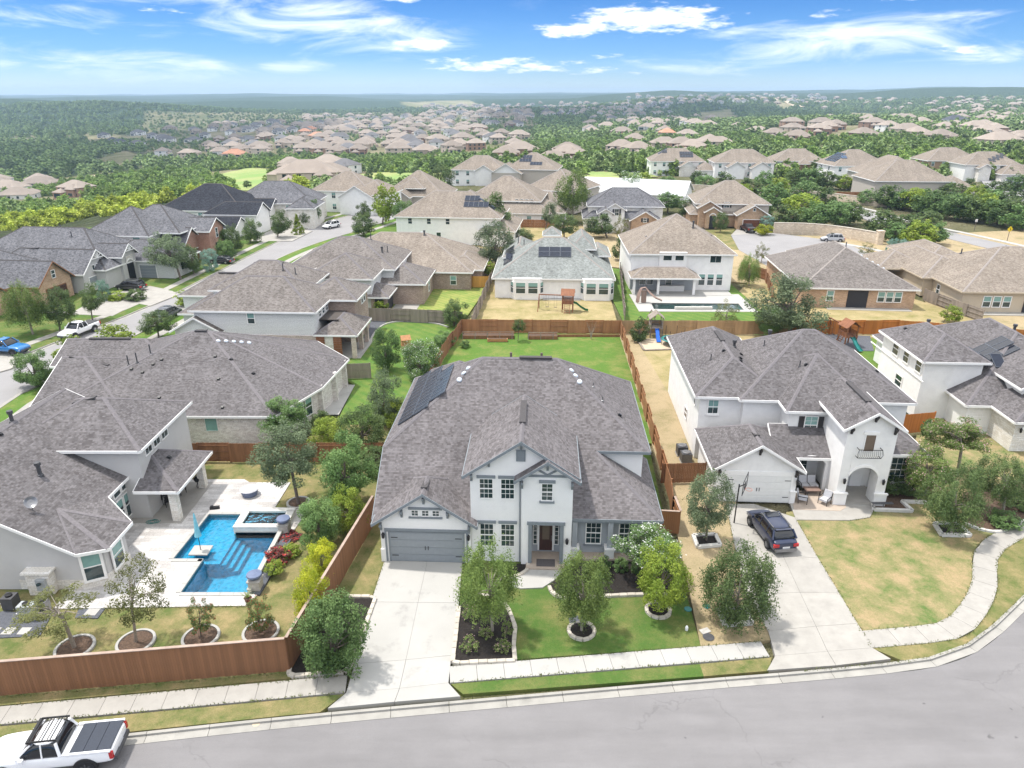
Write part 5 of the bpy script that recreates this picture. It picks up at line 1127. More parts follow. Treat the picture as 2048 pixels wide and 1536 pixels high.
h.win('f', 9, 2.0, .9, 1.0, -.02, 1, 1, hung=False, border=.12); h.solar([(14.5 + i * 1.05, 3.2 + j * 1.7) for i in range(6) for j in range(2)], 1.0, 1.65, 'solar_cell'); A(h)
h = midhouse('large tan-roofed house with strip of small upper windows and covered patio', 905, 448, -8, 24, 16, 1, 'white_stucco', 'roof_tan', [(3, 3, 21, 19, 5.4, dict()), (20, 2, 27, 12, 3.0, dict(dir='v'))])
for i in range(4): h.win('f', 15.5 + i * 1.2, 5.4, .7, .8, 2.98, 1, 1, hung=False)
A(h)
h = midhouse('white gabled house beyond the big oak in the middle distance', 905, 372, -8, 19, 14, 2, 'white_stucco', 'roof_tan', [(9, -3, 15, 6, 5.6, dict(ends='gh', dir='v', gmat='white_stucco')), (-3, 2, 6, 12, 3.2, dict())]); A(h)
h = midhouse('tan house with two small solar arrays beside the grey fence gable', 1010, 372, -10, 18, 16, 2, 'tan_stucco', 'roof_tan', [(-4, -4, 6, 8, 4.6, dict(ends='gh', dir='v', gmat='white_stucco'))], wins=False)
h.solar([(5 + i * 1.05, 4 + j * 1.7) for i in range(4) for j in range(2)]); h.solar([(9 + i * 1.05, 2.5 + j * 1.7) for i in range(4) for j in range(1)]); A(h)
h = midhouse('tall beige house with plain side wall, left of the metal-roofed building', 1048, 420, -28, 15, 17, 2, 'tan_stucco', 'roof_tan', [(2, -6, 13, 2, 3.0, dict())], wins=False); h.win('f', 2, 5, .8, 1.3, -.02, 1, 2); A(h)
h = midhouse('small white house with grey roof, black shutters and stone porch', 1168, 462, -4, 17, 12, 1, 'stone_white', 'roof_grey', [(4.5, -1.5, 9.0, 8, 5.0, dict(ends='gh', dir='v', wall='white_stucco', gmat='white_stucco')), (3.2, -2.6, 6.2, 2, 4.4, dict(ends='gh', dir='v', wall='white_stucco')), (10.5, -3, 16.5, 6, 3.0, dict(ends='gh', dir='v', wall='brick_tan', gmat='brick_tan')), (1, 2, 18, 13, 5.4, dict())], 'cap_shingle_dark', wins=False)
h.win('f', 7.2, 4.6, .9, 1.4, -1.52, 2, 2, shut='shutter'); h.win('f', 4.3, 4.0, .6, .9, -2.62, 2, 2, shut='shutter'); h.win('f', 13.5, 3.1, .7, .9, -3.02, 2, 2, shut='shutter'); h.win('f', 1.2, 1.6, 1.0, 1.6, -.02, 2, 2); h.win('f', 2.6, 1.6, 1.0, 1.6, -.02, 2, 2); A(h)
h = midhouse('brown-roofed stone house with brick gables and a red-brown garage door on the cul-de-sac', 1380, 452, -6, 17, 14, 1, 'brick_tan', 'roof_tan', [(1.2, .5, 18, 15, 5.3, dict(wall='tan_stucco')), (1.5, -2, 6.2, 5, 4.6, dict(ends='gh', dir='v', gmat='brick_tan')), (3.0, -3.2, 6.2, 1, 3.8, dict(ends='gh', dir='v', gmat='brick_tan')), (10.3, -3.8, 17.2, 6, 3.3, dict(ends='gh', dir='v', gmat='brick_tan'))], wins=False)
h.gdoor('f', 14, 0, 4.9, 2.3, -3.8, 4, 'garage_brown', None); h.win('f', 8.2, 5.0, 1.2, 1.2, .48, 2, 2, shut='shutter'); h.win('f', 13.8, 4.6, .5, .6, -3.82, 1, 1, hung=False); h.arch('f', 4.6, 0, 1.6, 3.4, -3.22, .2, 'brick_tan', rise=.7, top=3.6); h.box(3.9, -3.24, 0, 5.3, -3.1, 3.0, 'screen', 'entry_gate'); A(h)
# across the collector road
h = midhouse('white house with black solar arrays on a tan hip roof, left of its twin-gabled neighbour', 1300, 352, -4, 21, 14, 2, 'white_stucco', 'roof_tan', [(11, -5, 17, 6, 4.0, dict(ends='gh', dir='v', wall='stone_white', gmat='white_stucco')), (17, -7, 25, 3, 3.0, dict())])
h.solar([(4 + i * 1.05, 5 + j * 1.7) for i in range(3) for j in range(2)] + [(12 + i * 1.05, 2.5 + j * 1.7) for i in range(5) for j in range(2)]); A(h)
h = midhouse('white house with two white gables, across the collector road', 1428, 356, -4, 22, 14, 2, 'white_stucco', 'roof_tan', [(4, -5, 10, 6, 4.4, dict(ends='gh', dir='v', gmat='white_stucco')), (13, -4, 20, 6, 4.0, dict(ends='gh', dir='v', gmat='white_stucco'))]); A(h)
h = midhouse('house with red brick entry tower and tan roof', 1545, 352, -5, 19, 13, 2, 'tan_stucco', 'roof_tan', [(8.5, -2.5, 13.5, 5, 4.8, dict(dir='v', wall='brick_red')), (13, -6, 22, 4, 3.0, dict(wall='brick_red')), (0, -4, 8, 3, 3, dict())]); A(h)
h = midhouse('white house with blue solar slope, above the far pool', 1665, 365, 3, 20, 16, 2, 'white_stucco', 'roof_tan', [(6, -6, 19, 4, 3.2, dict())])
h.solar([(2 + i * 1.05, 4 + j * 1.7) for i in range(4) for j in range(5)], mat='solar_blue'); A(h)
h = midhouse('very large tan-roofed house with pale plain side wall, behind the oaks', 1745, 402, -3, 22, 17, 2, 'tan_stucco', 'roof_tan', [(22, 4, 30, 14, 3.8, dict()), (3, 6, 20, 30, 6.2, dict()), (21, -2, 28, 6, 2.9, dict())], wins=False); A(h)
h = midhouse('gabled tan house directly behind the very large one', 1850, 352, -3, 20, 14, 2, 'brick_tan', 'roof_tan', [(9, -4, 15, 6, 5.2, dict(ends='gh', dir='v', gmat='brick_tan'))]); A(h)
h = midhouse('cream house with stepped solar array and two garage doors, far right', 1925, 362, -4, 19, 13, 2, 'white_stucco', 'roof_tan', [(3.5, -3, 7.5, 6, 4.8, dict(ends='gh', dir='v', wall='stone_white', gmat='stone_white')), (10, -6, 24, 3, 3.0, dict(wall='stone_white'))], wins=False)
for u in (9.5, 12.5, 16): h.win('f', u, 4.6, 1.0, 1.4, -.02, 2, 2)
h.gdoor('f', 14.2, 0, 4.9, 2.3, -6, 4, 'garage_grey', None); h.gdoor('f', 20.5, 0, 2.8, 2.3, -6, 4, 'garage_grey', None)
h.solar([(9 + i * 1.7, 2.2 + .9 * i) for i in range(5)] + [(10.2 + i * 1.7, 1.9 + .9 * i) for i in range(4)]); A(h)
# building with the white metal roof
x, y, z = G(1200, 405); h = House('building with large white metal roof, in the middle distance', (x, y), -22, 'white_stucco', 'metal_roof', 'white_trim', 'metal_roof', p=.42, z=z)
h.wing(0, 0, 24, 15, 3.0, 'gg', 'u'); h.wing(-14, 8, 3, 18, 3.4, 'gg', 'u')
sm = M()
for i in range(40):
    u = -.3 + i * .63
    for a, b in ((-.45, 7.5), (15.45, 7.5)): za, zb = h.rz(u, a * .98 + .15)[0], h.rz(u, b)[0]; sm.bar((u, a, za + .03 - .0), (u, b, zb + .03), .05, .06)
stuff(h.add(sm, 'standing_seam', 'metal_roof'))

# ------------------------------------------------------------ fences
def fence(label, pts, h=1.83, mat='fence_brown', single=False, alt=True, cap=None, name='wood_fence', zf=None, pw=.14, start_out=True, cat='fence'):
    root = thing(name, label, cat, (pts[0][0], pts[0][1], 0)); ox, oy = pts[0]
    zf = zf or (lambda x, y: 0.0); sec = 2.44
    pick = M(); n = 0
    pm_ = M().box(-pw / 2 + .004, -.01, .04, pw / 2 - .004, .01, h).mesh('picket', mat)
    for a, b in zip(pts, pts[1:]):
        a = Vector(a); b = Vector(b); L = (b - a).length; d = (b - a) / L; nrm = Vector((d.y, -d.x)); ang = math.atan2(d.y, d.x)
        ns = max(1, round(L / sec)); sl = L / ns
        for s in range(ns):
            p0 = a + d * sl * s; p1 = a + d * sl * (s + 1); mid = (p0 + p1) / 2; z = zf(mid.x, mid.y)
            out_ = (s % 2 == 0) if alt else True
            off = nrm * (.07 if out_ else -.07)
            for zr in (.3, h / 2 + .05, h - .25):
                m = M().bar((p0.x - ox, p0.y - oy, z + zr), (p1.x - ox, p1.y - oy, z + zr), .045, .09); m.obj('rail', mat, root)
            m = M().box(-.05, -.05, 0, .05, .05, h + .03); m.obj('post', mat, root, (p0.x - ox, p0.y - oy, z), ang)
            if cap: M().bar((p0.x - ox + off.x, p0.y - oy + off.y, z + h + .02), (p1.x - ox + off.x, p1.y - oy + off.y, z + h + .02), .17, .04).obj('cap_rail', cap, root)
            k = round(sl / pw)
            for i in range(k):
                q = p0 + d * (sl * (i + .5) / k) + off; zz = z + random.uniform(-.012, .012)
                if single and n < 300: link(pm_, 'picket', root, (q.x - ox, q.y - oy, zz), ang); n += 1
                else:
                    c, s_ = math.cos(ang), math.sin(ang); hw = pw / 2 - .004; t = .011
                    P4 = [(-hw, -t), (hw, -t), (hw, t), (-hw, t)]; w = [(q.x - ox + x * c - y * s_, q.y - oy + x * s_ + y * c) for x, y in P4]
                    for e in range(4):
                        u, v = w[e], w[(e + 1) % 4]; pick.poly([(u[0], u[1], zz + .04), (v[0], v[1], zz + .04), (v[0], v[1], zz + h), (u[0], u[1], zz + h)], [(0, 0)] * 4)
                    pick.poly([(u[0], u[1], zz + h) for u in w], [(0, 0)] * 4)
        e_ = b
    M().box(-.05, -.05, 0, .05, .05, h + .03).obj('post', mat, root, (pts[-1][0] - ox, pts[-1][1] - oy, zf(*pts[-1])))
    if pick.v: stuff(pick.obj('pickets', mat, root))
    return root
fence('tall stained brown board fence along the front of the pool yard', [(-33, 27.95), (-12.29, 30.39), (-10.25, 45)], 2.3, 'fence_brown', True, False, 'fence_cap')
fence('brown fence on the left side of the middle house back yard', [(-10.25, 45), (-9.4, 62), (-8.32, 79.9), (-6.6, 90.3)], 1.9, 'fence_brown')
fence('red-brown fence across the back of the middle yard, behind the raised beds', [(-6.6, 90.3), (14.4, 89.85)], 1.9, 'fence_red')
fence('golden-brown fence below the lap pool yard', [(14.4, 89.85), (36.9, 89.5)], 1.9, 'fence_tan')
fence('long brown fence receding between the middle house and the dry side yard', [(14.4, 89.85), (13.2, 65), (12.39, 48.2), (12.0, 45.6)], 1.9, 'fence_red')
fence('short red-brown fence return beside the middle house porch', [(10.2, 43.8), (12.0, 43.6), (12.0, 45.6)], 1.9, 'fence_red', True, False, 'fence_cap')
fence('dark brown fence beside the air conditioners', PP([(1322, 966), (1408, 964)]), 1.83, 'fence_brown', True, False)
fence('dark brown fence below the white brick wall', [(-29.6, 54.4), (-19, 54.4), (-9.8, 54.4)], 1.85, 'fence_brown')
fence('short weathered grey fence by the white brick house patio', PP([(690, 758), (742, 756)]), 1.83, 'fence_grey')
fence('weathered grey fence behind the bright curved lawn', PP([(740, 642), (822, 644), (925, 650)]), 1.9, 'fence_grey')
fence('weathered grey fence receding left of the sage-roofed house', PP([(944, 658), (990, 548)]), 1.9, 'fence_grey')
fence('new yellow board fence below the long ranch house', PP([(823, 575), (978, 575)]), 1.9, 'fence_yellow')
fence('dark fence between the sage-roofed house and the lap pool', PP([(1240, 545), (1249, 640)]), 1.83, 'fence_grey')
fence('bright orange board fence behind the brown slide playset', [(36.9, 89.5), (37.5, 89.6), (51, 89.8), (62, 86.5), (70, 84)], 1.95, 'fence_orange')
fence('golden fence receding right of the big oak', PP([(1588, 664), (1628, 692)]), 1.83, 'fence_tan')
fence('weathered grey fence between the brown ranch and the beige house', PP([(1846, 600), (1900, 622), (1962, 645)]), 1.83, 'fence_grey')
fence('dark wood fence left of the brown ranch house', PP([(1530, 560), (1545, 600), (1540, 585)])[:2], 1.83, 'fence_brown')
fence('orange-red fence between the two white houses on the right', PP([(1795, 868), (1862, 862)]), 2.0, 'fence_orange', True, False)
fence('brown fence behind the long solar array house', [G(878, 486)[:2], G(965, 487)[:2], G(1000, 470)[:2]], 1.9, 'fence_red', zf=T)
fence('red-brown fence beyond the yellow yard', [G(1024, 455)[:2], G(1110, 456)[:2]], 1.9, 'fence_red', zf=T)
fence('slate grey board fence beside the tall white house', [G(577, 412)[:2], G(630, 417)[:2], G(688, 422)[:2], G(700, 419)[:2]], 1.9, 'fence_slate', zf=T, alt=False)
fence('brown fence behind the trees across the collector road', [G(1500, 385)[:2], G(1560, 392)[:2], G(1612, 388)[:2]], 1.9, 'fence_red', zf=T)
fence('brown fence in front of the far turquoise pool', [G(1660, 396)[:2], G(1722, 397)[:2]], 1.9, 'fence_red', zf=T)
fence('dark brown fence beside the lap pool house', PP([(1483, 545), (1530, 560)]), 1.83, 'fence_brown')

def stone_wall(label, line, h, th=.45, zf=T):
    """mortared limestone blocks in courses, each visible block its own piece"""
    root = thing('stone_wall', label, 'wall', (line[0][0], line[0][1], 0)); ox, oy = line[0]; n = 0; big = M()
    rs = resample(line, 2.2)
    for i in range(len(rs) - 1):
        a, b = Vector(rs[i]), Vector(rs[i + 1]); ang = math.atan2(b.y - a.y, b.x - a.x); L = (b - a).length; z = zf(*((a + b) / 2))
        M().box(0, -th / 2, -.3, L, th / 2, h).obj('wall_section', 'stone_wall', root, (a.x - ox, a.y - oy, z), ang)
        M().box(-.02, -th / 2 - .06, h, L - .02, th / 2 + .06, h + .1).obj('coping_stone', 'limestone', root, (a.x - ox, a.y - oy, z), ang)
    return root
stone_wall('pale limestone wall curving behind the cul-de-sac', smooth_line([P(1546, 466), P(1620, 468), P(1690, 476), P(1756, 488)], 4), 2.3)
M().box(-.6, -.6, -.2, .6, .6, 2.7).box(-.7, -.7, 2.7, .7, .7, 2.85).obj('wall_pier', 'stone_wall', None, (*P(1757, 488), 0)); tag(bpy.context.scene.objects['wall_pier'], 'square limestone pier at the right end of the curved wall', 'pier')
stone_wall('long limestone wall along the far side of the collector road', smooth_line([G(1330, 378)[:2], G(1480, 388)[:2], G(1640, 398)[:2], G(1760, 412)[:2], G(1880, 420)[:2]], 4), 2.0)

# ------------------------------------------------------------ planting beds and their edging
def edging(root, line, mat='limestone', w=.24, step=.52, h=.13, closed=False, name='edging_stone', z=0.0):
    L = resample(line, step, closed)
    me = M().box(-.25, -w / 2, -.1, .25, w / 2, h).box(-.23, -w / 2 + .02, h, .23, w / 2 - .02, h + .012).mesh(name, mat)
    for i in range(len(L) - 1):
        a, b = Vector(L[i]), Vector(L[i + 1]); m = (a + b) / 2; o = link(me, name, root, (m.x, m.y, z + random.uniform(-.015, .015)), math.atan2(b.y - a.y, b.x - a.x) + random.uniform(-.03, .03)); o.scale = ((b - a).length / .52, random.uniform(.9, 1.1), 1)
def bed(pts, edge, mat='mulch', emat='limestone', z=.03, px=True, name='planting_bed', sm=4, **k):
    q = PP(pts) if px else pts
    o = struct(M().prism(q, -.2, z).obj(name, mat))
    if edge: edging(o, smooth_line(PP(edge) if px else edge, sm), emat, **k)
    return o
bed([(918, 1215), (930, 1200), (950, 1195), (1000, 1195), (1020, 1225), (1031, 1255), (1028, 1290), (1030, 1320), (905, 1324), (915, 1260)], [(950, 1190), (1000, 1196), (1018, 1222), (1031, 1255), (1027, 1290), (1030, 1322), (905, 1328), (918, 1215)], sm=1)
bed([(598, 1262), (640, 1190), (660, 1200), (752, 1196), (735, 1240), (705, 1322), (690, 1348), (577, 1352), (583, 1300)], [(690, 1194), (752, 1195), (735, 1240), (706, 1320), (692, 1345), (577, 1354), (580, 1335)], sm=1)
bed([(1098, 1172), (1120, 1150), (1145, 1128), (1240, 1118), (1335, 1128), (1350, 1165), (1335, 1190), (1230, 1193), (1160, 1196), (1130, 1196), (1110, 1188)], [(1098, 1174), (1108, 1190), (1140, 1200), (1180, 1196), (1230, 1192), (1290, 1190), (1335, 1190)])
bed([(990, 1150), (1035, 1128), (1056, 1125), (1056, 1138), (1045, 1150), (1010, 1160)], [(1056, 1124), (1056, 1138), (1043, 1150), (1010, 1158)])
struct(M().prism(PP([(1058, 1124), (1135, 1122), (1130, 1140), (1110, 1160), (1085, 1176), (1040, 1178), (1010, 1170), (1030, 1158), (1050, 1145)]), -.2, .05).obj('front_walk', 'white_concrete'))
def ringbed(label, x, y, r, mat='mulch', emat='limestone', ry=None, stones=True, concrete=False):
    root = thing('tree_ring', label, 'planting ring', (x, y, 0)); M().lathe([(0, .07), (r * .98, .05), (r, -.1)], 20).obj('mulch', mat, root)
    if concrete: M().lathe([(r, -.1), (r, .12), (r + .12, .13), (r + .16, .1), (r + .16, -.1)], 32).obj('curb', 'white_concrete', root, smooth=False)
    else: edging(root, [(r * math.cos(t * math.pi / 8), r * math.sin(t * math.pi / 8)) for t in range(16)], emat, closed=True, step=.42, w=.2)
    return root
ringbed('small stone ring round the tree in the middle of the green lawn', *P(1163, 1262), .78); ringbed('small stone ring round the yellow-green tree', *P(1316, 1221), .74)
for (px, py), l in zip([(150, 1296), (272, 1285), (402, 1275), (522, 1265)], ['leftmost curbed mulch circle inside the brown fence', 'second curbed mulch circle from the left, round the slender tree', 'third curbed mulch circle, with a small red-flowered tree', 'rightmost curbed mulch circle in the pool yard']):
    ringbed(l, *P(px, py), .92, 'brown_mulch', concrete=True)
ringbed('mulch ring round the leaning tree by the spa', *P(597, 1006), .75, 'brown_mulch', concrete=True)
def boxbed(label, pts, mat='mulch', emat='white_stone', h=.2, px=True):
    q = PP(pts) if px else pts; root = thing('stone_planter', label, 'planter', (q[0][0], q[0][1], 0)); q = [(a - q[0][0], b - q[0][1]) for a, b in q]
    M().prism(q, -.1, .08).obj('soil', mat, root)
    for a, b in zip(q, q[1:] + q[:1]): M().bar((a[0], a[1], h / 2), (b[0], b[1], h / 2), .26, h).obj('stone_edge', emat, root)
boxbed('square white stone planter round the tree left of the dark car', [(1386, 1073), (1430, 1071), (1440, 1092), (1395, 1096)])
boxbed('square white stone planter round the bushy tree by the driveway', [(1437, 1220), (1490, 1219), (1503, 1248), (1449, 1252)])
boxbed('square white stone planter on the right lawn', [(1868, 1049), (1915, 1049), (1940, 1073), (1883, 1072)])
bed([(1740, 1010), (1790, 985), (1830, 990), (1850, 1005), (1805, 1006), (1822, 1022), (1745, 1018)], None, 'brown_mulch')
boxb = thing('stone_border', 'angular white stone border in front of the arched white house', 'edging', (0, 0, 0))
for a, b in zip([(1743, 1003), (1747, 1021), (1824, 1024), (1803, 1005)], [(1747, 1021), (1824, 1024), (1803, 1005), (1862, 1007)]):
    p, q = P(*a), P(*b); M().bar((p[0], p[1], .1), (q[0], q[1], .1), .25, .22).obj('stone_edge', 'white_stone', boxb)
struct(M().prism(PP([(1578, 1003), (1592, 1040), (1700, 1041), (1740, 1035), (1748, 1018), (1735, 1003), (1665, 1006)]), -.2, .04).obj('front_walk', 'concrete'))
struct(M().prism(PP([(1582, 985), (1588, 1020), (1680, 1023), (1692, 1016), (1690, 1003), (1655, 1003), (1655, 975)]), -.2, .06).obj('patio', 'stone_floor'))
bed([(1925, 985), (2048, 960), (2048, 1040), (2000, 1062), (1960, 1058), (1925, 1040)], [(1925, 1045), (1955, 1058), (2000, 1064), (2048, 1042)], 'brown_mulch', 'white_stone')
# curved kerb of the bright lawn behind the siding house
cl = smooth_line(PP([(712, 715), (735, 695), (752, 665), (775, 648), (820, 643), (870, 648), (895, 655)]), 5); m = M(); ribbon(m, cl, 0, .22, -.1, .12); tag(m.obj('curb', 'white_concrete'), 'pale concrete edging curving round the bright lawn', 'edging')
struct(M().prism(PP([(705, 705), (735, 690), (750, 660), (775, 643), (900, 648), (905, 640), (745, 636), (738, 650), (728, 672)]), -.2, -.02 + .03).obj('gravel_bed', 'gravel'))

# ------------------------------------------------------------ pool yard
def pool_yard():
    pool = [(-21.15, 36.95), (-16.85, 36.95), (-16.6, 43.75), (-20.1, 43.75), (-20.0, 46.1), (-22.95, 46.13), (-23.2, 40.5), (-21.12, 40.5)]
    deck = [(-28.4, 35.45), (-16.5, 35.75), (-16.1, 37.0), (-15.9, 44.0), (-15.6, 47.0), (-18.25, 47.1), (-18.15, 50.9), (-21.5, 50.9), (-22.1, 51.4), (-28.4, 51.4)]
    struct(M().prism(deck, -.3, .03, [pool]).obj('pool_deck', 'deck_stone'))
    cen = Vector((-19.8, 41.5)); cop = []
    root = thing('swimming_pool', 'angular blue swimming pool with raised spa and tiled shelf', 'pool', (-20, 41, 0))
    loc = [(a + 20, b - 41) for a, b in pool]
    b = M(); b.prism(loc, -1.75, -1.5)
    for a, c in zip(loc, loc[1:] + loc[:1]): b.poly([(a[0], a[1], -1.6), (a[0], a[1], 0), (c[0], c[1], 0), (c[0], c[1], -1.6)])
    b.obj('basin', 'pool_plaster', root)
    M().box(-3.15, -.45, -1.5, -.1, 5.1, -.42).obj('tanning_ledge', 'pool_plaster', root)
    for k in range(3): M().box(-.1, 1.9 + .0 * k, -1.5, .35 + .35 * k, 2.7, -.5 - .3 * k + .0).obj('step', 'pool_plaster', root) if False else M().prism([(-.1, -.4 + .0), (.25 + .35 * k, -.2), (.25 + .35 * k, 2.7), (-.1, 2.7)], -1.5, -.62 - .28 * k).obj('step', 'pool_plaster', root)
    struct(M().prism(loc, -.12, -.11).obj('water', 'pool_water', root)) if False else M().prism(loc, -.13, -.11).obj('water', 'pool_water', root)
    ck = M()
    for i, (a, c) in enumerate(zip(loc, loc[1:] + loc[:1])):
        A, C = Vector(a), Vector(c); d = (C - A).normalized(); nrm = Vector((d.y, -d.x)); n = max(1, round((C - A).length / .9))
        for k in range(n):
            p = A + (C - A) * k / n + d * .01; q = A + (C - A) * (k + 1) / n - d * .01
            M().prism([tuple(p - nrm * .02), tuple(p + nrm * .3), tuple(q + nrm * .3), tuple(q - nrm * .02)][::1], .0, .075).obj('coping_stone', 'white_concrete', root)
    # raised spa
    s = thing('spa', 'raised square spa with stone rim at the head of the pool', 'spa', (-18.3, 45.0, 0))
    for x0, y0, x1, y1 in ((-1.9, -1.25, 1.9, -.85), (-1.9, .9, 1.9, 1.3), (-1.9, -.85, -1.45, .9), (1.4, -.85, 1.9, .9)): M().box(x0, y0, -.5, x1, y1, .42).box(x0 - .03, y0 - .03, .42, x1 + .03, y1 + .03, .48).obj('rim', 'white_stone', s)
    M().box(-1.45, -.85, -.3, 1.4, .9, -.1).obj('floor', 'pool_plaster', s); M().box(-1.45, -.85, .30, 1.4, .9, .31).obj('water', 'pool_water', s)
    # in-pool pedestal with closed umbrella
    x, y = P(402, 1102); t = thing('pool_table', 'square pale stone table standing in the shallow end', 'table', (x, y, 0)); M().box(-.65, -.55, .0, .65, .55, .09).obj('table_top', 'white_concrete', t); M().box(-.25, -.25, -1.4, .25, .25, 0).obj('pedestal', 'pool_plaster', t)
    u = thing('umbrella', 'closed pale blue umbrella standing in the pool table', 'umbrella', (x, y, .09)); M().tube([(0, 0, 0), (0, 0, 2.9)], .025, 8).obj('pole', 'black_metal', u)
    c = M(); c.lathe([(.02, 3.0), (.07, 2.8), (.13, 2.0), (.2, 1.35), (.24, 1.15), (.05, 1.12)], 10); c.obj('canopy', 'umbrella_blue', u)
    # planter on the right with curb
    m = M().box(-.05, -3.4, -.3, .15, 3.4, .34); struct(M().prism([(-16.7, 36.9), (-16.0, 36.7), (-15.7, 43.4), (-16.45, 43.6)], -.2, .12).obj('planting_bed', 'gravel'))
    w = thing('planter_wall', 'low stone wall on the right side of the pool', 'wall', (-16.7, 40.2, 0)); M().box(-.12, -3.3, -.6, .1, 3.4, .3).obj('stone_face', 'white_stone', w); M().box(-.16, -3.35, .3, .14, 3.45, .36).obj('coping_stone', 'white_concrete', w)
    for (px, py, l) in ((513, 1178, 'round navy covered fire bowl on a stone pier at the pool corner'), (570, 1064, 'round navy covered fire bowl beside the spa')):
        x, y = P(px, py, 0); f = thing('fire_bowl', l, 'fire bowl', (x, y, 0)); M().box(-.36, -.36, -.2, .36, .36, .75).box(-.42, -.42, .75, .42, .42, .83).obj('pier', 'stack_stone', f); M().lathe([(0, .84), (.3, .86), (.5, 1.1), (.47, 1.2), (.2, 1.28), (0, 1.3)], 18).obj('cover', 'cover', f)
    x, y = P(500, 990); f = thing('covered_table', 'round fire table under a navy and grey cover on the upper deck', 'table', (x, y, 0)); M().lathe([(.55, .03), (.68, .5), (.72, .55)], 20).obj('skirt', 'cover', f); M().lathe([(.72, .55), (.6, .62), (0, .64)], 20).obj('cover_top', 'cushion', f)
    x, y = P(430, 1018); tag(M().box(-.35, -.12, .03, .35, .12, .22).box(-.3, -.1, .22, -.1, .1, .3).obj('pool_cleaner', 'black_metal', None, (x, y, 0), .2), 'small black pool cleaner lying on the deck', 'pool cleaner')
    for i, (px, py) in enumerate(((318, 1012), (338, 1012), (362, 995), (374, 985), (330, 1000))):
        x, y = P(px, py)
        ch = thing('dining_chair', 'black patio chair at the dining table under the covered patio', 'chair', (x - .3 * (i > 1), y, .05), random.uniform(0, 6), 'patio dining chairs')
        M().box(-.25, -.25, .42, .25, .25, .47).obj('seat', 'black_metal', ch); M().box(-.25, .22, .47, .25, .27, .95).obj('backrest', 'black_metal', ch)
        lm = M().box(-.02, -.02, 0, .02, .02, .42).mesh('leg', 'black_metal')
        for a in (-.22, .22):
            for b_ in (-.22, .22): link(lm, 'leg', ch, (a, b_, 0))
    x, y = P(340, 1000); t = thing('dining_table', 'dark patio dining table under the covered patio', 'table', (x - .2, y + .3, .05)); M().box(-.5, -1.0, .7, .5, 1.0, .75).obj('table_top', 'black_metal', t); M().box(-.1, -.6, 0, .1, .6, .7).obj('base', 'black_metal', t)
    x, y = P(398, 975); g = thing('grill', 'black kettle grill by the patio column', 'grill', (x, y, .05)); M().lathe([(0, .5), (.22, .55), (.3, .75), (.28, .85), (.15, .98), (0, 1.02)], 14).obj('bowl', 'black_metal', g); M().bar((-.2, 0, 0), (0, 0, .55), .03).bar((.2, .1, 0), (0, 0, .55), .03).bar((0, -.2, 0), (0, 0, .55), .03).obj('stand', 'black_metal', g)
    hs = thing('garden_hose', 'blue garden hose coiled by the house wall', 'hose', (*P(300, 1046), .04)); M().tube([(.35 * math.cos(t * .5) + t * .012, .25 * math.sin(t * .5), .03 + .003 * t) for t in range(40)], .018, 5).obj('coil', 'plastic_teal', hs)
    # play corner at the far left with pale stepping slabs
    struct(M().prism(PP([(-40, 1235), (8, 1222), (102, 1232), (80, 1272), (-40, 1278)]), -.2, .02).obj('gravel_bed', 'gravel'))
    for q in ([(15, 1256), (35, 1256), (22, 1270), (0, 1270)], [(45, 1256), (65, 1256), (53, 1270), (33, 1270)], [(-15, 1256), (5, 1256), (-8, 1270), (-28, 1270)], [(178, 1218), (202, 1218), (190, 1232), (166, 1232)]):
        M().prism(PP(q), -.1, .05).obj('stepping_slab', 'white_concrete'); tag(bpy.context.scene.objects[-1], 'pale square stepping slab in dark gravel', 'paving slab', 'stepping slabs in the gravel')
    struct(M().prism(PP([(160, 1212), (212, 1215), (195, 1237), (150, 1236)]), -.2, .025).obj('gravel_bed', 'gravel'))
    # equipment
    for px, py, w_, d_, h_, l, mt in ((60, 1235, .9, .6, 1.0, 'grey pool equipment cabinet at the left edge', 'meter_grey'), (90, 1222, .6, .5, .8, 'small grey pool filter box behind the first tree', 'grey_metal'), (25, 1215, .7, .7, .9, 'square grey heater unit at the far left', 'dark_metal')):
        x, y = P(px, py); e = thing('pool_equipment', l, 'pool equipment', (x, y, 0)); M().box(-w_ / 2, -d_ / 2, .05, w_ / 2, d_ / 2, h_).obj('housing', mt, e); M().lathe([(.2, h_), (.2, h_ + .1), (0, h_ + .12)], 12).obj('fan_cap', 'black_metal', e); M().tube([(-w_ / 2, 0, .3), (-w_ / 2 - .3, 0, .3), (-w_ / 2 - .3, 0, .02)], .035, 6).obj('pipe', 'white_trim', e)
    x, y = P(497, 1205); p = thing('potted_plant', 'spiky plant in a brown pot at the pool corner', 'plant', (x, y, 0)); M().lathe([(.15, .02), (.22, .35), (.25, .38), (0, .36)], 12).obj('pot', 'brown_mulch', p); m = M()
    for k in range(26): a = k * 2.4; r = .3 + .15 * (k % 3); m.poly([(0.02 * math.cos(a + 1.6), .02 * math.sin(a + 1.6), .36), (r * math.cos(a), r * math.sin(a), .75 + .1 * (k % 4)), (-.02 * math.cos(a + 1.6), -.02 * math.sin(a + 1.6), .36)])
    m.obj('leaves', 'fairway', p)
pool_yard()
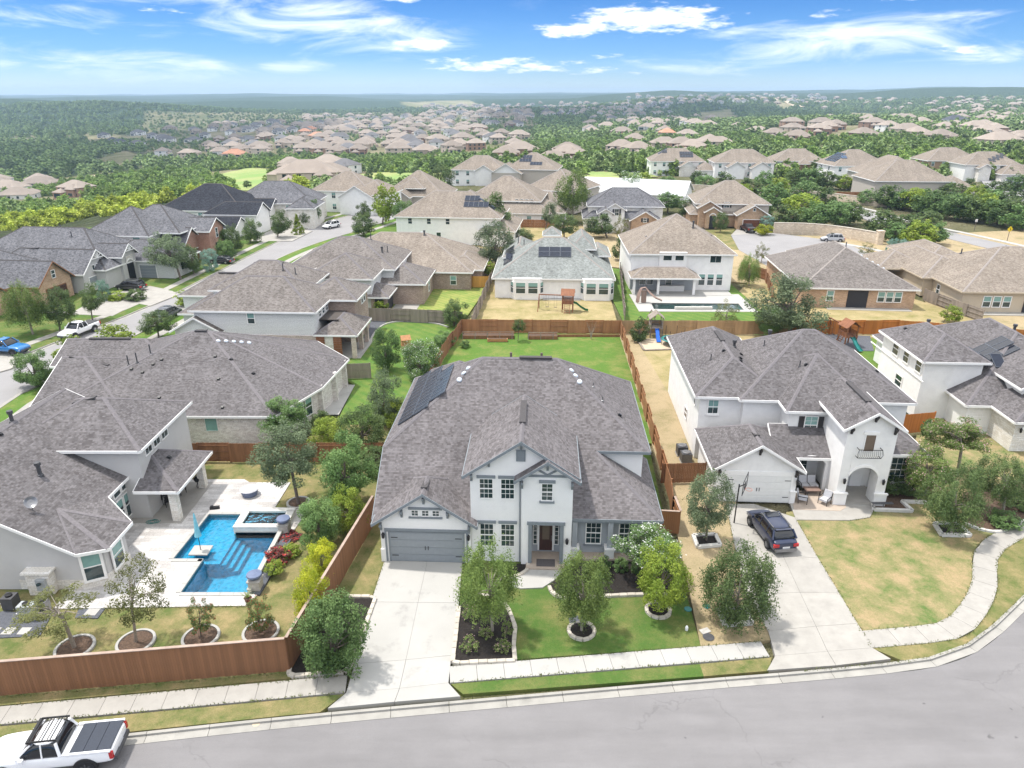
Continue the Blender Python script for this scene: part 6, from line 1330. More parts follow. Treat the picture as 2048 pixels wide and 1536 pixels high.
# lap pool behind
def lap_pool():
    pl = [(21.0, 101.6), (34.2, 101.2), (34.4, 104.6), (21.2, 105.0)]
    struct(M().prism([(18.6, 100.4), (36, 100.2), (36, 110), (18.6, 110)], -.3, .02, [pl]).obj('pool_deck', 'white_concrete'))
    r = thing('lap_pool', 'long narrow pool behind the two-storey white house', 'pool', (27, 103, 0)); l = [(a - 27, b - 103) for a, b in pl]; b = M().prism(l, -1.5, -1.2)
    for a, c in zip(l, l[1:] + l[:1]): b.poly([(a[0], a[1], -1.3), (a[0], a[1], 0), (c[0], c[1], 0), (c[0], c[1], -1.3)])
    b.obj('basin', 'stone_floor', r); M().prism(l, -.12, -.1).obj('water', 'pool_water', r); M().box(-3, -1.9, -.2, 2.5, -1.5, .45).obj('rim_wall', 'white_stone', r)
    s = thing('pool_slide', 'curving taupe water slide at the left end of the lap pool', 'slide', (*P(1290, 607), 0)); p = [(-1.2, -.2, .1), (-1.0, .2, 1.2), (-.6, .5, 2.1), (0, .5, 2.2), (.6, .2, 1.5), (1.4, -.4, .9), (2.4, -.7, .5)]
    m = M(); q = smooth_line([(a, b) for a, b, c in p], 3); zs = np.interp(np.linspace(0, 1, len(q)), np.linspace(0, 1, 7), [c for a, b, c in p]); L_ = offset_line(q, .28); R__ = offset_line(q, -.28)
    for i in range(len(q) - 1):
        m.poly([(L_[i][0], L_[i][1], zs[i] + .2), (L_[i + 1][0], L_[i + 1][1], zs[i + 1] + .2), (*q[i + 1], zs[i + 1]), (*q[i], zs[i])]); m.poly([(*q[i], zs[i]), (*q[i + 1], zs[i + 1]), (R__[i + 1][0], R__[i + 1][1], zs[i + 1] + .2), (R__[i][0], R__[i][1], zs[i] + .2)])
    m.obj('flume', 'taupe', s); M().box(-.5, .3, 0, .2, .9, 1.9).obj('base', 'taupe', s)
lap_pool()
x, y, z = G(1712, 374); struct(M().prism([(x - 5, y - 3), (x + 6, y - 3), (x + 6, y + 4), (x - 5, y + 4)], z - .2, z + .12).obj('pool_water', 'umbrella_blue'))

# ------------------------------------------------------------ play things and yard furniture
def swingset(label, x, y, rz, wood='playwood', slide='plastic_green', s=1.0, swing=1, name='playset'):
    r = thing(name, label, 'playset', (x, y, 0), rz); r.scale = (s, s, s)
    pm = M().box(-.06, -.06, 0, .06, .06, 2.7).mesh('post', wood)
    for a in (-.75, .75):
        for b in (-.75, .75): link(pm, 'post', r, (a, b, 0))
    M().box(-.85, -.85, 1.25, .85, .85, 1.35).obj('platform', wood, r)
    for sx, sy, ex, ey in ((-.8, -.8, .8, -.8), (-.8, .8, .8, .8), (-.8, -.8, -.8, .8)):
        for zz in (1.45, 1.6, 1.75, 1.9): M().bar((sx, sy, zz), (ex, ey, zz), .03, .11).obj('rail_board', wood, r)
    for sg in (-1, 1):
        M().poly([(-1.0, sg * 1.0, 2.55), (1.0, sg * 1.0, 2.55), (1.0, 0, 3.35), (-1.0, 0, 3.35)]).poly([(-1.0, 0, 3.31), (1.0, 0, 3.31), (1.0, sg * 1.0, 2.51), (-1.0, sg * 1.0, 2.51)]).obj('roof_panel', wood, r)
    sl = M(); pts = [(.85, 1.3), (1.3, 1.15), (1.9, .65), (2.6, .25), (3.0, .2)]
    for (a, za), (b, zb) in zip(pts, pts[1:]):
        sl.poly([(a, -.25, za), (b, -.25, zb), (b, .25, zb), (a, .25, za)]); sl.poly([(a, -.25, za), (a, -.25, za + .18), (b, -.25, zb + .18), (b, -.25, zb)]); sl.poly([(a, .25, za + .18), (a, .25, za), (b, .25, zb), (b, .25, zb + .18)])
        sl.poly([(a, -.25, za - .03), (a, .25, za - .03), (b, .25, zb - .03), (b, -.25, zb - .03)])
    sl.obj('slide', slide, r)
    for k in range(5): M().bar((-.4, -1.5 + .14 * k, .2 + .24 * k), (.4, -1.5 + .14 * k, .2 + .24 * k), .06).obj('rung', wood, r)
    for a in (-.4, .4): M().bar((a, -1.6, 0), (a, -.85, 1.3), .07).obj('ladder_rail', wood, r)
    if swing:
        M().bar((-.8, 0, 2.35), (-4.2, 0, 2.35), .13).obj('swing_beam', wood, r)
        for sg in (-1, 1): M().bar((-4.2, 0, 2.4), (-4.3, sg * 1.0, 0), .1).obj('frame_leg', wood, r)
        for a in (-1.8, -3.0):
            sw = M().box(a - .22, -.1, .5, a + .22, .1, .53).obj('swing_seat', 'black_metal', r); M().bar((a - .2, 0, .53), (a - .2, 0, 2.3), .02).bar((a + .2, 0, .53), (a + .2, 0, 2.3), .02).obj('swing_chain', 'dark_metal', sw)
    return r
swingset('brown wooden playset with green slide on the golden lawn', *P(1135, 622), R(-8), s=1.0)
swingset('wooden playset with teal slide on dark gravel, by the orange fence', *P(1692, 690), R(-80), slide='plastic_teal', s=1.0)
r = swingset('playset with tall blue slide in the dry side yard', *P(1310, 672), R(-92), wood='fence_grey', slide='plastic_blue', s=1.0)
swingset('small pale wooden playhouse beside the bright curved lawn', *P(812, 702), R(20), wood='pale_wood', s=.62, swing=0, slide='pale_wood', name='playhouse')
struct(M().prism(PP([(1632, 668), (1740, 672), (1748, 702), (1668, 702)]), -.2, .03).obj('gravel_bed', 'gravel'))
boxbed('timber-edged sandy play patch under the blue slide', [(1275, 680), (1335, 678), (1348, 699), (1288, 701)], 'path_dirt', 'fence_grey', .12)
t = thing('trampoline', 'round dark trampoline with teal pad beside the blue slide', 'trampoline', (*P(1345, 690), 0)); M().lathe([(0, .8), (1.2, .82)], 20).obj('mat', 'black_metal', t); M().lathe([(1.2, .84), (1.5, .84), (1.5, .78), (1.2, .78)], 20).obj('pad', 'plastic_teal', t)
for k in range(6): a = k * math.pi / 3; M().tube([(1.4 * math.cos(a), 1.4 * math.sin(a), 0), (1.4 * math.cos(a), 1.4 * math.sin(a), 2.2)], .03, 6).obj('pole', 'black_metal', t)
# raised vegetable beds in the middle back yard
def raised(label, px0, px1, py, h=.45):
    a, b = P(px0, py), P(px1, py); r = thing('raised_bed', label, 'raised bed', (a[0], a[1], 0)); L = b[0] - a[0]
    M().box(0, 0, 0, L, .06, h).obj('front_board', 'fence_brown', r); M().box(0, 1.3, 0, L, 1.36, h).obj('back_board', 'fence_brown', r); M().box(0, .06, 0, L, 1.3, h - .06).obj('soil', 'brown_mulch', r)
    for k in range(int(L / 1.6) + 1): M().box(k * 1.6, -.06, 0, k * 1.6 + .09, 0.0, 1.0).obj('stake', 'fence_grey', r)
    M().box(0, -.05, .95, L, 0.01, 1.0).obj('top_rail', 'fence_grey', r); return r
raised('long raised vegetable bed against the back fence, left part', 925, 1028, 678); raised('raised vegetable bed with a pale top rail, right of the small tree', 1056, 1115, 679)
tt = thing('timber_border', 'low timber border along the back fence', 'edging', (*P(1115, 674), 0)); M().box(0, 0, 0, 8.2, .12, .3).obj('plank', 'fence_brown', tt)
x, y = P(995, 683); tb = thing('planter_box', 'orange wooden planter box on the lawn before the raised bed', 'planter', (x, y, 0)); M().box(-1.3, -.25, .05, 1.3, .25, .4).obj('box', 'pale_wood', tb); M().box(-1.2, -.2, .36, 1.2, .2, .42).obj('soil', 'brown_mulch', tb)
# air conditioners
for px, py, l in ((1363, 908, 'air conditioner unit behind, against the white side wall'), (1371, 922, 'nearer air conditioner unit by the dark brown fence')):
    x, y = P(px, py); a = thing('air_conditioner', l, 'air conditioner', (x, y, 0)); M().box(-.45, -.42, .06, .45, .42, .85).obj('case', 'dark_metal', a); M().lathe([(.36, .86), (.36, .92), (.3, .94), (0, .9)], 18).obj('fan_guard', 'grey_metal', a)
    M().box(-.5, -.48, 0, .5, .48, .06).obj('pad', 'concrete', a)
    g = M()
    for k in range(7): g.box(-.46, -.435, .15 + k * .1, .46, -.42, .18 + k * .1)
    stuff(g.obj('grille', 'grey_metal', a))
# porch furniture of the right house
def patio_chair(label, x, y, rz, w=.7, seats=1, g=None):
    r = thing('patio_chair' if seats == 1 else 'patio_sofa', label, 'chair' if seats == 1 else 'sofa', (x, y, .06), rz, g); W_ = w * seats
    for a in (-W_ / 2, W_ / 2): M().bar((a, -.35, .6), (a, .35, .62), .05).bar((a, -.32, 0), (a, -.32, .6), .04).bar((a, .3, 0), (a, .42, .95), .04).obj('arm_frame', 'black_metal', r)
    for k in range(seats):
        c = -W_ / 2 + w * (k + .5); M().box(c - w / 2 + .04, -.35, .3, c + w / 2 - .04, .3, .46).obj('seat_cushion', 'cushion', r); b = M().box(-w / 2 + .04, 0, 0, w / 2 - .04, .13, .6).obj('back_cushion', 'cushion', r, (c, .26, .42)); b.rotation_euler = (R(-14), 0, 0)
    return r
patio_chair('grey cushioned loveseat on the porch under the arch', *P(1615, 978), R(3), .72, 2); patio_chair('grey patio chair at the left of the porch table', *P(1604, 1005), R(70)); patio_chair('grey patio chair with striped cushion at the right of the porch table', *P(1648, 1008), R(-50))
x, y = P(1622, 988); t = thing('coffee_table', 'low rectangular table between the porch chairs', 'table', (x, y, .06)); M().box(-.6, -.35, .38, .6, .35, .43).obj('table_top', 'taupe', t)
for a in (-.55, .55):
    for b in (-.3, .3): M().box(a - .03, b - .03, 0, a + .03, b + .03, .38).obj('leg', 'black_metal', t)
x, y = P(1468, 1046); b = thing('basketball_hoop', 'black portable basketball hoop beside the white garage', 'basketball hoop', (x, y, 0), R(62)); M().tube([(0, 0, 0), (0, 0, 3.3)], .05, 8).obj('pole', 'black_metal', b)
bb = M(); 
for q in ((-.9, 2.9, .9, 2.98), (-.9, 3.92, .9, 4.0), (-.9, 2.98, -.82, 3.92), (.82, 2.98, .9, 3.92), (-.3, 3.1, .3, 3.15), (-.3, 3.5, .3, 3.55), (-.3, 3.15, -.25, 3.5), (.25, 3.15, .3, 3.5)): bb.box(q[0], -.42, q[1], q[2], -.38, q[3])
bb.obj('backboard', 'black_metal', b); M().bar((0, 0, 3.1), (0, -.4, 3.4), .06).obj('arm', 'black_metal', b); M().tube([(.23 * math.cos(t), -.7 + .23 * math.sin(t), 3.05) for t in [k * math.pi / 8 for k in range(17)]], .012, 5, False).obj('rim', 'orange', b)
bench = thing('garden_bench', 'small metal frame stand beside the white stone border', 'bench', (*P(1752, 1018), 0)); M().box(-.4, -.15, .5, 1.2, .15, .54).obj('top', 'dark_metal', bench)
for a in (-.3, .5): M().bar((a, 0, 0), (a, 0, .5), .05).obj('leg', 'grey_metal', bench)
# little things on the front lawns
tag(M().lathe([(0, .01), (.3, .02), (.34, .015)], 14).obj('utility_cover', 'dark_metal', None, (*P(1417, 1274), 0)), 'dark round utility cover in the dry grass by the sidewalk', 'utility cover')
tag(M().box(-.3, -.2, 0, .3, .2, .03).obj('meter_lid', 'stack_stone', None, (*P(1410, 1262), 0), .4), 'grey water meter lid behind the dark utility cover', 'utility cover')
for i, (px, py) in enumerate(((1413, 1212), (1376, 1218))): tag(M().lathe([(0, .015), (.22, .02), (.25, .0)], 12).obj('sprinkler_cover', 'plastic_teal', None, (*P(px, py), 0)), ['faded green valve cover nearer the square planter', 'faded green valve cover at the edge of the green lawn'][i], 'utility cover')
tag(M().lathe([(.09, 0), (.1, .2), (.05, .3), (0, .32)], 10).obj('cleanout_cap', 'white_trim', None, (*P(1373, 1260), 0)), 'small white cleanout cap in the lawn near the sidewalk', 'utility cap')
lt = thing('lawn_sign', 'small slanted grey yard sign beside the stone ring', 'sign', (*P(1150, 1250), 0)); o = M().box(-.3, -.02, .1, .3, .02, .5).obj('panel', 'grey_metal', lt); o.rotation_euler = (R(-35), 0, R(20)); M().bar((0, 0, 0), (0, 0, .3), .03).obj('stake', 'dark_metal', lt)
x, y = P(512, 1444); tag(M().lathe([(0, .0), (.17, .008), (.2, 0)], 14).obj('kerb_plate', 'path_dirt', None, (x, y, -.1)), 'small tan round plate set in the kerb gutter', 'utility cover')
def sign(label, px, py, kind):
    x, y, z = G(px, py); s = thing('road_sign', label, 'sign', (x, y, z)); M().tube([(0, 0, 0), (0, 0, 2.6)], .06, 6).obj('post', 'brown_pipe', s)
    if kind == 'y': 
        m = M(); m.poly([(0, -.05, 1.9), (.62, -.05, 2.55), (0, -.05, 3.2), (-.62, -.05, 2.55)]); m.poly([(0, -.01, 1.9), (-.62, -.01, 2.55), (0, -.01, 3.2), (.62, -.01, 2.55)]); m.obj('panel', 'sign_yellow', s); M().bar((.08, -.07, 2.3), (.08, -.07, 2.65), .09, .02).bar((.08, -.07, 2.65), (-.15, -.07, 2.8), .09, .02).obj('arrow', 'black_metal', s)
    else: M().box(-.25, -.04, 2.1, .25, 0, 2.7).obj('panel', 'white_trim', s)
sign('yellow diamond road sign with black arrow at the right edge', 2014, 482, 'y'); sign('small white road sign among the oaks, left of the yellow one', 1948, 462, 'w')

# ------------------------------------------------------------ trees and shrubs
def crown_mesh(shape, seed, n, leafsz, mat, name='crown'):
    key = ('crown', shape, seed, n, leafsz, mat)
    if key in CACHE: return CACHE[key]
    g = np.random.default_rng(seed); nc = {'round': 90, 'willow': 130, 'sparse': 44, 'cone': 90, 'shrub': 50, 'column': 80, 'wood': 22, 'multi': 60, 'puffy': 75}[shape]
    d = g.normal(size=(nc, 3)); d /= np.linalg.norm(d, axis=1)[:, None]; r = g.uniform(.35, .92, nc) ** .6
    c = d * r[:, None]
    if shape in ('cone',): c = np.stack([d[:, 0] * (1 - (zz := g.uniform(-1, 1, nc))) * .48, d[:, 1] * (1 - zz) * .48, zz], 1)
    elif shape == 'column': zz = g.uniform(-1, 1, nc); w = np.sqrt(np.clip(1 - (zz * .9) ** 4, 0, 1)); c = np.stack([d[:, 0] * w * .75, d[:, 1] * w * .75, zz], 1)
    else: c[:, 2] = np.where(c[:, 2] < -.35, c[:, 2] * .6, c[:, 2])
    if shape in ('round', 'puffy', 'wood'): c *= (1 + .18 * np.sin(3 * np.arctan2(c[:, 1], c[:, 0]) + seed))[:, None]
    k = g.integers(0, nc, n); sp = {'round': .17, 'willow': .13, 'sparse': .14, 'cone': .12, 'shrub': .2, 'column': .14, 'wood': .30, 'multi': .17, 'puffy': .19}[shape]
    off = g.normal(size=(n, 3)); off /= np.linalg.norm(off, axis=1)[:, None] + 1e-9; off *= (g.uniform(.3, 1.0, n) ** .5 * sp * 1.25)[:, None]; off[:, 2] *= .75
    if shape == 'willow':
        t = g.uniform(0, 1, n) ** 1.2; o = c[k].copy(); o[:, 2] = 0; o /= np.linalg.norm(o, axis=1)[:, None] + .2; off = g.normal(size=(n, 3)) * .07 + o * (t * .28)[:, None]; off[:, 2] -= t ** 1.8 * .36 - .1
    p = c[k] + off
    stray = g.uniform(size=n) < .05; p[stray] *= 1.1
    rr_ = np.percentile(np.hypot(p[:, 0], p[:, 1]), 96); zl, zh = np.percentile(p[:, 2], (3, 98)); p[:, :2] /= rr_; p[:, 2] = (p[:, 2] - zl) / (zh - zl) * 1.9 - .93; c = c / rr_
    nrm = g.normal(size=(n, 3)) * .75 + p / (np.linalg.norm(p, axis=1)[:, None] + .3) * .7; nrm[:, 2] += .55; nrm /= np.linalg.norm(nrm, axis=1)[:, None]
    a = np.cross(nrm, g.normal(size=(n, 3))); a /= np.linalg.norm(a, axis=1)[:, None]; b = np.cross(nrm, a)
    s = leafsz * g.uniform(.6, 1.3, n)[:, None]; lw = .38 if shape == 'willow' else .62
    v = np.empty((n * 4, 3)); v[0::4] = p - a * s; v[1::4] = p - b * s * lw; v[2::4] = p + a * s; v[3::4] = p + b * s * lw
    tone = np.clip(g.uniform(.0, 1.0, nc)[k] * .65 + g.uniform(0, .35, n) + p[:, 2] * .0, 0, 1)
    me = bpy.data.meshes.new(name); me.vertices.add(n * 4); me.vertices.foreach_set('co', v.ravel()); me.loops.add(n * 4); me.loops.foreach_set('vertex_index', np.arange(n * 4)); me.polygons.add(n); me.polygons.foreach_set('loop_start', np.arange(0, n * 4, 4)); me.update()
    at = me.attributes.new('tone', 'FLOAT', 'POINT'); at.data.foreach_set('value', np.repeat(tone, 4).astype('f')); me.materials.append(MATS[mat]); me['cl'] = c[:10].ravel().tolist()
    CACHE[key] = me; return me
KIND = {  # shape, leaves, leaf size, material, trunk material, flowers
    'oak': ('round', 9425, .042, 'leaf_oak', 'bark', None), 'oakg': ('round', 9425, .041, 'leaf_grey', 'bark', None), 'elm': ('willow', 11500, .049, 'leaf_elm', 'pale_bark', None), 'elmg': ('willow', 11500, .049, 'leaf_oak', 'pale_bark', None),
    'green': ('puffy', 10150, .045, 'leaf_green', 'bark', None), 'sparse': ('sparse', 3190, .041, 'leaf_olive', 'pale_bark', None), 'yellow': ('puffy', 7540, .045, 'leaf_yellow', 'bark', None), 'lime': ('puffy', 7540, .045, 'leaf_lime', 'bark', None),
    'whitec': ('puffy', 8120, .045, 'leaf_green', 'bark', 'petal_white'), 'pinkc': ('puffy', 8120, .045, 'leaf_elm', 'pale_bark', 'petal_pink'), 'redc': ('sparse', 3480, .05, 'leaf_oak', 'bark', 'petal_red'),
    'cone': ('cone', 6525, .05, 'leaf_lime', 'bark', None), 'blue': ('column', 7250, .041, 'leaf_blue', 'bark', None), 'shrub': ('shrub', 2600, .08, 'leaf_green', 'bark', None), 'shrubd': ('shrub', 2600, .08, 'leaf_oak', 'bark', None), 'shruby': ('shrub', 2600, .08, 'leaf_lime', 'bark', None), 'bronze': ('shrub', 1800, .1, 'leaf_bronze', 'bark', 'petal_red'),
    'mid': ('round', 2600, .085, 'leaf_oak', 'bark', None), 'midg': ('puffy', 2600, .085, 'leaf_green', 'bark', None), 'midl': ('puffy', 2600, .085, 'leaf_lime', 'bark', None), 'rose': ('sparse', 900, .07, 'leaf_elm', 'bark', 'petal_pink')}
TREES = []
def tree(kind, bx, by, x0, x1, y0, y1, label, name=None, cat=None, group=None, zf=None, seed=None, lean=True):
    sh, n, ls, mt, bk, fl = KIND[kind]
    if zf is None and n > 3000: n = int(n * 1.7); ls *= .74
    if zf: x, y, z = G(bx, by)
    else: x, y = P(bx, by); z = 0.0
    depth = y * math.cos(PT) - (z - CAMH) * math.sin(PT); cy = (y0 + y1) / 2
    lo, hi = -1.0, 25.0
    for _ in range(30):
        mid = (lo + hi) / 2
        if proj(x, y, z + mid)[1] > cy: lo = mid
        else: hi = mid
    hc = (lo + hi) / 2; dist = math.hypot(math.hypot(x, y), z + hc - CAMH); th = math.asin((CAMH - z - hc) / dist)
    depth -= hc * math.sin(PT); r = (x1 - x0) / 2 / F * depth; e = (y1 - y0) / 2 / F * depth
    a2 = (e * e - (r * math.sin(th)) ** 2) / math.cos(th) ** 2; a = math.sqrt(max(a2, (.45 * r) ** 2)); a = min(a, 1.5 * r if sh not in ('cone', 'column') else 9, hc * 1.02 if hc > 0 else a)
    hc = max(hc, a * .9); cx = ((x0 + x1) / 2 - 1024) / F * depth
    cx = x + max(-r * .8, min(r * .8, cx - x)) if lean else x
    shrub = hc < a * 1.25 and a < 1.7; name = name or ('shrub' if shrub else 'tree'); seed = (seed if seed is not None else len(TREES)) % 3
    if sh in ('willow', 'puffy', 'round', 'sparse'): r *= .93; a *= .86; hc += .04 * a
    rt = thing(name, label, cat or ('shrub' if shrub else 'tree'), (x, y, z), 0, group); TREES.append((x, y, r))
    me = crown_mesh(sh, seed + 1, n, ls, mt); c = link(me, 'crown', rt, (cx - x, 0, hc), random.uniform(0, 6.28), (r, r, a))
    if fl:
        fm = crown_mesh(sh, seed + 1, n // (9 if 'red' not in fl else 7), ls * .85, fl, 'blossom'); o = link(fm, 'blossom', rt, (cx - x, 0, hc + .03), c.rotation_euler.z, (r * 1.03, r * 1.03, a * 1.04))
    m = M(); tr = max(.035, min(.28, r * .045)); top = Vector((cx - x, 0, hc)); mid = Vector(((cx - x) * .35, 0, max(.15, hc - a * .75)))
    m.tube([(0, 0, -.15), tuple(mid), tuple(top + Vector((0, 0, a * .2)))], [tr * 1.25, tr, tr * .4], 8)
    cl = np.array(me['cl']).reshape(-1, 3); rzv = c.rotation_euler.z; cs, sn = math.cos(rzv), math.sin(rzv)
    for q in cl[:9]:
        w = Vector(((q[0] * cs - q[1] * sn) * r, (q[0] * sn + q[1] * cs) * r, q[2] * a)) * .9 + top; st = mid.lerp(top, random.uniform(0, .6)); mm = st.lerp(w, .5) + Vector((0, 0, .08 * r)); m.tube([st, mm, w], [tr * .5, tr * .32, tr * .1], 5)
    m.obj('trunk', bk, rt, smooth=True)
    return rt
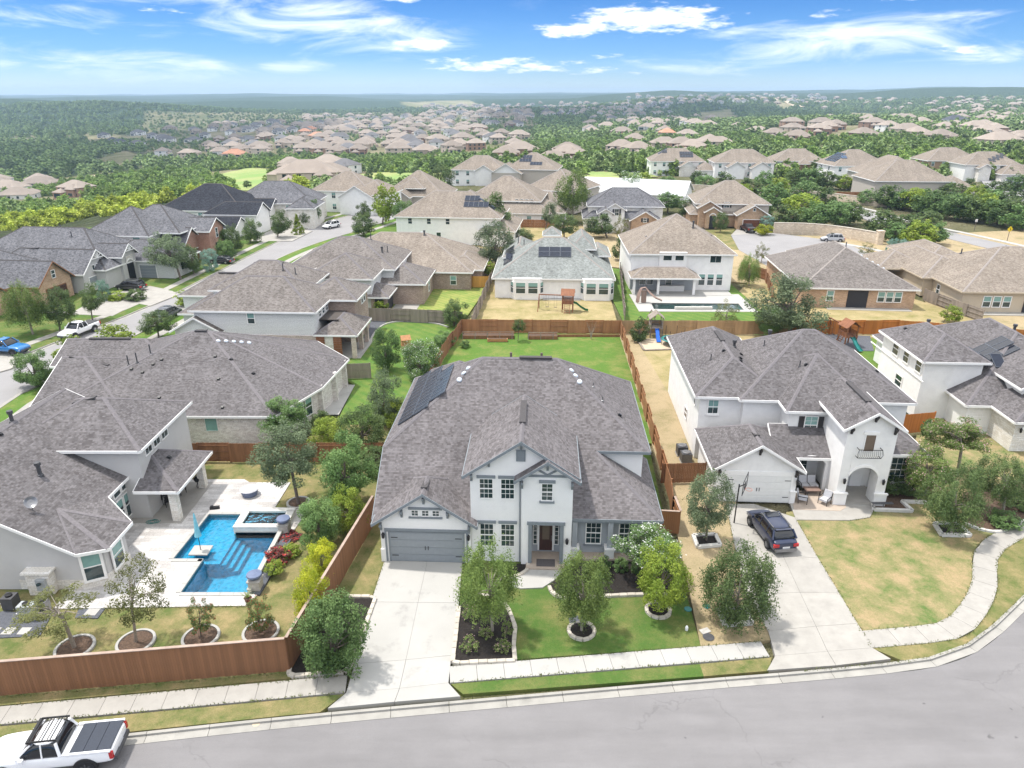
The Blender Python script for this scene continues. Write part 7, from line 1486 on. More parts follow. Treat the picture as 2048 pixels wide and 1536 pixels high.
near = [
 ('elm', 985, 1262, 912, 1042, 1085, 1238, 'drooping green tree in the black bed right of the driveway'),
 ('elm', 1163, 1262, 1108, 1226, 1105, 1248, 'drooping tree inside the small stone ring on the green lawn'),
 ('lime', 1317, 1221, 1268, 1388, 1082, 1214, 'yellow-green round tree beside the black bed'),
 ('whitec', 1298, 1165, 1228, 1372, 1042, 1140, 'white-flowering crape myrtle at the porch corner'),
 ('oakg', 1412, 1082, 1368, 1468, 938, 1066, 'round grey-green tree left of the dark car'),
 ('elmg', 1470, 1238, 1400, 1560, 1085, 1252, 'wide bushy tree in the square planter beside the right driveway'),
 ('elmg', 1903, 1066, 1848, 1972, 925, 1060, 'feathery green tree in the white planter on the right lawn'),
 ('elmg', 2005, 1030, 1950, 2060, 908, 1005, 'feathery green tree at the right edge'),
 ('pinkc', 1850, 990, 1800, 1905, 886, 978, 'pink crape myrtle nearer the arched house'),
 ('pinkc', 1915, 950, 1852, 1978, 832, 905, 'pink crape myrtle before the far right garage'),
 ('green', 662, 1335, 590, 738, 1186, 1350, 'glossy low-branched tree in the bed left of the driveway'),
 ('yellow', 618, 1250, 580, 660, 1128, 1252, 'yellow shrub tree nearest the fence corner'),
 ('yellow', 645, 1168, 600, 684, 1078, 1166, 'yellow-green shrub tree, second along the side fence'),
 ('green', 640, 1090, 590, 684, 995, 1092, 'green shrub tree right of the spa'),
 ('lime', 700, 1062, 650, 738, 972, 1062, 'yellow-green bush against the fence beside the middle house garage'),
 ('green', 690, 1010, 626, 756, 868, 1005, 'large bright green tree left of the middle house'),
 ('oak', 722, 905, 675, 778, 808, 905, 'dark green tree left of the middle house roof'),
 ('oakg', 765, 845, 730, 806, 738, 852, 'grey-green upright tree by the solar panel slope'),
 ('lime', 790, 850, 755, 825, 790, 862, 'yellow-green bush tucked beside the solar panel slope'),
 ('oak', 755, 935, 700, 800, 870, 962, 'dark tree against the left eave of the middle house'),
 ('oakg', 597, 1008, 500, 642, 842, 972, 'leaning grey-green tree in the ring by the spa'),
 ('green', 566, 885, 518, 612, 793, 868, 'bright green tree against the white brick wall'),
 ('lime', 655, 895, 618, 698, 832, 892, 'yellow-green bush right of the white brick wall'),
 ('shrubd', 640, 862, 620, 662, 822, 858, 'round dark shrub at the white brick house patio'),
 ('green', 770, 742, 738, 802, 652, 748, 'upright green tree by the wooden playhouse'),
 ('whitec', 840, 760, 797, 884, 680, 758, 'white-flowering crape myrtle beside the brown fence'),
 ('oak', 908, 652, 880, 938, 598, 652, 'dense round tree at the fence junction'),
 ('green', 880, 690, 858, 915, 655, 700, 'light bush leaning on the brown side fence'),
 ('sparse', 150, 1296, 30, 188, 1178, 1262, 'thin leaning tree in the leftmost mulch circle'),
 ('sparse', 272, 1285, 212, 334, 1100, 1245, 'slender thin-crowned tree in the second mulch circle'),
 ('redc', 402, 1275, 372, 428, 1192, 1266, 'small red-flowered tree in the third mulch circle'),
 ('redc', 520, 1265, 488, 546, 1188, 1264, 'small red-flowered tree in the rightmost mulch circle'),
 ('bronze', 578, 1075, 552, 600, 1048, 1098, 'dark-leaved red canna clump behind the pool'), ('bronze', 556, 1120, 530, 582, 1085, 1135, 'red canna clump in the middle of the pool planter'), ('shruby', 550, 1150, 530, 568, 1120, 1148, 'low spiky green plant in the pool planter'), ('shruby', 575, 1110, 555, 600, 1085, 1118, 'broad-leaved green plant beside the red cannas'),
 ('green', 72, 772, 25, 112, 698, 778, 'tree at the near left street corner'), ('oak', 318, 678, 278, 350, 620, 668, 'small round street tree by the street on the left'),
 ('shruby', 228, 700, 188, 268, 650, 700, 'yellow-green bush behind the white brick house, right one'), ('shruby', 155, 722, 112, 190, 672, 728, 'loose yellow-green bush behind the white brick house, left one'),
 ('elm', 66, 668, 5, 90, 568, 655, 'street tree with feathery crown at the left edge'), ('oak', 120, 662, 84, 152, 575, 648, 'dark street tree before the brick gable'), ('oak', 185, 640, 156, 207, 568, 625, 'round tree beside the white pickup'), ('blue', 204, 600, 192, 219, 560, 602, 'blue-green cypress by the pale stone house'),
 ('oakg', 362, 558, 290, 378, 468, 535, 'leaning oak in a white stone ring on the left street'), ('oak', 388, 548, 360, 404, 488, 545, 'small dark oak beside the blue globe shrub'), ('blue', 418, 542, 402, 436, 498, 544, 'blue-green egg-shaped cypress on the left street'),
 ('oak', 470, 505, 440, 488, 452, 505, 'dark tree in the row before the black-roofed house'), ('green', 445, 508, 420, 465, 458, 510, 'green tree nearest the black-roofed house'), ('green', 452, 520, 430, 472, 480, 520, 'low green tree in front of the row before the black-roofed house'), ('oak', 500, 485, 482, 524, 438, 485, 'dark tree right of the row before the black-roofed house'),
 ('oak', 555, 475, 536, 582, 422, 470, 'dark tree before the cream house'), ('cone', 594, 468, 582, 607, 430, 468, 'bright green cone-shaped shrub'), ('oak', 610, 456, 596, 622, 420, 448, 'small round tree behind the cone shrub'), ('green', 629, 450, 615, 642, 398, 440, 'slender upright tree on the corner lawn'),
 ('shrubd', 270, 600, 250, 290, 576, 604, 'red-tinged shrub by the black car'), ('shruby', 232, 598, 212, 256, 582, 600, 'clipped hedge beside the black car'), ('shrubd', 330, 548, 300, 345, 535, 556, 'low shrubs before the pale stone house'), ('shruby', 385, 605, 352, 415, 576, 610, 'yellow-green bush above the siding house roof'),
 ('oak', 728, 472, 698, 752, 428, 470, 'lower round tree at the bend of the left street'), ('midl', 765, 448, 742, 802, 372, 440, 'big loose yellow-green tree at the bend of the left street'), ('green', 808, 458, 784, 834, 402, 452, 'upright tree in front of the solar array house'), ('oak', 732, 440, 712, 745, 405, 440, 'dark tree behind the street bend'),
 ('oak', 985, 480, 942, 1022, 388, 470, 'large round oak right of the solar array house'), ('oakg', 992, 545, 948, 1034, 442, 532, 'large grey-green oak beside the sage roof'), ('oak', 1045, 485, 1015, 1070, 450, 492, 'small oak behind the sage roof'), ('elm', 1145, 445, 1108, 1182, 342, 420, 'tall tree left of the metal-roofed building'), ('oak', 1128, 478, 1098, 1158, 428, 470, 'round oak at the back of the yellow lawn'), ('green', 1120, 415, 1098, 1150, 375, 420, 'bright oak before the beige house'), ('oakg', 1090, 462, 1080, 1125, 405, 450, 'grey tree beside the red-brown fence'),
 ('oak', 880, 388, 848, 915, 332, 384, 'big oak by the white gabled house'), ('shruby', 838, 380, 820, 860, 370, 386, 'bright round bush before the dormered house'),
 ('oak', 1215, 475, 1165, 1232, 428, 472, 'tree before the small white house with shutters'), ('sparse', 1240, 480, 1225, 1262, 430, 475, 'thin tree before the brick gable with shutters'), ('shrubd', 1243, 520, 1225, 1262, 475, 515, 'dark bush between the sage roof and the two-storey house'), ('whitec', 1265, 398, 1222, 1300, 345, 390, 'white-blossomed tree in front of the metal roof'), ('shruby', 1270, 425, 1255, 1290, 405, 440, 'yellow bush left of the cul-de-sac house'),
 ('midg', 1335, 425, 1305, 1370, 385, 418, 'broad tree behind the cul-de-sac house'), ('oak', 1383, 438, 1355, 1400, 395, 435, 'round tree at the left of the cul-de-sac house'), ('oak', 1440, 465, 1426, 1460, 425, 460, 'round tree before the red-brown garage door'), ('blue', 1532, 462, 1520, 1548, 432, 462, 'small blue-green cypress beside the driveway'), ('yellow', 1530, 470, 1508, 1548, 448, 470, 'bright yellow flowering shrub by the stone wall'),
 ('elm', 1498, 572, 1474, 1522, 512, 568, 'small tree beside the lap pool lawn'), ('sparse', 1523, 525, 1508, 1540, 485, 520, 'thin tree at the cul-de-sac edge'), ('oakg', 1580, 672, 1498, 1662, 545, 665, 'large dark live oak in the back yards on the right'), ('green', 1560, 672, 1500, 1560, 615, 668, 'bright green bush at the foot of the large live oak'),
 ('sparse', 1450, 662, 1425, 1482, 600, 652, 'thin tree behind the arched house roof'), ('shrubd', 1277, 682, 1260, 1298, 638, 682, 'dark evergreen beside the blue slide'), ('oak', 1036, 682, 1024, 1052, 638, 664, 'small round tree between the raised beds'), ('blue', 1782, 518, 1772, 1795, 478, 516, 'left blue-green cypress by the pickup'), ('blue', 1799, 522, 1788, 1815, 480, 520, 'right blue-green cypress by the pickup'),
 ('sparse', 1745, 515, 1698, 1732, 485, 510, 'thin shrub above the brown ranch roof'), ('shruby', 1885, 645, 1960, 2000, 612, 640, 'low shrub above the far right roof'),
 ('shrub', 1205, 1135, 1196, 1222, 1112, 1138, 'left dark shrub in the porch bed'), ('shrub', 1240, 1140, 1226, 1256, 1114, 1144, 'middle dark shrub in the porch bed'), ('shrub', 1275, 1145, 1262, 1290, 1110, 1148, 'right dark shrub in the porch bed'), ('shrubd', 1345, 940, 1385, 1412, 928, 950, 'yellow-green bush by the white garage corner'),
 ('rose', 935, 1235, 920, 960, 1205, 1238, 'pink-white rose bush at the left of the black bed'), ('rose', 975, 1270, 955, 990, 1250, 1278, 'white-flowered low bush in the middle of the black bed'), ('rose', 940, 1300, 918, 960, 1268, 1306, 'pink rose bush at the front left of the black bed'), ('rose', 1003, 1300, 985, 1024, 1275, 1306, 'brown-tipped rose bush at the front right of the black bed'), ('rose', 1010, 1275, 1000, 1028, 1235, 1276, 'tall loose rose at the right of the black bed'),
 ('shrubd', 1765, 985, 1755, 1812, 950, 985, 'dark hedge under the window of the arched house'), ('shrubd', 1815, 990, 1800, 1845, 955, 992, 'dark hedge right of the window of the arched house'), ('shrub', 2010, 1052, 1982, 2042, 1020, 1056, 'bright green shrub at the right curb'), ('shrubd', 2035, 1010, 2005, 2070, 975, 1025, 'dark shrub bed at the right edge'), ('midg', 1845, 905, 1842, 1870, 835, 880, 'bright bush between the two right houses'),
 ('shruby', 770, 632, 745, 778, 600, 636, 'yellow-green bush at the screened porch corner'), ('shrubd', 822, 640, 812, 832, 620, 642, 'small green shrub before the grey fence, left'), ('shrubd', 848, 640, 838, 858, 620, 642, 'small green shrub before the grey fence, right'), ('shruby', 982, 560, 968, 992, 525, 548, 'bright green bush left of the sage-roofed house'), ('green', 930, 695, 918, 942, 678, 698, 'small fruit tree at the left of the back yard')]
for t_ in near:
    tree(*t_, zf=(t_[2] < 500 or None))
# the oak belt along the collector road
belt = [(1520, 440, 46), (1548, 415, 50), (1575, 455, 44), (1602, 438, 52), (1632, 452, 46), (1650, 425, 52), (1672, 452, 50), (1700, 448, 46), (1560, 395, 40), (1610, 405, 44), (1765, 470, 52), (1790, 485, 40), (1815, 478, 50), (1840, 492, 52), (1868, 488, 44), (1855, 465, 46),
        (1800, 418, 40), (1775, 415, 46), (1835, 422, 46), (1862, 430, 50), (1890, 425, 44), (1915, 438, 52), (1940, 442, 50), (1968, 440, 54), (1995, 448, 50), (2022, 452, 54), (2045, 460, 50), (1905, 405, 40), (1950, 415, 44), (1985, 420, 42), (2025, 425, 44), (1735, 408, 30), (1500, 398, 42), (1480, 402, 36), (1530, 372, 30), (1450, 372, 28), (1410, 380, 30), (1395, 368, 26), (1290, 372, 28), (1335, 378, 26), (1590, 372, 34), (1625, 375, 40), (1655, 378, 36), (1690, 380, 30), (1755, 392, 34), (1990, 398, 36), (2035, 385, 36), (1940, 382, 26)]
for i, (px, py, w) in enumerate(belt):
    k = ['mid', 'midg', 'mid', 'midl', 'midg'][i % 5]
    tree(k, px, py, px - w * .72, px + w * .72, py - w * .98, py - w * .05, 'bushy oak in the belt of trees along the collector road', group='oaks along the collector road', zf=True)
for i, (px, py, w) in enumerate([(600, 384, 22), (620, 382, 20), (645, 395, 20), (672, 372, 18), (695, 380, 22), (720, 372, 16), (738, 362, 20), (760, 366, 22), (560, 392, 26), (580, 395, 24), (605, 398, 24), (632, 402, 20), (494, 378, 18), (545, 362, 18), (492, 402, 16), (510, 405, 18), (458, 392, 16), (800, 352, 18), (830, 352, 20), (850, 358, 18), (960, 345, 20), (1010, 352, 24), (1090, 352, 22), (1110, 362, 22), (1150, 355, 22), (1235, 352, 22), (1250, 365, 26), (1345, 345, 20), (1180, 372, 18), (1080, 330, 18), (1130, 335, 22), (1160, 338, 18), (1200, 332, 20), (1050, 340, 20)]):
    k = ['mid', 'midg', 'mid', 'midl'][i % 4]
    tree(k, px, py, px - w / 2, px + w / 2, py - w * .95, py - w * .2, 'round tree among the houses of the middle distance', group='trees among the middle houses', zf=True)
# bare sapling in the middle back yard
x, y = P(1182, 678); sp_ = thing('bare_sapling', 'bare thin sapling by the back fence', 'tree', (x, y, 0)); m = M()
for k in range(9): a = k * .7; m.tube([(0, 0, 0), (.15 * math.cos(a), .15 * math.sin(a), .8), (.7 * math.cos(a), .5 * math.sin(a), 2.0 + .2 * (k % 3))], [.04, .02, .006], 5)
m.obj('branches', 'pale_bark', sp_)

# ------------------------------------------------------------ distant houses
def far_kind(k, wall, roof):
    w, d, h = [(17, 13, 5.6), (20, 14, 3.2), (15, 12, 5.8), (22, 15, 5.6)][k]; wm, rm, gm = M(), M(), M()
    wm.box(-w / 2, -d / 2, -3, w / 2, d / 2, h); wm.box(-w / 2 + 1, -d / 2 - 4, -3, -w / 2 + 8, 0, 3.0)
    def hip(x0, y0, x1, y1, z, p=.55, o=.5):
        x0 -= o; y0 -= o; x1 += o; y1 += o; hf = min(x1 - x0, y1 - y0) / 2; zr = z + hf * p
        if x1 - x0 >= y1 - y0: a, b = (x0 + hf, (y0 + y1) / 2, zr), (x1 - hf, (y0 + y1) / 2, zr)
        else: a, b = ((x0 + x1) / 2, y0 + hf, zr), ((x0 + x1) / 2, y1 - hf, zr)
        c = [(x0, y0, z), (x1, y0, z), (x1, y1, z), (x0, y1, z)]
        if x1 - x0 >= y1 - y0: fs = [[c[0], c[1], b, a], [c[1], c[2], b], [c[2], c[3], a, b], [c[3], c[0], a]]
        else: fs = [[c[0], c[1], a], [c[1], c[2], b, a], [c[2], c[3], b], [c[3], c[0], a, b]]
        for f in fs: rm.poly(f)
        rm.poly(c[::-1])
    hip(-w / 2, -d / 2, w / 2, d / 2, h); hip(-w / 2 + 1, -d / 2 - 4, -w / 2 + 8, d / 4, 3.0 if h > 4 else 3.4)
    hip(w / 2 - 8, -d / 2 - 2, w / 2 - 1.5, d / 2, h - .8, .75); wm.box(w / 2 - 7.6, -d / 2 - 1.6, -3, w / 2 - 1.9, 0, h - .8)
    for fl in range(2 if h > 4 else 1):
        for i in range(4):
            x = -w / 2 + w * (i + .5) / 4
            for s_ in (-1, 1): gm.box(x - .7, s_ * (d / 2 + .05) - .03, .9 + fl * 2.8, x + .7, s_ * (d / 2 + .05) + .03, 2.4 + fl * 2.8)
        for s_ in (-1, 1): gm.box(s_ * (w / 2 + .05) - .03, -.8, .9 + fl * 2.8, s_ * (w / 2 + .05) + .03, .8, 2.4 + fl * 2.8)
    gm.box(w / 2 - 6.4, -d / 2 - 1.68, .8, w / 2 - 3.2, -d / 2 - 1.6, 2.6); gm.box(-w / 2 + 2, -d / 2 - 4.08, 0, -w / 2 + 7, -d / 2 - 4, 2.3)
    return (wm.mesh('wall', wall), rm.mesh('roof', roof), gm.mesh('window', 'glass'))
PAL = {'t': ('far_wall_tan', 'far_tan'), 'w': ('far_wall_white', 'far_tan'), 'g': ('far_wall_white', 'far_grey'), 'b': ('far_wall_brick', 'far_tan'), 'o': ('far_wall_tan', 'far_orange'), 's': ('far_wall_white', 'far_slate')}
FK = {}
HP = []
def far_cluster(x0, x1, ya, yb, n, pal, label, group, rot=0.0, mind=20, slope=0.0, sc=1.0, join=None):
    """houses spread inside a sloping band of the photograph, on the terrain"""
    c = 0; tries = 0
    while c < n and tries < n * 60:
        tries += 1; px = random.uniform(x0, x1); py = random.uniform(ya, yb) + slope * (px - x0)
        x, y, z = G(px, py)
        if any((x - a) ** 2 + (y - b) ** 2 < mind ** 2 for a, b in HP): continue
        HP.append((x, y)); k = random.randrange(4); pk = random.choice(pal)
        if (k, pk) not in FK: FK[(k, pk)] = far_kind(k, *PAL[pk])
        w_, r_, g_ = FK[(k, pk)]
        if join is not None: join.append(((x, y, z), R(rot + random.choice([0, 90, 15])), FK[(k, pk)])); c += 1; continue
        o = thing('distant_house', label, 'house', (x, y, z), R(rot + random.choice([0, 0, 90, 180, -20, 15])), group); o.scale = (sc,) * 3
        link(w_, 'wall', o); link(r_, 'roof', o); stuff(link(g_, 'window', o)); c += 1
FAR = []
far_cluster(-20, 110, 368, 402, 9, 'twtw', 'cream house with tan roof on the valley spur at the left edge', 'houses on the left spur', 10, 18)
far_cluster(130, 175, 388, 400, 1, 'b', 'brown two-storey house alone right of the left spur', 'single house of the spur')
far_cluster(285, 650, 306, 322, 13, 'ttwt', 'pale tan house in the long front row of the valley', 'front row of valley houses', 5, 20, -.045)
far_cluster(455, 475, 308, 314, 1, 'o', 'orange-roofed house in the front row of the valley', 'orange valley roofs')
far_cluster(190, 420, 270, 295, 10, 'gsg', 'valley house with roof coloured darker for cloud shade', 'shaded valley houses', 5, 24)  # grey and slate roofs put the cloud shade into the colour
far_cluster(300, 720, 246, 268, 26, 'ttgt', 'tiny tan house in the far left subdivision', 'far left subdivision', 8, 24)
far_cluster(420, 700, 276, 300, 20, 'tgttb', 'tan house behind the front row of the valley', 'second valley rows', 8, 22)
far_cluster(585, 645, 262, 290, 3, 'o', 'orange-roofed house in the valley subdivision', 'orange roofs of the valley')
far_cluster(640, 1050, 238, 314, 118, 'tttgbt', 'tan hip-roofed house in the large central subdivision', 'central subdivision', 12, 18, -.03)
far_cluster(850, 1060, 210, 238, 110, 'tgwt', 'tiny house along the far central ridge', 'far central ridge', join=FAR, mind= 26)
far_cluster(1060, 1330, 208, 232, 20, 'wgwt', 'white house on the far shaded ridge', 'far shaded ridge', 0, 26)
far_cluster(1160, 1300, 240, 272, 12, 'wgw', 'white house on the near side of the shaded valley', 'white houses by the shaded valley', 0, 24)
far_cluster(1250, 1650, 190, 208, 90, 'ggtw', 'tiny house on the distant right plateau', 'distant plateau', join=FAR, mind= 30)
far_cluster(575, 700, 335, 372, 9, 'tgt', 'tan-roofed house left of the tall white house', 'houses by the golf course', -5, 24)
far_cluster(990, 1140, 300, 330, 6, 'ttb', 'tan house among trees beyond the middle houses', 'houses among the central woods', 0, 28)
far_cluster(1180, 1420, 268, 318, 12, 'btto', 'scattered tan house in the woods right of centre', 'scattered houses right of centre', 0, 34)
far_cluster(1420, 1760, 238, 296, 18, 'tbbt', 'large house on the wooded rise before the right valley', 'houses on the wooded rise', 0, 34)
far_cluster(1800, 2060, 222, 300, 18, 'tbtsb', 'house on the right hillside beyond the straight road', 'right hillside houses', 0, 34)
far_cluster(1640, 2060, 196, 222, 40, 'ttb', 'tiny house on the far right hills', 'far right hill houses', join=FAR, mind= 40)

far_cluster(1060, 1340, 206, 236, 70, 'wgwt', 'x', 'x', join=FAR, mind=26); far_cluster(1180, 1420, 236, 262, 22, 'wwt', 'x', 'x', join=FAR, mind=26); far_cluster(600, 900, 232, 262, 60, 'tttw', 'x', 'x', join=FAR, mind=20); far_cluster(440, 720, 246, 270, 30, 'tgt', 'x', 'x', join=FAR, mind=22); far_cluster(1760, 2060, 225, 290, 16, 'twtb', 'x', 'x', join=FAR, mind=34)
def join_far():
    acc = {}
    for (x, y, z), rz, ms in FAR:
        c, q = math.cos(rz), math.sin(rz)
        for me in ms:
            v, f = acc.setdefault(me.materials[0].name, ([], [])); b = len(v)
            v += [(x + p.co.x * c - p.co.y * q, y + p.co.x * q + p.co.y * c, z + p.co.z) for p in me.vertices]; f += [tuple(i + b for i in p.vertices) for p in me.polygons]
    V, Fc, Mi, ml = [], [], [], []
    for mn, (v, f) in acc.items():
        b = len(V); V += v; Fc += [tuple(i + b for i in q) for q in f]; Mi += [len(ml)] * len(f); ml.append(mn)
    me = bpy.data.meshes.new('distant_houses'); me.from_pydata(V, [], Fc)
    for k in ml: me.materials.append(bpy.data.materials[k])
    me.polygons.foreach_set('material_index', Mi); tag(link(me, 'distant_suburb'), 'countless tiny houses on the far ridges and plateau', 'suburb', None, 'stuff')
join_far()

# ------------------------------------------------------------ country roads that follow the terrain
def road3d(label_name, pts, w, mat):
    q = [G(a, b) for a, b in pts]; l = resample(smooth_line([(p[0], p[1]) for p in q], 6), 12); A, B = offset_line(l, w / 2), offset_line(l, -w / 2); m = M()
    for i in range(len(l) - 1):
        z0, z1 = T(*l[i]) + .5, T(*l[i + 1]) + .5; m.poly([(*B[i], z0), (*B[i + 1], z1), (*A[i + 1], z1), (*A[i], z0)])
    struct(m.obj(label_name, mat))
road3d('road', [(1768, 340), (1785, 322), (1808, 300), (1835, 275), (1858, 258), (1866, 248)], 12, 'concrete')
road3d('road', [(762, 268), (775, 283), (790, 298), (800, 308)], 10, 'concrete'); road3d('dirt_track', [(975, 214), (1000, 224), (1025, 238)], 16, 'path_dirt')
road3d('dirt_track', [(92, 370), (160, 362), (200, 352), (280, 348), (390, 336)], 12, 'path_dirt'); road3d('dirt_track', [(1550, 196), (1580, 205), (1600, 214)], 26, 'path_dirt')
road3d('street', [(1985, 352), (2000, 372), (2030, 392), (2070, 410)], 10, 'old_asphalt')

def drape(name, poly, mat, lift=.35, step=4):
    q = [G(a, b)[:2] for a, b in poly]; q = smooth_line(q + [q[0]], 5)[:-1]; xs = [a for a, b in q]; ys = [b for a, b in q]; m = M(); y = min(ys)
    while y < max(ys):
        x = min(xs)
        while x < max(xs):
            if in_px(q, x + step / 2, y + step / 2): m.poly([(a, b, T(a, b) + lift) for a, b in ((x, y), (x + step, y), (x + step, y + step), (x, y + step))])
            x += step
        y += step
    struct(m.obj(name, mat, None, smooth=True, weld=True))
drape('golf_fairway', [(445, 348), (500, 337), (548, 342), (575, 358), (560, 378), (540, 392), (470, 380), (440, 365)], 'fairway'); drape('golf_fairway', [(690, 352), (780, 345), (890, 350), (880, 368), (760, 372), (690, 368)], 'fairway'); drape('golf_fairway', [(1180, 345), (1290, 348), (1290, 362), (1175, 360)], 'fairway')
# ------------------------------------------------------------ woodland
def forest(label, src, pts, name='woodland'):
    me = bpy.data.meshes.new(name); me.from_pydata([(p[0], p[1], p[2] + p[3] * .55) for p in pts], [], [])
    a = me.attributes.new('scl', 'FLOAT_VECTOR', 'POINT'); a.data.foreach_set('vector', [c for p in pts for c in (p[3], p[3], p[3] * p[4])])
    b = me.attributes.new('rot', 'FLOAT_VECTOR', 'POINT'); b.data.foreach_set('vector', [c for p in pts for c in (0, 0, p[5])])
    o = link(me, name); tag(o, label, 'woodland', None, 'stuff'); ng = bpy.data.node_groups.new(name, 'GeometryNodeTree')
    ng.interface.new_socket('Geometry', in_out='INPUT', socket_type='NodeSocketGeometry'); ng.interface.new_socket('Geometry', in_out='OUTPUT', socket_type='NodeSocketGeometry')
    N = ng.nodes; gi = N.new('NodeGroupInput'); go = N.new('NodeGroupOutput'); ip = N.new('GeometryNodeInstanceOnPoints'); oi = N.new('GeometryNodeObjectInfo'); oi.inputs['Object'].default_value = src; oi.inputs['As Instance'].default_value = True
    s = N.new('GeometryNodeInputNamedAttribute'); s.data_type = 'FLOAT_VECTOR'; s.inputs[0].default_value = 'scl'; r = N.new('GeometryNodeInputNamedAttribute'); r.data_type = 'FLOAT_VECTOR'; r.inputs[0].default_value = 'rot'; e = N.new('FunctionNodeEulerToRotation')
    Lk = ng.links.new; Lk(gi.outputs[0], ip.inputs['Points']); Lk(oi.outputs['Geometry'], ip.inputs['Instance']); Lk(s.outputs[0], ip.inputs['Scale']); Lk(r.outputs[0], e.inputs[0]); Lk(e.outputs[0], ip.inputs['Rotation']); Lk(ip.outputs[0], go.inputs[0])
    md = o.modifiers.new('trees', 'NODES'); md.node_group = ng; return o
def source_tree(px, py, mat, n, ls, label, sc):
    x, y, z = G(px, py); t = thing('tree', label, 'tree', (x, y, z)); me = crown_mesh('wood', 5, n, ls, mat); c = link(me, 'crown', t, (0, 0, sc * .9), 0, (sc, sc, sc)); M().tube([(0, 0, -1), (0, 0, sc * .6)], .25, 6).obj('trunk', 'bark', t); return c
S1 = source_tree(470, 418, 'wood_lime', 900, .15, 'bright lime-green tree at the edge of the left wood', 3.4); S2 = source_tree(548, 372, 'wood_green', 900, .15, 'green tree standing on the golf course', 4.0); S3 = source_tree(1262, 345, 'wood_far', 600, .19, 'dark round tree left of the solar-roofed white house', 4.0); S4 = source_tree(930, 332, 'wood_far', 220, .30, 'dark tree behind the white gabled house', 4.2)
def woods():
    cell = {}
    for a, b in HP: cell.setdefault((int(a // 30), int(b // 30)), []).append((a, b))
    mids = [(q.root.location.x, q.root.location.y) for q in MH]
    roads = [G(a, b)[:2] for a, b in [(1768, 340), (1775, 331), (1785, 322), (1796, 311), (1808, 300), (1820, 288), (1835, 275), (1846, 266), (1858, 258), (1866, 248), (92, 370), (125, 366), (160, 362), (200, 352), (240, 350), (280, 348), (330, 342), (390, 336)]]
    out_ = {'lime': [], 'green': [], 'dark': [], 'low': []}; g = np.random.default_rng(3)
    for (d0, d1, n, smin, smax) in ((165, 330, 3600, 2.2, 4.0), (330, 700, 9000, 2.6, 4.6), (700, 1300, 12000, 3.0, 5.2), (1300, 2800, 26000, 3.2, 5.4)):
        for _ in range(n):
            d = math.sqrt(g.uniform(d0 * d0, d1 * d1)); th = g.uniform(R(-47), R(47)); x, y = d * math.sin(th), d * math.cos(th)
            if y < 60: continue
            z = T(x, y); px, py = proj(x, y, z)
            if py < 150 or d < 175 and px > 60: continue
            if any(in_px(q, px, py) for q in OPEN): continue
            if px > 540 and px < 2600 and d < (300 if px > 1100 else 285 if px > 880 else 225): continue
            if d < 330 and px > 300 and py > 405 and px < 640: continue
            if px > 1690 and d < 320: continue
            if 430 < px < 545 and d < 330 and py > 375: continue
            if 100 < px < 620 and d < 300 and py > 418 - max(0, (px - 100)) * .02 + (20 if px < 300 else 0): continue
            if px < 240 and py > 462: continue
            k = (int(x // 30), int(y // 30)); R2 = 13 ** 2
            near_ = False
            for i in (-1, 0, 1):
                for j in (-1, 0, 1):
                    for a, b in cell.get((k[0] + i, k[1] + j), ()):
                        dd = (x - a) ** 2 + (y - b) ** 2
                        if dd < R2: near_ = True
                        elif dd < 30 ** 2 and g.uniform() < .45: near_ = True
            if near_: continue
            if d < 700 and any((x - a) ** 2 + (y - b) ** 2 < 150 for a, b in roads): continue
            nn = noise.noise(Vector((x / 90, y / 90, 7)))
            if d > 330 and (nn < -.34 or g.uniform() < .25 and nn < 0): continue
            sub_ = d < 2600 and 285 < px < 1070 and 224 < py < 322
            if sub_ and g.uniform() < .45: continue
            s = g.uniform(smin, smax) * (.62 if sub_ else 1); pt = (x, y, z, s, g.uniform(.7, 1.0), g.uniform(0, 6.28))
            if d < 330 and px < 620: out_['lime' if nn > -.25 else 'green'].append(pt)
            elif d < 620 and px < 620 and nn > 0: out_['green'].append(pt)
            elif d < 700: out_['dark' if (nn + g.uniform(-.3, .3)) > -.05 else 'green'].append(pt)
            else: out_['low'].append(pt)
    forest('bright lime-green wood on the slope at the left', S1, out_['lime']); forest('mixed green woods in and beyond the valley', S2, out_['green']); forest('dark evergreen woods of the middle distance', S3, out_['dark']); forest('distant wooded hills', S4, out_['low'])
woods()

# ------------------------------------------------------------ ragged grass along the paving edges
def fringe(lines, per=18):
    m = M(); g = random.Random(5)
    for l in lines:
        for a, b in zip(l, l[1:]):
            a, b = Vector((a[0], a[1])), Vector((b[0], b[1])); L = (b - a).length
            if L < .01: continue
            n_ = Vector((-(b - a).y, (b - a).x)) / L
            for _ in range(int(L * per)):
                p = a.lerp(b, g.random()) + n_ * g.gauss(0, .05); h = g.uniform(.04, .12); w = g.uniform(.02, .045); t = g.uniform(0, 3.14); dx, dy = w * math.cos(t), w * math.sin(t)
                m.poly([(p.x - dx, p.y - dy, .0), (p.x + dx, p.y + dy, .0), (p.x + g.gauss(0, .05), p.y + g.gauss(0, .05), h)], [(0, 0)] * 3)
    o = m.obj('grass_fringe', 'grass_blade'); tag(o, 'ragged grass blades along the pavement and driveway edges', 'grass', None, 'stuff')
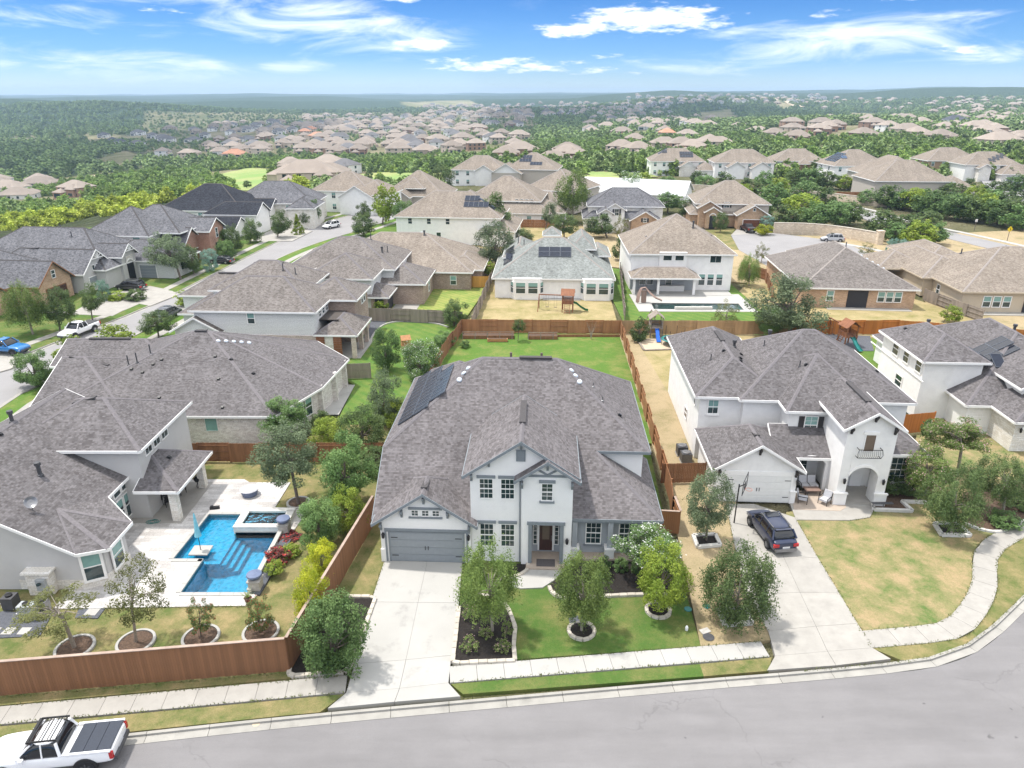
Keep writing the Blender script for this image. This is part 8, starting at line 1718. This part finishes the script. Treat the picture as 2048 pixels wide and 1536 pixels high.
fringe([offset_line(KL[24:], -.02), [(-25.9, 26.76), (-8.88, 28.85)], [(-25.9, 27.98), (-9, 30.05)], [(-3.36, 29.5), (14.6, 31.45)], [(-3.3, 30.75), (14.6, 32.65)], curve, offset_line(curve, 1.4), PP([(1590, 1035), (1636, 1116), (1678, 1185), (1715, 1247), (1745, 1296)]), PP([(1452, 1008), (1475, 1118), (1492, 1190), (1536, 1262)]), PP([(769, 1121), (742, 1204)]), PP([(1700, 1041), (1740, 1035), (1748, 1022)]), [(-12.5, 30.2), (-33, 27.8)], [(-27.8, 35.4), (-16.6, 35.7)], [(13.0, 48.3), (16.8, 48.3)]])

# ------------------------------------------------------------ vehicles
def loft(secs, mat, name, parent, smooth=True, sub=2):
    """secs: list of (y, [(x, z) half ring from bottom to top centre])"""
    n = len(secs[0][1]); v = []; f = []
    for y, ring in secs: v += [(x, y, z) for x, z in ring] + [(-x, y, z) for x, z in ring[::-1] if x > 1e-4]
    k = len(v) // len(secs)
    for i in range(len(secs) - 1):
        for j in range(k - 0):
            a, b = i * k + j, i * k + (j + 1) % k; f.append((a, b, b + k, a + k))
    f.append(tuple(range(k))[::-1]); f.append(tuple(range(len(v) - k, len(v))))
    me = bpy.data.meshes.new(name); me.from_pydata(v, [], f); me.materials.append(MATS[mat])
    bm = bmesh.new(); bm.from_mesh(me); bmesh.ops.recalc_face_normals(bm, faces=bm.faces); bm.to_mesh(me); bm.free()
    me.polygons.foreach_set('use_smooth', [smooth] * len(me.polygons)); o = link(me, name, parent)
    if sub: s = o.modifiers.new('s', 'SUBSURF'); s.levels = sub; s.render_levels = sub
    return o
def wheel(parent, x, y, r, w, rim='silver_rim', side=1):
    t = M().lathe([(r * .62, -w / 2), (r * .95, -w / 2), (r, -w * .36), (r, w * .36), (r * .95, w / 2), (r * .62, w / 2), (r * .62, -w / 2)], 24)
    o = t.obj('wheel', 'tyre', parent, (x, y, r), smooth=False); o.rotation_euler = (0, R(90) * side, 0)
    m = M().lathe([(0, w * .38), (r * .6, w * .34), (r * .64, w * .5), (r * .6, w * .3), (0, w * .3)], 20); m.obj('rim', rim, o)
    s = M()
    for k in range(6): a = k * math.pi / 3; s.bar((0, 0, w * .46), (r * .58 * math.cos(a), r * .58 * math.sin(a), w * .44), r * .16, .04)
    s.lathe([(0, w * .52), (r * .14, w * .5), (r * .14, w * .4)], 10); s.obj('spokes', rim, o)
def vehicle(kind, label, x, y, rz, paint, name='parked_car', cat='car', z=0.0, detail=True, rim='silver_rim', L=None):
    t = thing(name, label, cat, (x, y, z), rz)
    truck = kind == 'truck'; suv = kind == 'suv'
    L = L or (5.7 if truck else 4.75 if suv else 4.7); Wd = (.99 if truck else .93 if suv else .9); wr = .42 if truck else .36 if suv else .33; bz = .48 if truck else .3 if suv else .24
    hood = 1.12 if truck else 1.02 if suv else .82; belt = 1.2 if truck else 1.1 if suv else .92; roofz = 1.88 if truck else 1.70 if suv else 1.44
    h2 = L / 2
    def ring(w, zb, zt, cr=.04): return [(0, zb), (w * .86, zb), (w * .985, zb + .1), (w, (zb + zt) / 2), (w * .965, zt - .07), (w * .86, zt), (0, zt + cr)]
    if truck: secs = [(-h2, ring(Wd * .93, bz + .12, belt - .02)), (-h2 + .06, ring(Wd * .98, bz + .02, belt)), (-h2 + 1.8, ring(Wd, bz, belt)), (-.3, ring(Wd, bz, belt)), (.85, ring(Wd, bz, belt)), (1.1, ring(Wd, bz, hood + .06)), (h2 - .5, ring(Wd * .97, bz, hood)), (h2 - .1, ring(Wd * .9, bz + .05, hood - .14)), (h2, ring(Wd * .82, bz + .1, hood - .3))]
    elif suv: secs = [(-h2, ring(Wd * .82, bz + .15, belt - .2)), (-h2 + .1, ring(Wd * .93, bz + .02, belt - .02)), (-h2 + .5, ring(Wd, bz, belt)), (0, ring(Wd, bz, belt)), (.95, ring(Wd, bz, belt - .03)), (1.2, ring(Wd * .99, bz, hood)), (h2 - .4, ring(Wd * .93, bz, hood - .1)), (h2 - .08, ring(Wd * .82, bz + .04, hood - .25)), (h2, ring(Wd * .7, bz + .1, hood - .4))]
    else: secs = [(-h2, ring(Wd * .8, bz + .15, belt - .15)), (-h2 + .12, ring(Wd * .93, bz, belt - .02)), (-h2 + .8, ring(Wd, bz, belt)), (0, ring(Wd, bz, belt)), (.85, ring(Wd, bz, belt - .04)), (1.2, ring(Wd * .98, bz, hood)), (h2 - .4, ring(Wd * .93, bz, hood - .08)), (h2 - .06, ring(Wd * .8, bz + .03, hood - .22)), (h2, ring(Wd * .7, bz + .1, hood - .35))]
    loft(secs, paint, 'body', t, sub=1 if not detail else 2)
    # cabin: glass volume with a painted roof and pillars
    b0, b1, r0, r1 = {'truck': (-.75, 1.25, -.55, .55), 'suv': (-h2 + .28, 1.25, -h2 + .72, .5), 'sedan': (-1.75, 1.1, -1.05, .35), 'van': (-h2 + .2, 1.5, -h2 + .5, .9)}[kind]
    wb, wt = Wd * .95, Wd * .76
    def cab(y, zt, w): return [(0, belt - .06), (wb, belt - .06), (wb * .99, belt), (wb - (wb - w) * (zt - belt) / (roofz - belt) * .9, zt - .05), (w * .9, zt), (0, zt + .015)]
    cs_ = [(b0, cab(b0, belt + .04, wt)), (b0 + (r0 - b0) * .8, cab(0, belt + (roofz - belt) * .84, wt)), (r0 + .12, cab(0, roofz - .035, wt)), ((r0 + r1) / 2, cab(0, roofz - .01, wt)), (r1 - .1, cab(0, roofz - .04, wt)), (r1 + (b1 - r1) * .4, cab(0, belt + (roofz - belt) * .6, wt)), (b1, cab(b1, belt + .03, wt))]
    g = loft(cs_, 'car_glass', 'windows', t, sub=1)
    rf = [(r0, [(0, roofz - .1), (wt * .96, roofz - .1), (wt * .99, roofz - .05), (wt * .9, roofz + .0), (0, roofz + .02)]), ((r0 + r1) / 2, [(0, roofz - .1), (wt * 1.0, roofz - .1), (wt * 1.03, roofz - .04), (wt * .92, roofz + .025), (0, roofz + .045)]), (r1 + .05, [(0, roofz - .1), (wt * .95, roofz - .1), (wt * .97, roofz - .06), (wt * .88, roofz - .01), (0, roofz + .005)])]
    loft(rf, paint, 'roof', t, sub=1)
    for s in (-1, 1):
        p = M(); p.tube([(s * wt * .96, r1 + .02, roofz - .05), (s * wb * .98, b1 + .02, belt - .02)], .05, 6); p.tube([(s * wt * .96, r0, roofz - .06), (s * wb * .97, b0 + .06, belt)], .075, 6)
        for ym in ([.1] if truck else [.05, -1.0] if suv or kind == 'van' else [.0]): p.tube([(s * wt * 1.0, ym, roofz - .06), (s * wb * .995, ym - .02, belt - .02)], .04, 6)
        p.obj('pillar', paint, t)
        M().box(s * Wd, .82, belt - .02, s * (Wd + .18), .98, belt + .16).obj('mirror', paint, t)
        M().box(s * (Wd * .62), h2 - .1, hood - .42, s * (Wd * .9), h2 - .02 - .1, hood - .26).obj('headlight', 'white_trim', t)
        M().box(s * (Wd * (.80 if truck else .55)), -h2 - .015, belt - .42, s * (Wd * .955), -h2 + .14, belt - (.06 if truck else .2)).obj('taillight', 'red_light', t)
        for yy in (-h2 + (1.25 if truck else .95), h2 - (.95 if not truck else 1.0)):
            a = M(); r_ = wr + (.13 if truck else .07)
            for k in range(12):
                a0, a1 = math.pi * k / 12, math.pi * (k + 1) / 12; q = lambda rr, an, xx: (xx, yy + rr * math.cos(an), wr + rr * math.sin(an))
                X0, X1 = s * (Wd - .12), s * (Wd + (.045 if truck else .012))
                a.poly([q(r_, a0, X1), q(r_, a1, X1), q(r_ - .1, a1, X1), q(r_ - .1, a0, X1)]); a.poly([q(r_, a0, X0), q(r_, a1, X0), q(r_, a1, X1), q(r_, a0, X1)]); a.poly([(X1 - s * .008, yy, wr), q(r_ - .09, a0, X1 - s * .008), q(r_ - .09, a1, X1 - s * .008)])
            a.obj('wheel_arch', 'black_metal', t); wheel(t, s * (Wd - .08), yy, wr, .24 if not truck else .28, rim, s)
    M().box(-Wd * .8, -h2 - .1, bz + .05, Wd * .8, -h2 + .1, bz + .27).obj('bumper', 'grey_metal' if not truck else 'dark_metal', t); M().box(-Wd * .75, h2 - .1, bz + .05, Wd * .75, h2 + .06, bz + .25).obj('bumper', 'dark_metal', t)
    M().box(-.26, -h2 - .03, belt - .52, .26, -h2 - .015, belt - .38).obj('number_plate', 'plate', t)
    if truck:
        if detail:
            for k in range(3): M().box(-Wd * .86, -h2 + .08 + .61 * k, belt + .03, Wd * .86, -h2 + .665 + .61 * k, belt + .075).obj('bed_cover', 'bed_cover', t)
            for s in (-1, 1): M().box(s * Wd * .86, -h2 + .04, belt, s * Wd * .97, -.8, belt + .09).obj('bed_rail', paint, t)
            rk = thing_part = M(); 
            for s in (-1, 1): M().bar((s * .7, -.62, roofz + .12), (s * .7, .62, roofz + .12), .04, .09).obj('rack_rail', 'black_metal', t)
            for k in range(7): yy = -.55 + k * .18 + (.04 if k % 2 else 0); M().bar((-.7, yy, roofz + .12), (.7, yy, roofz + .12), .035, .03).obj('rack_bar', 'black_metal', t)
            M().box(-.72, .6, roofz + .04, .72, .72, roofz + .14).obj('wind_deflector', 'black_metal', t)
        else: M().box(-Wd * .82, -h2 + .1, belt + .02, Wd * .82, -.85, belt + .05).obj('bed', 'dark_metal', t)
    if suv:
        for s in (-1, 1): M().bar((s * wt * .93, r0 + .15, roofz + .05), (s * wt * .93, r1 - .1, roofz + .05), .035, .04).obj('roof_rail', 'grey_metal', t)
        M().box(-wt * .8, r0 - .12, roofz - .06, wt * .8, r0 + .03, roofz - .01).obj('spoiler', paint, t); M().box(-.45, -.2, roofz + .046, .45, .45, roofz + .05).obj('sunroof', 'car_glass', t)
    return t
# headings: rz rotates the nose from +y
vehicle('truck', 'white pickup with black roof rack and black folding bed cover, bottom left', -21.75, 24.8, R(97), 'paint_white', 'pickup_truck', 'pickup truck', -.13, True, 'dark_metal', 5.9)
vehicle('suv', 'dark blue-black car with red tail lights parked on the right driveway', 18.55, 43.3, R(6.5), 'paint_navy', 'parked_car', 'car', .016, True, 'grey_metal')
vehicle('truck', 'white pickup parked on the left street', *P(160, 668), R(168), 'paint_white', 'pickup_truck', 'pickup truck', -.12, False)
vehicle('truck', 'lifted blue pickup with black tyres at the left edge', *P(14, 706), R(-100), 'paint_blue', 'pickup_truck', 'pickup truck', .02, False, 'dark_metal')
vehicle('suv', 'black car on the driveway of the pale stone house', *P(263, 580), R(80), 'paint_black', 'parked_car', 'car', .02, False)
vehicle('suv', 'dark car half hidden behind the siding house roof', *P(338, 634), R(-6), 'paint_grey', 'parked_car', 'car', -.12, False)
vehicle('sedan', 'small black car beside the blue-green cypress', *P(443, 526), R(80), 'paint_black', 'parked_car', 'car', .0, False)
vehicle('suv', 'white car on the left street near the bend', *P(663, 455), R(150), 'paint_white', 'parked_car', 'car', -.12, False)
vehicle('suv', 'silver car parked on the cul-de-sac before the stone wall', *P(1664, 482), R(80), 'paint_silver', 'parked_car', 'car', -.1, False)
vehicle('truck', 'dark maroon pickup on the driveway with the brown garage door', *P(1495, 463), R(4), 'paint_maroon', 'pickup_truck', 'pickup truck', .01, False)
vehicle('truck', 'white pickup beside the blue-green cypress pair', *P(1806, 548), R(150), 'paint_white', 'pickup_truck', 'pickup truck', .02, False)
g_ = G(1955, 360); vehicle('sedan', 'white car before the two garage doors at far right', g_[0], g_[1], R(85), 'paint_white', 'parked_car', 'car', g_[2], False)

# ------------------------------------------------------------ clouds over the valley and the air itself
def cloud(label, px0, px1, py0, py1, alt=760):
    a = G(px0, py1); b = G(px1, py1); c = G((px0 + px1) / 2, py0); cx, cy = (a[0] + b[0] + c[0]) / 3, (a[1] + b[1] + c[1]) / 3; rx = abs(px1 - px0) / F / 2.1 * (a[1] + c[1]) / 2; ry = abs(c[1] - a[1]) / 2
    k = (alt + 20) / sv.z; me = bpy.data.meshes.new('cloud'); bm = bmesh.new(); bmesh.ops.create_icosphere(bm, subdivisions=5, radius=1)
    for v in bm.verts:
        d = 1 + .35 * noise.noise(v.co * 1.6 + Vector((cx / 300, 0, 0))) + .22 * noise.noise(v.co * 4); v.co *= d; v.co.z = max(v.co.z, -.25) 
        v.co.x *= rx; v.co.y *= ry; v.co.z *= min(rx, ry) * .35
    bm.to_mesh(me); bm.free(); me.materials.append(MATS['white_trim']); me.polygons.foreach_set('use_smooth', [True] * len(me.polygons)); o = link(me, 'cloud', None, (cx + sv.x * k, (a[1] + c[1]) / 2 + sv.y * k, alt)); tag(o, label, 'cloud')
cloud('small cumulus cloud high over the central ridge', 1000, 1250, 226, 262); cloud('cumulus cloud high over the left valley', -60, 470, 256, 348); cloud('cumulus cloud high over the shaded right valley', 1060, 1680, 206, 250)
hz = M().box(-7500, -120, -62, 7500, 9000, 84); me = hz.mesh('haze', None); mh = bpy.data.materials.new('haze'); mh.use_nodes = True; nh = NT(mh.node_tree)
pv = nh('ShaderNodeVolumePrincipled', {'Color': (.55, .76, 1.0, 1), 'Density': 1.35e-4, 'Anisotropy': .2}); nh('ShaderNodeOutputMaterial', {'Volume': pv.outputs[0]}); me.materials.append(mh)
stuff(link(me, 'haze'))
